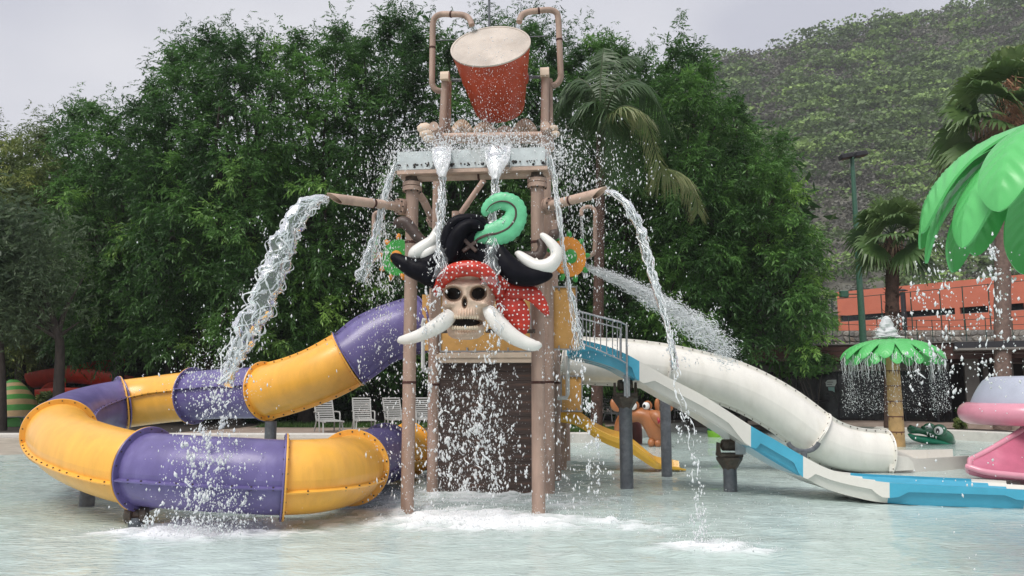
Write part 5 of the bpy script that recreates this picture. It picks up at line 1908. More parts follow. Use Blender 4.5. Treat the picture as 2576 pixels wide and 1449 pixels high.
# crossed bones
sw('bone_end', [(592, 330, 90), (580, 390, 100), (545, 448, 110), (480, 495, 120), (420, 540, 125), (392, 570, 120), (385, 590, 110)], [18, 40, 44, 50, 52, 36, 14], [18, 38, 42, 46, 48, 34, 14], 'tusk_white')
sw('bone_end', [(585, 480, 90), (540, 520, 110), (490, 555, 120), (450, 580, 110)], [26, 44, 42, 20], [26, 40, 40, 20], 'tusk_white')
sw('bone_end', [(1172, 545, 110), (1200, 552, 115), (1255, 595, 130), (1330, 640, 140), (1415, 640, 140), (1475, 585, 135), (1478, 520, 125), (1430, 455, 115), (1380, 410, 105), (1362, 398, 100)], [14, 30, 42, 50, 58, 48, 42, 34, 24, 10], [14, 28, 40, 48, 54, 46, 40, 32, 22, 10], 'tusk_white', 7)
sw('bone_end', [(1190, 600, 90), (1230, 620, 100), (1290, 640, 100), (1350, 600, 95)], [22, 34, 40, 30], [22, 30, 34, 26], 'tusk_white')
# brown grips
sw('sword_grip', [(288, 352, 40), (292, 322, 45), (340, 312, 50), (395, 368, 55), (440, 425, 60), (500, 470, 60)], [22, 44, 48, 44, 40, 34], [22, 42, 46, 44, 40, 30], 'dark_brown')
sw('sword_grip', [(1492, 372, 40), (1465, 400, 45), (1430, 430, 40)], [20, 42, 26], [20, 36, 26], 'dark_brown')
sw('sword_grip', [(1350, 440, 30), (1375, 500, 40), (1350, 560, 45), (1290, 560, 45), (1230, 545, 40)], [20, 36, 40, 34, 20], [20, 34, 36, 34, 20], 'dark_brown')
# feather
fpts = [(868, 455, 150), (900, 430, 152), (960, 405, 152), (1040, 390, 150), (1120, 350, 148), (1170, 280, 146), (1172, 205, 144), (1125, 160, 142), (1055, 150, 140), (990, 178, 138), (950, 225, 136), (945, 265, 134)]
fe = sw('feather', fpts, [12, 46, 76, 92, 96, 86, 76, 70, 66, 56, 40, 12], [10, 20, 28, 32, 32, 30, 28, 26, 24, 20, 16, 6], 'feather_green', 7, serr=.05)
sw('feather_stem', [(a, b_, c + (14 if i == 0 else 30)) for i, (a, b_, c) in enumerate(fpts[:-1])], [8, 10, 10, 9, 8, 8, 7, 7, 6, 5, 3], [6] * 11, 'dark_brown', 6, fe, seg=8)
mbc = MB()
for (p0, p1) in (((785, 440), (880, 530)), ((880, 455), (775, 530))):
    mbc.bar(S(*p0, .30), S(*p1, .30), .05, .05 if p0[0] < 800 else .045, up=-TD, bev=.008)
obj('clasp', mbc, M['dark_brown'], sign, smooth=False)
# brackets to the posts
for q, x in ((pFL, 700), (pFR, 950)):
    for zz in (2.35, 3.3):
        a = Vector((q.x, q.y, zz))
        c_ = S(x, 800, -.08); c_.z = zz
        obj('mounting_bar', MB().bar(a - TD * .05, c_, .05, .05), M['rusty_steel'], sign, smooth=False)
# ================================================================== coral building on the terrace
A0, B0 = P(2105, 735, 60), P(2576, 690, 50.5)
A0.z = 0; B0.z = 0
bu = (B0 - A0).normalized()
bn = Vector((bu.y, -bu.x, 0))
if bn.y > 0:
    bn = -bn
def BW(x, y):
    d = ray(x, y)
    return CAMP + d * ((A0 - CAMP).dot(bn) / d.dot(bn))
bld = thing('terrace_building', 'long coral-red building with a band of dark windows on the terrace', 'building', A0.lerp(B0, .5) + ZUP * 3.5)
ztopB = BW(2105, 735).z
EX = 14.0
Lb = (B0 - A0).length + EX
wz1, wz0 = BW(2112, 797).z, BW(2112, 809).z
wz1 = (BW(2112, 797).z + BW(2487, 766).z) / 2
wz0 = (BW(2112, 809).z + BW(2487, 787).z) / 2
def bq(s_, z, off=0.0):
    return A0 + bu * s_ + ZUP * z + bn * off
def sx_of(x, y):
    return (BW(x, y) - A0).dot(bu)
wins = [(sx_of(2112, 800), sx_of(2402, 780)), (sx_of(2414, 775), sx_of(2486, 775)), (sx_of(2498, 770), sx_of(2576, 770)), (sx_of(2576, 770) + .5, sx_of(2576, 770) + 4.5)]
mb = MB()
def bslab(s0, s1, z0, z1, d=.3, o=0.0):
    mb.prism([bq(s0, z0, o), bq(s1, z0, o), bq(s1, z1, o), bq(s0, z1, o)], -bn * d)
bslab(0, Lb, 2.0, wz0)
bslab(0, Lb, wz1 + .001, ztopB)
prev = 0
for s0, s1 in wins + [(Lb, Lb)]:
    bslab(prev, s0, wz0 + .001, wz1)
    prev = s1
mb.prism([bq(0.001, 2.0, -.31), bq(0.001, ztopB, -.31), bq(0.001, ztopB, -9), bq(.001, 2.0, -9)], bu * .3)
obj('wall', mb, M['wall_coral'], bld, smooth=False)
mb = MB().prism([bq(.2, ztopB - .3, -.31), bq(Lb, ztopB - .3, -.31), bq(Lb, ztopB - .3, -9), bq(.2, ztopB - .3, -9)], (0, 0, .15))
obj('roof', mb, M['pier_grey'], bld, smooth=False)
for s0, s1 in wins:
    mb = MB().prism([bq(s0, wz0, -.2), bq(s1, wz0, -.2), bq(s1, wz1, -.2), bq(s0, wz1, -.2)], -bn * .05)
    mb2 = MB()
    npn = max(1, round((s1 - s0) / 1.6))
    wn = obj('window', MB().prism([bq(s0, wz0 - .03, -.02), bq(s1, wz0 - .03, -.02), bq(s1, wz0 + .03, -.02), bq(s0, wz0 + .03, -.02)], -bn * .2), M['pier_grey'], bld, smooth=False)
    for k in range(npn):
        a_, b_ = s0 + (s1 - s0) * k / npn, s0 + (s1 - s0) * (k + 1) / npn
        obj('pane', MB().prism([bq(a_ + .03, wz0 + .03, -.2), bq(b_ - .03, wz0 + .03, -.2), bq(b_ - .03, wz1, -.2), bq(a_ + .03, wz1, -.2)], -bn * .04), M['glass_dark'], wn, smooth=False)
        mb2.prism([bq(b_ - .03, wz0 + .03, -.18), bq(b_ + .03, wz0 + .03, -.18), bq(b_ + .03, wz1, -.18), bq(b_ - .03, wz1, -.18)], -bn * .05)
    obj('mullions', mb2, M['lamp_black'], wn, smooth=False, kind='stuff')
# terrace the building stands on
c0, c1 = P(1800, 835, 39.6), P(2760, 850, 38.4)
mb = MB().prism([(c0.x, c0.y, 3.9), (c1.x, c1.y, 3.9), (c1.x + 22, 68, 3.9), (c0.x + 2, 68, 3.9)], (0, 0, -3.5))
struct(obj('terrace', mb, M['far_ground'], smooth=False))
# chimney pipe on the terrace
q = BW(2292, 780) + bn * 1.2
st = thing('flue_pipe', 'black capped flue pipe standing before the coral building', 'pipe', (q.x, q.y, 3.9))
obj('pipe', MB().sweep([(q.x, q.y, 3.9), (q.x, q.y, BW(2292, 738).z)], .17, seg=12), M['lamp_black'], st)
obj('cap', MB().lathe([(.34, 0), (.34, .04), (.1, .14)], (q.x, q.y, BW(2292, 738).z + .08), ZUP, 12), M['lamp_black'], st)

# ================================================================== stone retaining wall
W_A, W_B = P(1845, 850, 39.4), P(2700, 850, 38.0)
W_A.z = W_B.z = 0
wu = (W_B - W_A).normalized()
wn_ = Vector((wu.y, -wu.x, 0))
Lw = (W_B - W_A).length
zw_b, zw_t = 2.7, 4.42
sw_ = thing('stone_wall', 'grey rubble stone retaining wall above the brown pavilion roof', 'wall', W_A.lerp(W_B, .5) + ZUP * 2.9)
mb = MB().prism([W_A + ZUP * .3, W_B + ZUP * .3, W_B + ZUP * zw_t, W_A + ZUP * zw_t], -wn_ * .35)
obj('mortar_core', mb, M['mortar'], sw_, smooth=False)
random.seed(5)
nc, nr = 57, 5
gx = {}
for j in range(nr + 1):
    for i in range(nc + 1):
        gx[(i, j)] = ((i + random.uniform(-.28, .28) + (.35 if j % 2 else 0)) * Lw / (nc + 1), zw_b + .35 + (j + (random.uniform(-.22, .22) if 0 < j < nr else 0)) * (zw_t - zw_b - .37) / nr)
for j in range(nr):
    for i in range(nc):
        q4 = [gx[(i, j)], gx[(i + 1, j)], gx[(i + 1, j + 1)], gx[(i, j + 1)]]
        cx_ = sum(q[0] for q in q4) / 4; cz_ = sum(q[1] for q in q4) / 4
        r8 = []
        for k in range(4):
            a_, b_ = q4[k], q4[(k + 1) % 4]
            r8 += [(a_[0] * .78 + b_[0] * .22, a_[1] * .78 + b_[1] * .22), (a_[0] * .22 + b_[0] * .78, a_[1] * .22 + b_[1] * .78)]
        sh = .87
        r8 = [(cx_ + (a_ - cx_) * sh, cz_ + (b_ - cz_) * sh) for a_, b_ in r8]
        dp = random.uniform(.03, .08)
        base = [W_A + wu * a_ + ZUP * b_ for a_, b_ in r8]
        top = [W_A + wu * (cx_ + (a_ - cx_) * .72) + ZUP * (cz_ + (b_ - cz_) * .72) + wn_ * dp for a_, b_ in r8]
        mid = [W_A + wu * a_ + ZUP * b_ + wn_ * dp * .5 for a_, b_ in r8]
        mbs = MB()
        fs = [(k, (k + 1) % 8, 8 + (k + 1) % 8, 8 + k) for k in range(8)] + [(8 + k, 8 + (k + 1) % 8, 16 + (k + 1) % 8, 16 + k) for k in range(8)] + [tuple(range(16, 24))]
        mbs.add(base + mid + top, fs)
        obj('stone', mbs, M['stone%d' % random.choice((0, 0, 1, 1, 2, 3))], sw_, smooth=False)

# ================================================================== pavilion
F_A, F_B = P(1876, 880, 30.0), P(2760, 864, 25.4)
zf1 = P(2100, 873, 28.85).z
zf0 = zf1 - .50
F_A.z = F_B.z = 0
pu = (F_B - F_A).normalized()
pn = Vector((pu.y, -pu.x, 0))
Lp = (F_B - F_A).length
pav = thing('pavilion', 'low open pavilion with a dark brown fascia and grey piers', 'pavilion', F_A.lerp(F_B, .5) + ZUP * DECK_Z)
def pq(s_, z, off):
    return F_A + pu * s_ + ZUP * z - pn * off
npk = 3
for k in range(npk):
    hh = (zf1 - zf0) / npk
    mb = MB().prism([pq(0, zf0 + hh * k + .006, 0), pq(Lp, zf0 + hh * k + .006, 0), pq(Lp, zf0 + hh * (k + 1), 0), pq(0, zf0 + hh * (k + 1), 0)], -pn * .05)
    obj('fascia_board', mb, M['fascia_brown'], pav, smooth=False)
mb = MB()
mb.prism([pq(0, zf1 - .02, .06), pq(Lp, zf1 - .02, .06), pq(Lp, zf1 - .02, 8), pq(0, zf1 - .02, 8)], (0, 0, .08))
mb.prism([pq(.0, zf0 + .03, .06), pq(Lp, zf0 + .03, .06), pq(Lp, zf0 + .03, 8), pq(.0, zf0 + .03, 8)], (0, 0, .05))
mb.prism([pq(0, zf0 + .05, .06), pq(0, zf0 + .05, 8), pq(0, zf1, 8), pq(0, zf1, .06)], pu * .05)
obj('roof', mb, M['fascia_brown'], pav, smooth=False)
obj('roof_edge', MB().prism([pq(-.05, zf1 + .061, -.06), pq(Lp, zf1 + .061, -.06), pq(Lp, zf1 + .061, .3), pq(-.05, zf1 + .061, .3)], (0, 0, .03)), M['pier_grey'], pav, smooth=False)
# rear wall, header and glazing
zr = DECK_Z
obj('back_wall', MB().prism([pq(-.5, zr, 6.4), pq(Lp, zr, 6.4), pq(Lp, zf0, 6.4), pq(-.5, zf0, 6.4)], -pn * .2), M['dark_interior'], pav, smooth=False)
obj('side_wall', MB().prism([pq(-.2, zr, .6), pq(-.2, zr, 6.4), pq(-.2, zf0 + .03, 6.4), pq(-.2, zf0 + .03, .6)], -pu * .2), M['pier_grey'], pav, smooth=False)
hz1 = zf0 - .08
def pS(x):
    d = ray(x, 950)
    q = CAMP + d * ((F_A - CAMP).dot(pn) / d.dot(pn))
    return (q - F_A).dot(pu)
s1_, s2_ = pS(1880), pS(2400)
obj('header_panel', MB().prism([pq(s1_, hz1 - .26, 2.0), pq(s2_, hz1 - .26, 2.0), pq(s2_, hz1, 2.0), pq(s1_, hz1, 2.0)], -pn * .12), M['pier_grey'], pav, smooth=False)
ng = 9
for k in range(ng):
    a_, b_ = s1_ + (s2_ - s1_) * k / ng + .03, s1_ + (s2_ - s1_) * (k + 1) / ng - .03
    gl = obj('pane', MB().prism([pq(a_, zr + .05, 2.1), pq(b_, zr + .05, 2.1), pq(b_, hz1 - .27, 2.1), pq(a_, hz1 - .27, 2.1)], -pn * .02), M['glass_dark'], pav, smooth=False)
    obj('mullion', MB().prism([pq(b_ + .005, zr, 2.06), pq(b_ + .055, zr, 2.06), pq(b_ + .055, hz1 - .26, 2.06), pq(b_ + .005, hz1 - .26, 2.06)], -pn * .08), M['lamp_black'], pav, smooth=False)
for x0, x1, off in ((2434, 2470, .8), (2486, 2500, 1.4), (2537, 2562, 1.0), (2590, 2640, .8)):
    a_, b_ = pS(x0), pS(x1)
    obj('pier', MB().prism([pq(a_, zr, off), pq(b_, zr, off), pq(b_, zf0 + .03, off), pq(a_, zf0 + .03, off)], -pn * .5), M['pier_grey'], pav, smooth=False)
a_, b_ = pS(2402), pS(2640)
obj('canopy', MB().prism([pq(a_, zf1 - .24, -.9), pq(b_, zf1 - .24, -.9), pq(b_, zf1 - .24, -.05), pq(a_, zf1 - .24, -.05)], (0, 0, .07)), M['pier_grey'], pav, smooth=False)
obj('canopy_beam', MB().prism([pq(a_, zf1 - .165, -.86), pq(b_, zf1 - .165, -.86), pq(b_, zf1 - .165, -.05), pq(a_, zf1 - .165, -.05)], (0, 0, .2)), M['lamp_black'], pav, smooth=False)  # solid dark beam lying over the grey canopy
# raised floor edge in front
obj('step', MB().prism([pq(s1_, DECK_Z + .004, -.3), pq(Lp, DECK_Z + .004, -.3), pq(Lp, DECK_Z + .14, -.3), pq(s1_, DECK_Z + .14, -.3)], -pn * 6), M['deck_pink'], pav, smooth=False)
# notice on the glass
nq = [pq(pS(x), 0, 1.95) for x in (2067, 2096)]
za, zb_ = P(2080, 955, 30.6).z, P(2080, 972, 30.6).z
nt_ = thing('notice_board', 'small pale notice with faint dark lines behind the pavilion glass front', 'sign', nq[0].lerp(nq[1], .5) + ZUP * zb_)
def nbq(u, v):
    q = nq[0].lerp(nq[1], u)
    return Vector((q.x, q.y, zb_ + (za - zb_) * v))
obj('board', MB().prism([nbq(.05, 0), nbq(.85, 0), nbq(1, .5), nbq(1, 1), nbq(.2, .95), nbq(0, .6)], -pn * .02), M['sign_white'], nt_, smooth=False)
obj('lower_board', MB().prism([nbq(.2, -.08), nbq(.25, -.6), nbq(.6, -.65), nbq(.8, -.9), nbq(.8, -.08)], -pn * .02), M['sign_teal'], nt_, smooth=False)
mb = MB()
for v, u0, u1 in ((.62, .12, .68), (.30, .1, .6)):
    mb.prism([nbq(u0, v - .04) + pn * .012, nbq(u1, v - .04) + pn * .012, nbq(u1, v + .05) + pn * .012, nbq(u0, v + .05) + pn * .012], -pn * .008)
obj('reflection_lines', mb, M['steel_grey'], nt_, smooth=False, kind='stuff')  # smudged reflections on the notice, modelled as dark bars
# tables under the roof
for x, dd, lab in ((1960, 1.0, 'dark round table under the pavilion roof behind the white tube crest'), (2040, 1.2, 'dark round table under the pavilion roof near the pale notice'), (2360, 1.3, 'dark round table under the pavilion roof beside the grey pier')):
    q = pq(pS(x), 0, dd - 1.6 + 1.6)
    q.z = DECK_Z + .14
    tb = thing('table', lab, 'table', q, 'tables under the pavilion roof')
    obj('table_top', MB().lathe([(.45, .70), (.46, .72), (.45, .74)], q, ZUP, 20), M['lamp_black'], tb)
    obj('leg', MB().lathe([(.22, 0), (.05, .03), (.04, .70)], q, ZUP, 12), M['lamp_black'], tb)

# ================================================================== fences above
def fence(name, label, posts, top, rails, r, D, group=None):
    """posts list of px x; top(x) px y; foot z from D plane"""
    base = [P(x, 865, D(x)) for x in posts]
    t = thing(name, label, 'fence', (base[len(base) // 2].x, base[len(base) // 2].y, 3.4), group)
    tops = [P(x, top(x), D(x)) for x in posts]
    for b_, q in zip(base, tops):
        obj('fence_post', MB().sweep([(q.x, q.y, 3.3), (q.x, q.y, q.z + .03)], r, seg=8), M['fence_green'], t)
    for f_ in rails:
        for p_, q in zip(tops[:-1], tops[1:]):
            a_ = p_ - ZUP * (p_.z - 4.0) * f_
            c_ = q - ZUP * (q.z - 4.0) * f_
            obj('rail', MB().sweep([a_, c_], r * .7, seg=6), M['fence_green'], t)
    return t
fence('court_fence', 'tall thin dark green fence posts and rail before the coral building', [2073, 2092, 2216, 2290, 2363, 2420, 2485, 2580, 2690], lambda x: np.interp(x, [2073, 2360, 2576, 2800], [755, 728, 706, 684]), (0,), .028, lambda x: np.interp(x, [2070, 2690], [40.0, 38.6]))
fence('balustrade', 'low green balustrade with thin posts along the pavilion roof edge', [2055, 2092, 2134, 2173, 2205, 2240, 2275, 2305, 2344, 2387, 2428, 2478, 2510, 2545, 2585, 2640, 2700], lambda x: np.interp(x, [2055, 2092, 2216, 2300, 2400, 2576, 2700], [791, 792, 800, 806, 806, 796, 790]), (0, .4), .020, lambda x: np.interp(x, [2055, 2700], [37.6, 36.4]))

# ================================================================== lamp post
lp0, lp1 = P(2172, 862, 35.5), P(2141, 398, 35.5)
lp0.z = 2.6
lp = thing('lamp_post', 'tall green floodlight post with two black lamps beside the fan palm', 'lamp post', lp0)
obj('pole', MB().sweep([lp0, lp0.lerp(Vector((lp0.x - .05, lp0.y, lp1.z)), .5), Vector((lp0.x - .05, lp0.y, lp1.z))], [.16, .13, .09], seg=12), M['lamp_green'], lp)
hd = Vector((lp0.x - .05, lp0.y, lp1.z + .05))
for sg in (-1, 1):
    mb = MB().box(hd + Vector((sg * .33, -.1, .05 + .05 * sg)), (.55, .45, .22), Vector((1, 0, .18)).normalized(), Vector((0, 1, 0)), Vector((-.18, 0, 1)).normalized(), .03)
    obj('lamp_head', mb, M['lamp_black'], lp, smooth=False)
obj('arm', MB().sweep([hd + Vector((-.4, 0, -.08)), hd + Vector((.4, 0, .0))], .04, seg=8), M['lamp_green'], lp)
q = P(2123, 740, 35.5)
obj('control_box', MB().box(q, (.35, .25, .3), bev=.02), M['lamp_green'], lp, smooth=False)
obj('box_arm', MB().sweep([q, Vector((lp0.x, lp0.y, q.z))], .03, seg=6), M['lamp_green'], lp)

# ================================================================== slides seen far left
fl = thing('flume', 'bright red open flume curving behind the trees at the left', 'water slide', P(200, 1010, 34))
def flume(pts, r=.55, name='flume_section'):
    cv = [Vector(q) for q in cat_rom([P(x, y, D) for x, y, D in pts], 8)]
    fr = frames(cv)
    mb = MB()
    rows = [[p + s_ * (math.cos(a) * r) + u * (math.sin(a) * r) for a in np.linspace(math.pi, 2 * math.pi, 13)] for p, (t_, s_, u) in zip(cv, fr)]
    rows2 = [[p + s_ * (math.cos(a) * (r - .05)) + u * (math.sin(a) * (r - .05)) for a in np.linspace(math.pi, 2 * math.pi, 13)] for p, (t_, s_, u) in zip(cv, fr)]
    for a_, b_ in zip(rows[:-1], rows[1:]):
        mb.strip(a_, b_)
    for a_, b_ in zip(rows2[:-1], rows2[1:]):
        mb.strip(b_, a_)
    for k in (0, -1):
        mb.strip([r_[k] for r_ in rows], [r_[k] + ZUP * .08 for r_ in rows])
        mb.strip([r_[k] + ZUP * .08 for r_ in rows], [r_[k] for r_ in rows2])
    return obj(name, mb, M['flume_red'], fl)
flume([(90, 945, 35), (165, 932, 34.4), (250, 938, 34), (322, 952, 34)])
flume([(150, 932, 35.6), (230, 915, 36), (300, 905, 37)], .5)
flume([(110, 985, 33.6), (170, 980, 33.4), (240, 982, 33.4), (320, 985, 33.6)], .5)
flume([(110, 1000, 33), (128, 968, 33.2), (160, 965, 33.5)], .45)
for x, y0 in ((180, 985), (128, 1005), (280, 960)):
    q = P(x, y0, 34.2)
    obj('support_column', MB().sweep([(q.x, q.y, 0.1), (q.x, q.y, q.z)], .12, seg=10), M['steel_grey'], fl)
# striped slide
stp = thing('striped_slide', 'green and peach striped cone slide beside the dark loungers', 'water slide', P(40, 1050, 28.5))
c = P(18, 1046, 28.8); c.z = DECK_Z
tip = P(22, 962, 28.8)
Hc = tip.z - c.z
nst = 9
rad_k = lambda f_: .12 + .95 * (1 - f_ ** 1.6) ** .9
for k in range(nst):
    f0, f1 = k / nst, (k + 1) / nst
    mb = MB()
    rings = []
    for f_ in np.linspace(f0, f1, 4):
        rr = rad_k(f_)
        rings.append([c + Vector((math.cos(a) * rr + .12 * f_, math.sin(a) * rr, Hc * f_ + .75 * math.cos(a + .6) * (1 - f_) * f_ + .10)) for a in np.linspace(0, 2 * math.pi, 25)])
    for a_, b_ in zip(rings[:-1], rings[1:]):
        mb.strip(a_, b_)
    if k == nst - 1:
        mb.add(rings[-1][:-1], [tuple(range(24))])
    obj('stripe', mb, M['stripe_green' if k % 2 == 0 else 'stripe_peach'], stp)
obj('base', MB().lathe([(1.12, -.02), (1.12, .12), (1.06, .3)], c, ZUP, 24), M['stripe_green'], stp)
# rock face and cream edging behind the loungers
rk = thing('rock_face', 'brown rough rock face showing under the tree canopy', 'rock', P(540, 1000, 35))
mb = MB()
cols_, rows_ = 26, 16
g_ = []
for j in range(rows_):
    row = []
    for i in range(cols_):
        x, y = 455 + i * 8.2, 1010 - j * 11
        nzz = fbm(np.array([[x * .03, y * .03, 0]]), 3, 12)[0]
        row.append(P(x, y, 36.0 + nzz * .9 - .5 * math.sin(i / cols_ * 3.14)))
    g_.append(row)
for a_, b_ in zip(g_[:-1], g_[1:]):
    mb.strip(a_, b_)
top_back = [q + Vector((0, 2.5, -.4)) for q in g_[-1]]
mb.strip(g_[-1], top_back)
mb.strip([q for q in top_back], [Vector((q.x, q.y, .2)) for q in top_back])
for k in (0, -1):
    e_ = [r_[k] for r_ in g_]
    mb.strip(e_, [q + Vector((0, 2.5, -.2)) for q in e_])
obj('rock', mb, M['rock_brown'], rk, smooth=False)
ed = thing('garden_edging', 'low cream crenellated edging blocks behind the grey loungers', 'edging', P(1040, 1020, 34))
for k in range(11):
    q = P(1090 - k * 9.5 + 905 * 0, 1019, 33)
    q.z = DECK_Z + .16
    obj('block', MB().box(q, (.135, .10, .30 + (.07 if k % 2 else 0)), bev=.01), M['brick_cream'], ed, smooth=False)
# ================================================================== loungers
def make_chair(mname, label, grp):
    t = thing('lounge_chair', label, 'lounger', (0, 0, 0), grp)
    m_ = M[mname]
    w_ = .56
    bk0, bk1 = Vector((0, .10, .36)), Vector((0, .46, .98))
    bd = (bk1 - bk0).normalized()
    for s_ in (-1, 1):
        obj('back_rail', MB().bar(bk0 + Vector((s_ * w_ / 2, 0, -.02)), bk1 + Vector((s_ * w_ / 2, 0, 0)), .045, .035, bev=.008), m_, t, smooth=False)
    obj('back_rail', MB().bar(bk1 + Vector((-w_ / 2 - .02, 0, .02)), bk1 + Vector((w_ / 2 + .02, 0, .02)), .035, .055, up=bd, bev=.01), m_, t, smooth=False)
    sl = MB().box((0, 0, 0), (w_ - .04, .018, .048), Vector((1, 0, 0)), Vector((0, bd.z, -bd.y)), bd, .004).mesh('slat', False)
    for k in range(9):
        o = obj('back_slat', sl, m_, t)
        o.location = bk0.lerp(bk1, (k + .45) / 9.3)
    st0, st1 = Vector((0, .12, .35)), Vector((0, -.95, .33))
    for s_ in (-1, 1):
        obj('seat_rail', MB().bar(st0 + Vector((s_ * w_ / 2, 0, 0)), st1 + Vector((s_ * w_ / 2, 0, 0)), .04, .05, bev=.008), m_, t, smooth=False)
    s2 = MB().box((0, 0, 0), (w_ - .04, .055, .018), bev=.004).mesh('slat', False)
    for k in range(13):
        o = obj('seat_slat', s2, m_, t)
        o.location = st0.lerp(st1, (k + .5) / 13) + Vector((0, 0, .01))
    for s_ in (-1, 1):
        x = s_ * w_ / 2
        obj('leg', MB().sweep([(x, .06, .36), (x + s_ * .03, .22, 0)], .022, seg=8), m_, t)
        obj('leg', MB().sweep([(x, -.70, .34), (x + s_ * .03, -.86, 0)], .022, seg=8), m_, t)
        obj('arm', MB().sweep([(x + s_ * .03, .30, .60), (x + s_ * .05, .05, .61), (x + s_ * .05, -.28, .60), (x + s_ * .045, -.36, .52), (x + s_ * .03, -.42, .02)], .022, seg=8), m_, t)
    return t
CH = [  # px x, base px y, rotation, material, label
    (820, 1086, R(28), 'chair_grey', 'grey slatted lounger in front of the lawn, partly below the yellow tube bend', None),
    (912, 1083, R(18), 'chair_grey', 'grey slatted lounger standing before the gap in the border', None),
    (992, 1081, R(24), 'chair_grey', 'grey slatted lounger just left of the tower leg', None),
    (1068, 1080, R(14), 'chair_grey', 'grey slatted lounger seen between the two tower legs', None),
    (1540, 1061, R(30), 'chair_white', 'white slatted lounger beside the brown animal figure', None),
    (1612, 1050, R(8), 'chair_white', 'white slatted lounger behind the brown animal figure', None),
    (1455, 1066, R(40), 'chair_white', 'white slatted lounger half hidden by the tan panel and yellow slide', None),
    (1720, 1052, R(-20), 'chair_white', 'white slatted lounger behind the open slide', None),
    (62, 1071, R(50), 'chair_dark', 'dark grey slatted lounger before the striped slide', None),
    (8, 1073, R(50), 'chair_dark', 'dark grey slatted lounger against the straight tree trunk', None)]
protos = {}
for x, y, rz, mn, lab, _ in CH:
    pos = G(x, y, DECK_Z)
    if mn not in protos:
        protos[mn] = make_chair(mn, lab, 'loungers round the pool')
        o = protos[mn]
        o.location = pos
        o.rotation_euler = (0, 0, rz)
    else:
        o = copy_tree(protos[mn], pos, rz)
        o['label'] = lab

# ================================================================== palm-shaped fountains
def palm_leaf_mesh(L, Wd, rise, fall, ribs, n=90, m_=16, th=.02):
    """leaf along +X from the crown centre, arching up then drooping; ribbed blade"""
    V, F = [], []
    xs_ = np.linspace(0, 1, n)
    us = np.linspace(-1, 1, m_ + 1)
    def surf(t, u, dz=0):
        ang = t
        x = L * math.sin(t * math.pi / 2 * .97) / math.sin(math.pi / 2 * .97)
        z = -fall * (1 - math.cos(t * math.pi / 2 * .97))
        wd = Wd * (math.sin(math.pi * (.07 + .80 * t ** 1.15)) ** .62) * math.sqrt(max(0, 1 - (max(0, t - .80) / .2) ** 2.2))
        if t >= .999:
            wd = .004
        y = wd * u
        rib = .11 * Wd * (.5 + .5 * math.sin(2 * math.pi * ribs * (t - .16 * abs(u)))) ** 2.2 * (1 - abs(u)) ** .7 * min(1, abs(u) * 5) * min(1, max(0, (.95 - t) * 8)) * min(1, max(0, (t - .2) * 5))
        mid = .06 * Wd * math.exp(-(u * 8) ** 2)
        off = (rib + mid) * wd / Wd + dz - wd * .20 * abs(u) ** 1.6
        thp = t * math.pi / 2 * .97
        nx_, nz2_ = fall * math.sin(thp), L * math.cos(thp)
        nl_ = math.hypot(nx_, nz2_)
        return (x + off * nx_ / nl_, y, z + off * nz2_ / nl_)
    for dz in (0, -th):
        for t in xs_:
            for u in us:
                V.append(surf(t, u, dz))
    k = m_ + 1
    off = n * k
    for j in range(n - 1):
        for i in range(m_):
            F.append((j * k + i, (j + 1) * k + i, (j + 1) * k + i + 1, j * k + i + 1))
            F.append((off + j * k + i, off + j * k + i + 1, off + (j + 1) * k + i + 1, off + (j + 1) * k + i))
    for j in range(n - 1):
        for i in (0, m_):
            F.append((j * k + i, (j + 1) * k + i, off + (j + 1) * k + i, off + j * k + i))
    for i in range(m_):
        for j in (0, n - 1):
            F.append((j * k + i, j * k + i + 1, off + j * k + i + 1, off + j * k + i))
    mb = MB()
    mb.add(V, F)
    return mb.mesh('leaf', True)

def palm_fountain(foot, zc, rt, L, Wd, rise, fall, nl, label, a0=0.0, ribs=11, lower=True, a1=.0):
    t = thing('palm_fountain', label, 'fountain', foot, 'palm-shaped fountains in the pool')
    me = palm_leaf_mesh(L, Wd, rise, fall, ribs)
    me2 = palm_leaf_mesh(L * .93, Wd * 1.0, rise * .5, fall * 1.12, ribs)
    for k in range(nl):
        o = obj('leaf', me, M['leaf_green'], t)
        o.location = (foot.x, foot.y, zc)
        o.rotation_euler = (0, 0, a0 + 2 * math.pi * k / nl)
        if lower:
            o = obj('leaf', me2, M['leaf_green'], t)
            o.location = (foot.x, foot.y, zc - L * .06)
            o.rotation_euler = (0, 0, a0 + a1 + 2 * math.pi * (k + .5) / nl)
    # trunk in rings
    H = zc - .05
    nr_ = max(6, int(H / .42))
    tr = None
    prof = []
    for k in range(nr_):
        z0, z1 = H * k / nr_ - (.3 if k == 0 else 0), H * (k + 1) / nr_
        r0 = rt * (1.12 - .25 * k / nr_)
        mb = MB().lathe([(r0 * .97, z0), (r0 * 1.0, z0 + .06), (r0 * .93, z1 - .03), (r0 * .96, z1)], (foot.x, foot.y, 0), ZUP, 24)
        o = obj('trunk_ring', mb, M['palm_trunk_tan'], t)
        ml = MB().lathe([(r0 * .975, z1 - .025), (r0 * .99, z1 - .01), (r0 * .975, z1 + .004)], (foot.x, foot.y, 0), ZUP, 24)
        for q in range(9):
            a = q * .7 + k * .4
            if random.random() < .7:
                h_ = random.uniform(.04, .11)
                d = Vector((math.cos(a), math.sin(a), 0))
                ml.bar(Vector((foot.x, foot.y, z1 - .02)) + d * r0 * .975, Vector((foot.x, foot.y, z1 - .02 - h_)) + d * r0 * .965, .016, .012, up=d)
        obj('ring_line', ml, M['trunk_line'], o)
    obj('nozzle', MB().lathe([(rt * .5, 0), (rt * .45, .12), (.05, .14)], (foot.x, foot.y, zc - .02), ZUP, 16), M['leaf_green'], t)
    return t
pf0 = G(2258, 1124)
pf0.z = 0
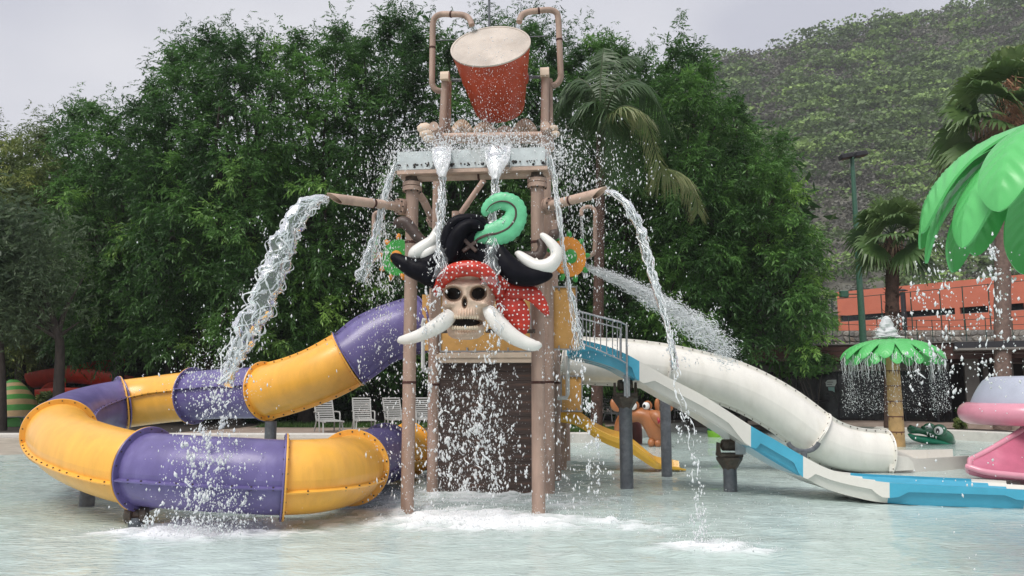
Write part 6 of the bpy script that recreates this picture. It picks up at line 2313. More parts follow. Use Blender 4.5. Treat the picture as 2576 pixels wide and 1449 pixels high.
zc_ = P(2243, 852, pf0.y).z
palm_fountain(pf0, zc_, .19, 1.36, .20, .28, .62, 14, 'palm-shaped fountain with a tan ringed trunk and small green leaf canopy', .1, 11)
PF1 = Vector((4.84, 6.45, 0))
ZC1 = 3.88
palm_fountain(PF1, ZC1, .24, 1.38, .235, .50, 1.02, 10, 'giant green ribbed fountain leaves arching into view over the pink slide', R(172), 12, True, .0)

# ================================================================== brown animal figure
an = thing('animal_figure', 'brown cartoon animal figure with bulging white eyes beyond the yellow slide', 'sculpture', G(1640, 1118))
AD = 22.6
def A_(x, y, dd=0.0):
    return P(1408.7 + x * .18515, 972.7 + y * .18515, AD + dd)
U = .18515 / 2000 * 22.6
def asw(name, pts, w_, d_, mn, parent=None):
    q3 = cat_rom([(*A_(x, y, dd), a, b_) for (x, y, dd), a, b_ in zip(pts, w_, d_)], 6)
    return obj(name, MB().sweep([Vector(v[:3]) for v in q3], [v[3] * U for v in q3], [v[4] * U for v in q3], m=(0, -1, 0), seg=18), M[mn], parent or an)
asw('body', [(840, 820, .5), (820, 680, .5), (830, 540, .45), (880, 440, .35), (980, 390, .2), (1090, 385, 0), (1190, 430, -.1), (1260, 520, -.15), (1290, 620, -.15), (1310, 700, -.15), (1310, 760, -.12)], [70, 80, 90, 95, 96, 100, 118, 128, 110, 90, 60], [90, 120, 150, 160, 170, 160, 150, 140, 120, 100, 60], 'moose_brown')
asw('inner_wall', [(960, 440, .75), (1030, 540, .8), (1050, 660, .8), (1060, 800, .8)], [60, 75, 70, 60], [30, 30, 30, 30], 'moose_dark')
asw('snout', [(1210, 370, -.2), (1300, 400, -.35), (1370, 470, -.4), (1420, 520, -.35)], [50, 80, 80, 40], [50, 80, 80, 40], 'moose_brown')
asw('mouth', [(1330, 420, -.62), (1345, 470, -.66), (1335, 500, -.6)], [10, 20, 10], [10, 14, 10], 'mouth_red')
for x, y in ((1240, 765), (1325, 770)):
    asw('foot', [(x, y - 40, -.2), (x, y, -.28), (x, y + 40, -.2)], [36, 46, 34], [36, 50, 34], 'moose_brown')
for (x, y) in ((995, 262), (1170, 262)):
    e_ = obj('eye', MB().ell(A_(x, y, -.22), (50 * U, 44 * U, 55 * U)), M['eye_white'], an)
    obj('pupil', MB().ell(A_(x - 24, y + 2, -.22 - 39 * U), (20 * U, 8 * U, 24 * U)), M['eye_black'], e_)
    asw('eyelid', [(x - 20, y - 48, -.2), (x + 30, y - 52, -.18), (x + 62, y - 10, -.16), (x + 58, y + 40, -.16)], [8, 20, 22, 10], [30, 40, 40, 30], 'moose_brown')
asw('ear', [(800, 330, .0), (750, 280, .0), (722, 215, .0), (712, 170, .0)], [24, 50, 42, 14], [20, 34, 30, 10], 'moose_brown')
asw('ear', [(1330, 340, .0), (1318, 260, .0), (1322, 190, .0), (1335, 160, 0)], [24, 34, 30, 12], [20, 30, 26, 10], 'moose_brown')
asw('ear', [(1450, 340, .1), (1490, 290, .1), (1512, 230, .1), (1510, 190, .1)], [24, 44, 36, 12], [20, 30, 26, 10], 'moose_brown')

# ================================================================== crocodile
CD = 23.6
def C_(x, y, dd=0.0):
    return P(2247 + x * .301, 805 + y * .301, CD + dd)
CU = .301 / 2000 * 23.6
cro = thing('crocodile_figure', 'green crocodile head float with a big white eye beside the trough', 'sculpture', G(2345, 1113))
def csw(name, pts, w_, d_, mn, parent=None):
    q3 = cat_rom([(*C_(x, y, dd), a, b_) for (x, y, dd), a, b_ in zip(pts, w_, d_)], 6)
    return obj(name, MB().sweep([Vector(v[:3]) for v in q3], [v[3] * CU for v in q3], [v[4] * CU for v in q3], m=(0, -1, 0), seg=16), M[mn], parent or cro)
csw('upper_jaw', [(128, 915, 0), (150, 915, 0), (220, 925, 0), (300, 935, .05), (370, 960, .1), (430, 985, .15), (500, 1020, .2)], [10, 34, 26, 38, 62, 62, 20], [20, 60, 60, 80, 100, 100, 30], 'croc_dark')
csw('lower_jaw', [(132, 955, 0), (180, 985, 0), (250, 1000, .02), (320, 1010, .05), (420, 1028, .1), (490, 1035, .15)], [10, 24, 30, 28, 20, 8], [20, 54, 60, 70, 70, 20], 'croc_light')
for x, y in ((148, 893), (252, 900)):
    obj('nostril', MB().ell(C_(x, y, -.1), (14 * CU, 30 * CU, 16 * CU)), M['croc_dark'], cro)
for (x, y, dd) in ((378, 925, -.32), (292, 915, .1)):
    obj('brow', MB().ell(C_(x + 12, y - 4, dd + .10), (54 * CU, 44 * CU, 50 * CU)), M['croc_dark'], cro)
    e_ = obj('eye', MB().ell(C_(x, y, dd), (36 * CU, 30 * CU, 34 * CU)), M['eye_white'], cro)
    obj('pupil', MB().ell(C_(x - 6, y + 2, dd - 27 * CU), (15 * CU, 7 * CU, 22 * CU)), M['eye_black'], e_)
for k in range(4):
    obj('tooth', MB().lathe([(9 * CU, 0), (0, -26 * CU)], C_(285 + k * 24, 935 + k * 12, -.28), ZUP, 8), M['eye_white'], cro)
# turtle seat
tq_ = G(1806, 1099)
tu = thing('turtle_figure', 'small green turtle seat in the water beyond the open slide', 'sculpture', tq_)
obj('shell', MB().lathe([(.33, .20), (.34, .24), (.28, .36), (.15, .46), (0, .49)], tq_, ZUP, 20), M['croc_dark'], tu)
obj('base', MB().lathe([(.30, -.3), (.33, .0), (.345, .18), (.33, .215)], tq_, ZUP, 20), M['turtle_lime'], tu)

# ================================================================== whale-mouth slide on the right
WD = 14.6
def W_(x, y, dd=0.0):
    return P(2247 + x * .301, 805 + y * .301, WD + dd)
ws = thing('whale_slide', 'pink slide tongue under a pink lip and grey dome at the pool edge', 'slide', G(2560, 1195))
WU = .301 / 2000 * 14.6
cxp = W_(1250, 800)
# grey dome: lathe about an axis outside the frame
dome_c = W_(1290, 690, .6)
rr_ = (W_(1290, 690, .6) - W_(722, 690, .6)).length
zt = W_(1000, 470, .6).z - dome_c.z
obj('dome', MB().lathe([(rr_, -.06), (rr_ * .99, 0), (rr_ * .94, zt * .3), (rr_ * .88, zt * .58), (rr_ * .81, zt * .84), (rr_ * .74, zt * .96), (rr_ * .62, zt * 1.0), (0, zt * 1.03)], dome_c, ZUP, 48), M['whale_grey'], ws)
# lip: flattened ring
lip_r = (W_(1290, 790, .6) - W_(690, 790, .6)).length
lc = Vector((dome_c.x, dome_c.y, W_(800, 785, .3).z))
ring = [lc + Vector((math.cos(a) * lip_r, math.sin(a) * lip_r * .85, 0)) for a in np.linspace(0, 2 * math.pi, 56)]
hh = (W_(800, 690).z - W_(800, 880).z) / 2
obj('lip', MB().sweep(ring, [.20] * 56, [hh] * 56, m=ZUP, seg=18, caps=False), M['pink'], ws)
# slide tongue: bed lofted between its upper and lower edge
fe_ = [(2680, 1010, 15.0), (2600, 1062, 14.8), (2545, 1098, 14.6), (2485, 1134, 14.45), (2440, 1157, 14.35)]
ne_ = [(2700, 1212, 13.4), (2600, 1208, 13.45), (2540, 1205, 13.5), (2480, 1200, 13.6), (2436, 1189, 13.75)]
q3 = cat_rom([(*P(*a_), *P(*b_)) for a_, b_ in zip(fe_, ne_)], 8)
rows = []
for i, v in enumerate(q3):
    a_, b_ = Vector(v[:3]), Vector(v[3:])
    b_.z = max(b_.z, .05)
    f_ = i / (len(q3) - 1)
    r_ = []
    for u in np.linspace(0, 1, 17):
        p = a_.lerp(b_, u)
        p.z -= .55 * (a_.z - b_.z) * math.sin(math.pi * u) ** .9 * (1 - .2 * f_) * .6
        p.z += .10 * math.exp(-((u - 1) / .12) ** 2) * (.4 + .6 * f_)
        p.z = max(p.z, .03)
        r_.append(p)
    rows.append(r_)
mb = MB()
for a_, b_ in zip(rows[:-1], rows[1:]):
    mb.strip(a_, b_)
und = [[q - ZUP * .06 for q in r_] for r_ in rows]
for a_, b_ in zip(und[:-1], und[1:]):
    mb.strip(b_, a_)
for k in (0, -1):
    mb.strip([r_[k] for r_ in rows], [r_[k] for r_ in und])
mb.strip(rows[-1], und[-1])
obj('tongue', mb, M['pink_deep'], ws)
obj('tongue_rim', MB().sweep([r_[0] for r_ in rows] + rows[-1][1:-1] + [r_[-1] for r_ in reversed(rows)], .05, seg=10), M['pink'], ws)
q = W_(1500, 900, .8)
obj('body', MB().lathe([(.9, -.35), (.95, .4), (.8, lc.z - .05)], (q.x, q.y, 0), ZUP, 32), M['pink_deep'], ws)
# ================================================================== moving water
random.seed(99)
def octs(pts, r, stretch, dirs=None):
    """little drops: octahedra stretched along dirs"""
    n = len(pts)
    p = np.asarray(pts, float)
    r = np.asarray(r, float)[:, None]
    st = np.asarray(stretch, float)[:, None]
    if dirs is None:
        d = np.tile(np.array([0, 0, 1.0]), (n, 1)) + rng.normal(0, .25, (n, 3))
    else:
        d = np.asarray(dirs, float) + rng.normal(0, .12, (n, 3))
    d /= np.linalg.norm(d, axis=1, keepdims=True)
    a = np.cross(d, rng.normal(0, 1, (n, 3))); a /= np.linalg.norm(a, axis=1, keepdims=True)
    b_ = np.cross(d, a)
    V = np.stack([p + d * r * st, p - d * r * st, p + a * r, p - a * r, p + b_ * r, p - b_ * r], 1).reshape(-1, 3)
    base = np.array([[0, 2, 4], [0, 4, 3], [0, 3, 5], [0, 5, 2], [1, 4, 2], [1, 3, 4], [1, 5, 3], [1, 2, 5]])
    F = (np.arange(n)[:, None, None] * 6 + base[None]).reshape(-1, 3)
    return V, F

def spray(name, label, pts, rmin, rmax, smin=1.0, smax=2.2, dirs=None, mname='water_white', parent=None, pw=3.6):
    n = len(pts)
    r = rmin + (rmax - rmin) * rng.uniform(0, 1, n) ** pw
    V, F = octs(pts, r, rng.uniform(smin, smax, n), dirs)
    o = obj(name, np_mesh(name, V, F, M[mname], True), None, parent, kind='stuff')
    if label:
        tag(o, label, 'spray')
    return o

def stream(name, label, path, strands=50, per=10, rs=(.004, .009), core=True, drops=400, spreadd=.5, clear='water_clear', asp=.6, sag=.45, grp='falling water streams', sl=(.25, 1.0), big=.012):
    """path (x, y, D, half width px)"""
    c5 = np.array(cat_rom([(*P(x, y, D), hw / 2000 * D) for x, y, D, hw in path], per))
    c = c5[:, :3]; wd = c5[:, 3]
    n = len(c)
    t_ = np.gradient(c, axis=0); t_ /= np.linalg.norm(t_, axis=1, keepdims=True)
    view = c - np.array(CAMP); view /= np.linalg.norm(view, axis=1, keepdims=True)
    a = np.cross(t_, view); a /= np.linalg.norm(a, axis=1, keepdims=True)
    b_ = np.cross(a, t_)
    cum = np.concatenate([[0], np.cumsum(np.linalg.norm(np.diff(c, axis=0), axis=1))])
    root = thing(name, label, 'water', c[0], grp)
    if core:
        m_ = int(cum[-1] / .018) + 2
        s_ = np.linspace(0, cum[-1], m_)
        C = np.stack([np.interp(s_, cum, c[:, k]) for k in range(3)], 1)
        A = np.stack([np.interp(s_, cum, a[:, k]) for k in range(3)], 1)
        B = np.stack([np.interp(s_, cum, b_[:, k]) for k in range(3)], 1)
        W = np.interp(s_, cum, wd)
        seg = 22
        th = np.linspace(0, 2 * np.pi, seg, endpoint=False)
        base = C[:, None] + A[:, None] * (np.cos(th)[None, :] * W[:, None])[..., None] + B[:, None] * (np.sin(th)[None, :] * W[:, None] * asp)[..., None]
        fl_ = base.reshape(-1, 3)
        f1 = np.clip(s_ / (cum[-1] * .25), .25, 1)
        nz1 = fbm(fl_ * 9.0, 3, 5).reshape(m_, seg)
        nz2 = vnoise(fl_ * 28.0, 15).reshape(m_, seg)
        k = 1 + f1[:, None] * (sag * nz1 + .16 * nz2) - .12
        V = C[:, None] + (base - C[:, None]) * k[..., None]
        wob = fbm(C * 4.0, 2, 71)[:, None, None] * A[:, None] * (W * .25 * f1)[:, None, None]
        V = (V + wob).reshape(-1, 3)
        idx = np.arange(m_ * seg).reshape(m_, seg)
        F = np.stack([idx[:-1], np.roll(idx, -1, 1)[:-1], np.roll(idx, -1, 1)[1:], idx[1:]], -1).reshape(-1, 4)
        obj('water_core', np_mesh('water_core', V, F, M[clear], True), None, root)
    mb = MB()
    for k in range(strands):
        L = random.uniform(.12, .45) * cum[-1]
        s0 = random.uniform(-.02, .92) * cum[-1]
        L = min(L, random.uniform(*sl))
        m_ = max(6, int(L / .022))
        th0 = random.uniform(0, 6.28); om = random.gauss(0, 1.8)
        rho = random.uniform(.55, 1.12)
        pts, rr = [], []
        r0 = random.uniform(*rs)
        ph = random.uniform(0, 9)
        for i in range(m_):
            s_ = min(max(s0 + L * i / m_, 0), cum[-1])
            q = [np.interp(s_, cum, c[:, j]) for j in range(3)]
            aa = np.array([np.interp(s_, cum, a[:, j]) for j in range(3)])
            bb = np.array([np.interp(s_, cum, b_[:, j]) for j in range(3)])
            w_ = np.interp(s_, cum, wd)
            th = th0 + om * (s_ - s0) * 2 + .6 * math.sin(ph + s_ * 11)
            rh = rho * (1 + .25 * math.sin(ph * 2 + s_ * 23))
            pts.append(Vector(np.array(q) + aa * math.cos(th) * w_ * rh + bb * math.sin(th) * w_ * rh * asp))
            rr.append(r0 * (.35 + .65 * math.sin(math.pi * (i + .5) / m_)) * (1 + .5 * math.sin(ph + i * 1.7)))
        mb.sweep(pts, rr, seg=5)
    if strands:
        obj('water_strands', mb, M['water_white'], root, kind='stuff')
    if drops:
        s_ = rng.uniform(0, 1, drops) ** .7 * cum[-1]
        C = np.stack([np.interp(s_, cum, c[:, k]) for k in range(3)], 1)
        A = np.stack([np.interp(s_, cum, a[:, k]) for k in range(3)], 1)
        B = np.stack([np.interp(s_, cum, b_[:, k]) for k in range(3)], 1)
        W = np.interp(s_, cum, wd)
        f_ = (.7 + 1.6 * spreadd * s_ / cum[-1])[:, None]
        pts = C + A * (rng.normal(0, .8, drops) * W)[:, None] * f_ + B * (rng.normal(0, .6, drops) * W)[:, None] * f_
        # drops hang together in loose clots
        nc_ = max(4, drops // 16)
        pick = rng.integers(0, nc_, drops)
        clot = rng.uniform(0, 1, drops) < .72
        pts = np.where(clot[:, None], pts[pick] + rng.normal(0, 1, (drops, 3)) * np.array([.02, .02, .035]), pts)
        spray('water_drops', None, pts, .0025, big, 1, 2.5, parent=root, pw=2.6)
    return root

# big arcs from the spouts
stream('water_stream', 'thick water arc pouring from the left spout onto the purple tube', [(826, 500, 9.75, 9), (800, 502, 9.62, 15), (768, 524, 9.5, 24), (732, 575, 9.42, 30), (704, 640, 9.38, 34), (678, 715, 9.34, 34), (648, 785, 9.3, 36), (612, 850, 9.24, 30), (580, 910, 9.18, 24), (562, 970, 9.12, 22)], 110, 8, (.005, .012), True, 900, .6, sl=(.12, .5))
stream('water_stream', 'broken lower part of the left arc splashing over the purple tube', [(566, 950, 9.10, 20), (552, 1010, 9.05, 26), (540, 1080, 9.0, 30), (530, 1150, 8.95, 40), (525, 1230, 8.92, 48), (520, 1320, 8.9, 55)], 16, 8, (.005, .013), False, 1000, .6, sl=(.03, .09), big=.02)
stream('water_stream', 'slender water arc falling from the right spout past the white tube', [(1524, 482, 9.75, 7), (1548, 488, 9.6, 9), (1578, 518, 9.48, 12), (1606, 570, 9.4, 14), (1628, 640, 9.3, 13), (1650, 720, 9.2, 10), (1672, 790, 9.1, 8), (1688, 860, 9.0, 8), (1700, 930, 8.9, 9)], 70, 8, (.004, .009), True, 420, .5, sl=(.1, .45))
stream('water_stream', 'ragged lower end of the right arc dropping into the pool', [(1696, 900, 8.92, 9), (1704, 970, 8.85, 12), (1722, 1040, 8.78, 15), (1745, 1110, 8.7, 12), (1750, 1200, 8.62, 9), (1757, 1280, 8.55, 7), (1768, 1362, 8.5, 6)], 26, 8, (.003, .009), False, 420, .8, sl=(.05, .2), big=.014)
# spillways of the tray
KT = 10.42
stream('water_stream', 'spillway stream from the left tray notch onto the black hat', [(1111, 380, 10.52, 25), (1111, 408, 10.42, 22), (1112, 430, 10.36, 13), (1114, 460, 10.3, 9), (1109, 520, 10.2, 11), (1108, 590, 10.1, 13), (1110, 650, 10.0, 16), (1104, 700, 9.95, 20)], 80, 8, (.004, .008), True, 260, .8, sl=(.08, .3))
stream('water_stream', 'spillway stream from the wide tray notch over the green feather', [(1252, 378, 10.48, 34), (1251, 408, 10.38, 30), (1247, 432, 10.3, 16), (1246, 465, 10.22, 10), (1240, 530, 10.1, 12), (1240, 600, 10.0, 15), (1238, 660, 9.95, 20), (1232, 720, 9.9, 26)], 90, 8, (.004, .008), True, 320, .8, sl=(.08, .3))
stream('water_stream', 'thin water ribbon falling from the left end of the tray', [(998, 408, 10.6, 7), (985, 440, 10.55, 8), (968, 490, 10.5, 9), (956, 540, 10.45, 9), (944, 600, 10.4, 12), (925, 660, 10.35, 16), (912, 710, 10.3, 18)], 50, 8, (.003, .006), True, 260, .8)
stream('water_stream', 'thin water ribbon falling from the right end of the tray', [(1380, 392, 10.45, 8), (1390, 430, 10.4, 8), (1400, 490, 10.3, 7), (1408, 560, 10.2, 6), (1416, 640, 10.15, 6), (1432, 730, 10.1, 7), (1446, 800, 10.05, 10), (1456, 880, 10.0, 14)], 40, 8, (.003, .006), True, 220, .8)
stream('water_stream', 'loose water falling down beside the skull in front of the plank wall', [(1102, 700, 9.95, 26), (1092, 790, 9.95, 24), (1088, 880, 9.95, 22), (1120, 980, 9.95, 40), (1150, 1100, 9.95, 50), (1160, 1240, 9.95, 60)], 16, 8, (.005, .013), False, 800, .4, sl=(.03, .10), big=.02)
stream('water_stream', 'loose water falling past the right tusk in front of the plank wall', [(1236, 720, 9.9, 24), (1250, 800, 9.9, 26), (1230, 880, 9.9, 22), (1215, 960, 9.9, 30), (1225, 1080, 9.9, 34), (1215, 1240, 9.9, 46)], 26, 8, (.005, .014), False, 900, .4, sl=(.03, .14), big=.021)
stream('water_stream', 'small fall of drops from the tray end in front of the stair rail', [(1458, 890, 10.0, 14), (1478, 960, 9.95, 16), (1486, 1080, 9.9, 10), (1492, 1180, 9.9, 18), (1500, 1250, 9.9, 22)], 8, 8, (.004, .010), False, 420, .6, sl=(.03, .08), big=.018)
for (x, y, x2, y2, lab) in ((1188, 62, 1196, 78, 'short pour from the left fill pipe into the bucket'), (1306, 54, 1304, 76, 'short pour from the right fill pipe into the bucket')):
    stream('water_stream', lab, [(x, y, 11.6, 7), ((x + x2) / 2, (y + y2) / 2, 11.62, 7), (x2, y2, 11.66, 8)], 12, 6, (.003, .005), True, 20, .5)
stream('water_stream', 'thin trickle from the right shower pipe behind the orange wheel', [(1462, 543, 11.7, 3), (1464, 590, 11.7, 3.5), (1468, 640, 11.7, 4), (1472, 700, 11.7, 5)], 14, 8, (.003, .005), True, 60, 1)
stream('water_stream', 'splashing trickle from the left shower pipe onto the green wheel', [(963, 552, 11.6, 4), (962, 600, 11.5, 9), (966, 660, 11.4, 16), (972, 740, 11.3, 26)], 44, 8, (.003, .008), False, 360, 1, sl=(.05, .2))

# white sheets where the spillways leave the tray
for lab, pth in (('white sheet of water leaving the left tray notch', [(1111, 372, 10.56, 25), (1111, 384, 10.50, 25), (1111, 404, 10.40, 23), (1112, 424, 10.32, 16), (1114, 446, 10.26, 8)]), ('white sheet of water leaving the wide tray notch', [(1252, 370, 10.52, 34), (1252, 382, 10.46, 34), (1251, 404, 10.36, 31), (1248, 426, 10.28, 20), (1246, 452, 10.22, 9)])):
    q5 = cat_rom([(*P(x, y, D), hw / 2000 * D) for x, y, D, hw in pth], 10)
    nn_ = len(q5)
    us = np.linspace(-1, 1, 25)
    vs_ = np.array([[np.array(v[:3]) + np.array(TR) * v[3] * u + np.array([0, -.02 - .05 * (1 - u * u), 0]) for u in us] for v in q5])
    nzz = fbm(vs_.reshape(-1, 3) * np.array([40, 40, 9]), 2, 6).reshape(nn_, 25)
    vs_[..., 1] += .012 * nzz
    fr0 = vs_.reshape(-1, 3)
    bk0 = fr0 + np.array([0, .03, 0])
    idx = np.arange(nn_ * 25).reshape(nn_, 25)
    F = np.stack([idx[:-1, :-1], idx[:-1, 1:], idx[1:, 1:], idx[1:, :-1]], -1).reshape(-1, 4)
    o = obj('water_sheet', np_mesh('water_sheet', np.concatenate([fr0, bk0]), np.concatenate([F, F[:, ::-1] + nn_ * 25]), M['water_veil'], True), None)
    tag(o, lab, 'water', 'falling water streams')

# churning water in the tray
def tray_foam():
    xs_ = np.linspace(1004, 1374, 110)
    ks = np.linspace(trayk0 + .03, trayk1 - .02, 10)
    vs = []
    for k in ks:
        for x in xs_:
            q = tq(x, k, zt0)
            nzv = fbm(np.array([[q.x * 9, q.y * 9, 0.0]]), 3, 3)[0]
            mid = math.exp(-((x - 1111) / 34) ** 2) + math.exp(-((x - 1252) / 40) ** 2) + .5 * math.exp(-((x - 1374) / 20) ** 2)
            vs.append((q.x, q.y, zt1 - .045 + .05 * mid + (.02 + .05 * mid) * nzv))
    idx = np.arange(len(vs)).reshape(len(ks), len(xs_))
    F = np.stack([idx[:-1, :-1], idx[:-1, 1:], idx[1:, 1:], idx[1:, :-1]], -1).reshape(-1, 4)
    o = obj('tray_water', np_mesh('tray_water', np.array(vs), F, M['foam_white'], True), None)
    tag(o, 'white churning water filling the metal splash tray', 'water')
tray_foam()

# clouds of drops ------------------------------------------------------------
def cloud(n, fx, fy, fD):
    x = fx(n); y = fy(n); D = fD(n)
    return np.array([P(a, b_, c) for a, b_, c in zip(x, y, D)])
U_ = lambda a, b_: (lambda n: rng.uniform(a, b_, n))
N_ = lambda m_, s_: (lambda n: rng.normal(m_, s_, n))
pts = np.concatenate([
    cloud(2600, N_(1252, 45), N_(372, 20), N_(10.7, .25)),
    cloud(1700, N_(1111, 36), N_(372, 18), N_(10.7, .25)),
    cloud(3200, N_(1220, 110), N_(352, 30), N_(11.0, .4)),
    cloud(1500, N_(1385, 26), N_(390, 34), N_(10.7, .3)),
    cloud(800, N_(1000, 20), N_(395, 30), N_(10.8, .3))])
spray('water_spray', 'fine white spray bursting over the metal splash tray', pts, .002, .014)
pts = np.concatenate([
    cloud(2300, lambda n: 1385 + rng.gamma(2.0, 48, n), lambda n: 340 + rng.gamma(2.2, 75, n), N_(11.0, .6)),
    cloud(1100, lambda n: 1500 + rng.normal(0, 70, n), lambda n: rng.uniform(430, 900, n), N_(10.9, .6))])
spray('water_spray', 'scattered drops drifting in front of the trees right of the tower', pts, .0018, .012, 1.2, 3.6)
pts = np.concatenate([
    cloud(2000, lambda n: 1010 - rng.gamma(2.0, 32, n), lambda n: 360 + rng.gamma(2.2, 90, n), N_(11.0, .5)),
    cloud(900, lambda n: rng.normal(960, 40, n), lambda n: rng.uniform(560, 900, n), N_(10.9, .5))])
spray('water_spray', 'scattered drops drifting in front of the trees left of the tower', pts, .0018, .011, 1.2, 3.6)
pts = np.concatenate([
    cloud(2000, lambda n: rng.normal(1195, 68, n), lambda n: 905 + 380 * rng.uniform(0, 1, n) ** .8, U_(10.0, 11.6)),
    cloud(700, U_(1010, 1400), U_(460, 900), U_(9.9, 10.4)),
    cloud(500, U_(1360, 1470), U_(880, 1280), U_(9.8, 10.6)),
    cloud(900, U_(900, 1110), U_(900, 1280), U_(9.9, 11))])
spray('water_spray', 'falling drops in front of the dark plank wall', pts, .0025, .015, 1.2, 3.2)
pts = np.concatenate([cloud(1200, N_(240 * 0 + 1240, 60), lambda n: rng.uniform(70, 330, n), N_(10.85, .12))])
spray('water_spray', 'drops flying in front of the orange-red bucket', pts, .0025, .008)
pts = np.concatenate([cloud(1500, N_(530, 62), lambda n: 1330 - rng.gamma(1.6, 90, n), N_(8.95, .12)), cloud(700, N_(540, 55), N_(950, 45), N_(9.15, .1)), cloud(500, N_(515, 50), N_(1330, 14), N_(8.85, .2))])
spray('water_spray', 'splash drops leaping off the front purple tube section', pts, .003, .013, 1, 2.4)
# the sideways jet
n = 13000
s_ = rng.uniform(0, 1, n) ** .8
ctr = np.array([P(a, b_, c) for a, b_, c in zip(1456 + s_ * 385, 664 + s_ * 120 + s_ ** 2 * 112, 11.3 - s_ * .6)])
off = rng.normal(0, 1, (n, 3)) * (.012 + .105 * s_[:, None]) * np.array([.7, .6, 1.0])
spray('water_spray', 'white jet of water shooting sideways behind the right arc', ctr + off, .002, .0075, 1.2, 4, np.tile(np.array([.8, -.2, -.5]), (n, 1)))
stream('water_jet', 'bright white core of the jet leaving the orange wheel', [(1454, 663, 11.3, 4), (1500, 684, 11.25, 7), (1560, 710, 11.2, 12), (1630, 746, 11.1, 18), (1710, 796, 10.95, 26), (1790, 852, 10.8, 34)], 260, 8, (.0018, .0045), False, 900, .6, asp=1.0, sl=(.15, .7))
# splashes where water meets the pool
pl = []
for (fx, fy, rx, ry, st) in FOAM:
    c = G(fx, fy)
    k = int(420 * st * rx / .5)
    h = np.abs(rng.normal(0, .055 * st, k)) 
    pl.append(np.stack([c.x + rng.normal(0, rx * .6, k), c.y + rng.normal(0, ry * .6, k), h], 1))
pl.append(np.stack([rng.uniform(-2.4, 1.8, 900), rng.uniform(9.6, 12.4, 900), np.abs(rng.normal(.01, .035, 900))], 1))
pl.append(np.stack([rng.uniform(-.5, 4.2, 500), rng.uniform(9.0, 13, 500), np.abs(rng.normal(.005, .02, 500))], 1))
spray('water_spray', 'low splashes dancing on the pool where the falls land', np.concatenate(pl), .003, .010, .8, 1.8)

# small palm fountain: jet on top and dripping fringe
fc = Vector((pf0.x, pf0.y, zc_))
jet = thing('water_jet', 'white foaming jet on top of the small palm fountain', 'water', fc)
m_, seg = 46, 18
sv = np.linspace(0, 1, m_)
hj = P(2231, 796, pf0.y).z - zc_ - .02
th = np.linspace(0, 2 * np.pi, seg, endpoint=False)
rad = np.interp(sv, [0, .1, .5, .85, 1], [.34, .25, .17, .13, .03])
base = np.array(fc) + np.array([-.11, 0, .03]) + np.stack([np.cos(th)[None] * rad[:, None], np.sin(th)[None] * rad[:, None], np.repeat((sv * hj)[:, None], seg, 1)], -1)
k = 1 + .42 * fbm(base.reshape(-1, 3) * np.array([22, 22, 9]), 3, 4).reshape(m_, seg)
cj = np.array(fc) + np.array([-.11, 0, .03])
V = base.copy()
V[..., 0] = cj[0] + (base[..., 0] - cj[0]) * k
V[..., 1] = cj[1] + (base[..., 1] - cj[1]) * k
idx = np.arange(m_ * seg).reshape(m_, seg)
F = np.stack([idx[:-1], np.roll(idx, -1, 1)[:-1], np.roll(idx, -1, 1)[1:], idx[1:]], -1).reshape(-1, 4)
obj('water_column', np_mesh('water_column', V.reshape(-1, 3), F, M['foam_white'], True), None, jet)
spray('water_drops', None, np.concatenate([np.array(fc) + rng.normal(0, 1, (400, 3)) * np.array([.20, .20, .12]) + np.array([-.1, 0, .2]), np.array(fc) + np.array([-.11, 0, 0]) + np.stack([rng.normal(0, .13, 700), rng.normal(0, .13, 700), rng.uniform(0, 1, 700) * hj * 1.05], 1)]), .004, .016, parent=jet)
mb = MB()
pts = []
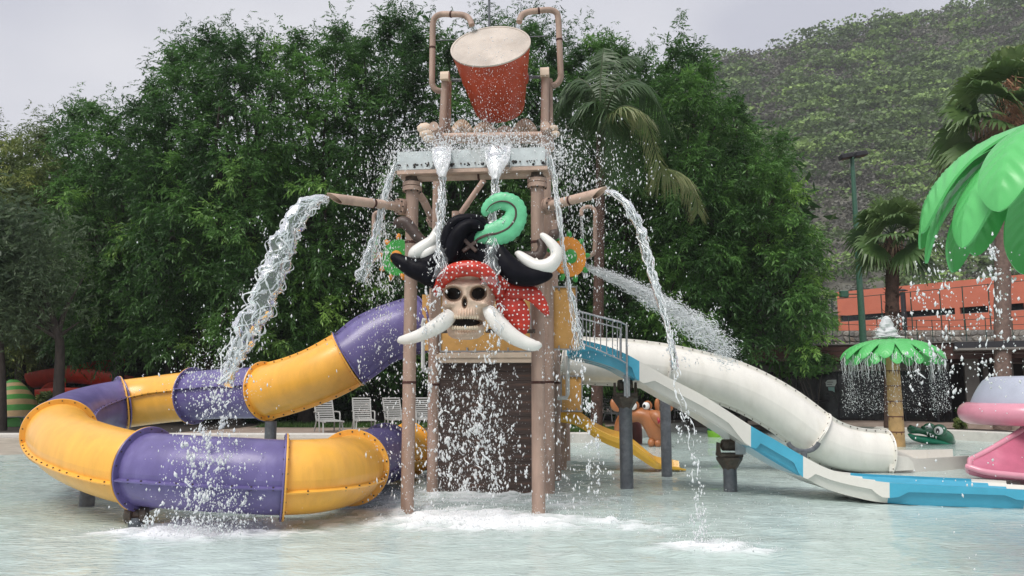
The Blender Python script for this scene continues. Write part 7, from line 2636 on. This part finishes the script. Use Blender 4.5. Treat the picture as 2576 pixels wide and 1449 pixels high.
for k in range(150):
    a = random.uniform(0, 6.28)
    rr = random.uniform(1.12, 1.34)
    z0 = zc_ - .40 - random.uniform(0, .12)
    p0 = Vector((fc.x + math.cos(a) * rr, fc.y + math.sin(a) * rr, z0))
    if random.random() < .45 and math.cos(a) > -.2:
        continue
    L = random.uniform(.15, .8)
    q = [p0 + Vector((random.gauss(0, .015), random.gauss(0, .015), -L * i / 8)) for i in range(9)]
    mb.sweep(q, [.009 * (1 - i / 10) for i in range(9)], seg=5)
    for i in range(24):
        f_ = random.random() ** .7
        pts.append(p0 + Vector((random.gauss(0, .05), random.gauss(0, .05), -L * .5 - f_ * 1.3)))
fr_ = thing('water_fringe', 'curtain of drips falling from the small palm fountain leaves', 'water', fc)
obj('water_strands', mb, M['water_white'], fr_, kind='stuff')
spray('water_drops', None, np.array(pts), .004, .012, 1, 2.6, parent=fr_)
# drips from the giant leaves
tips = [(2309, 664, 6.3), (2352, 606, 5.8), (2385, 690, 6.6), (2494, 580, 5.3), (2506, 700, 5.9)]
for k, (x, y, D) in enumerate(tips):
    stream('water_stream', ('drips off the slim outer giant leaf', 'drips off the broad pale giant leaf', 'drips off the dark pointed giant leaf', 'drips off the wide ribbed giant leaf', 'drips off the dark leaf before the tall palm trunk')[k], [(x, y - 6, D, 5), (x - 4, y + 40, D, 9), (x + 4, y + 90, D, 10), (x, y + 170, D, 14), (x + 2, y + 300, D, 20)], 5, 6, (.003, .007), False, 80, 1.0, sl=(.03, .08), big=.014, grp='drips under the giant leaves')
pts = cloud(330, U_(2290, 2575), lambda n: 620 + rng.gamma(2.0, 130, n), U_(5.3, 7.0))
pts = pts[pts[:, 2] > .05]
spray('water_spray', 'large clear drops falling below the giant green leaves', pts, .004, .013, 1, 1.8)

# ================================================================== hazy air over the valley
mh = bpy.data.materials.new('haze')
mh.use_nodes = True
th_ = mh.node_tree
th_.nodes.remove(th_.nodes['Principled BSDF'])
pv_ = th_.nodes.new('ShaderNodeVolumePrincipled')
pv_.inputs['Color'].default_value = (.86, .89, .95, 1)
pv_.inputs['Density'].default_value = 0.0005
th_.links.new(pv_.outputs['Volume'], th_.nodes['Material Output'].inputs['Volume'])
hz_ = obj('haze', MB().box((0, 0, 90), (860, 860, 183)), mh, smooth=False)
hz_['kind'] = 'stuff'
tag(hz_, 'thin pale haze hanging in front of the hillside', 'haze')
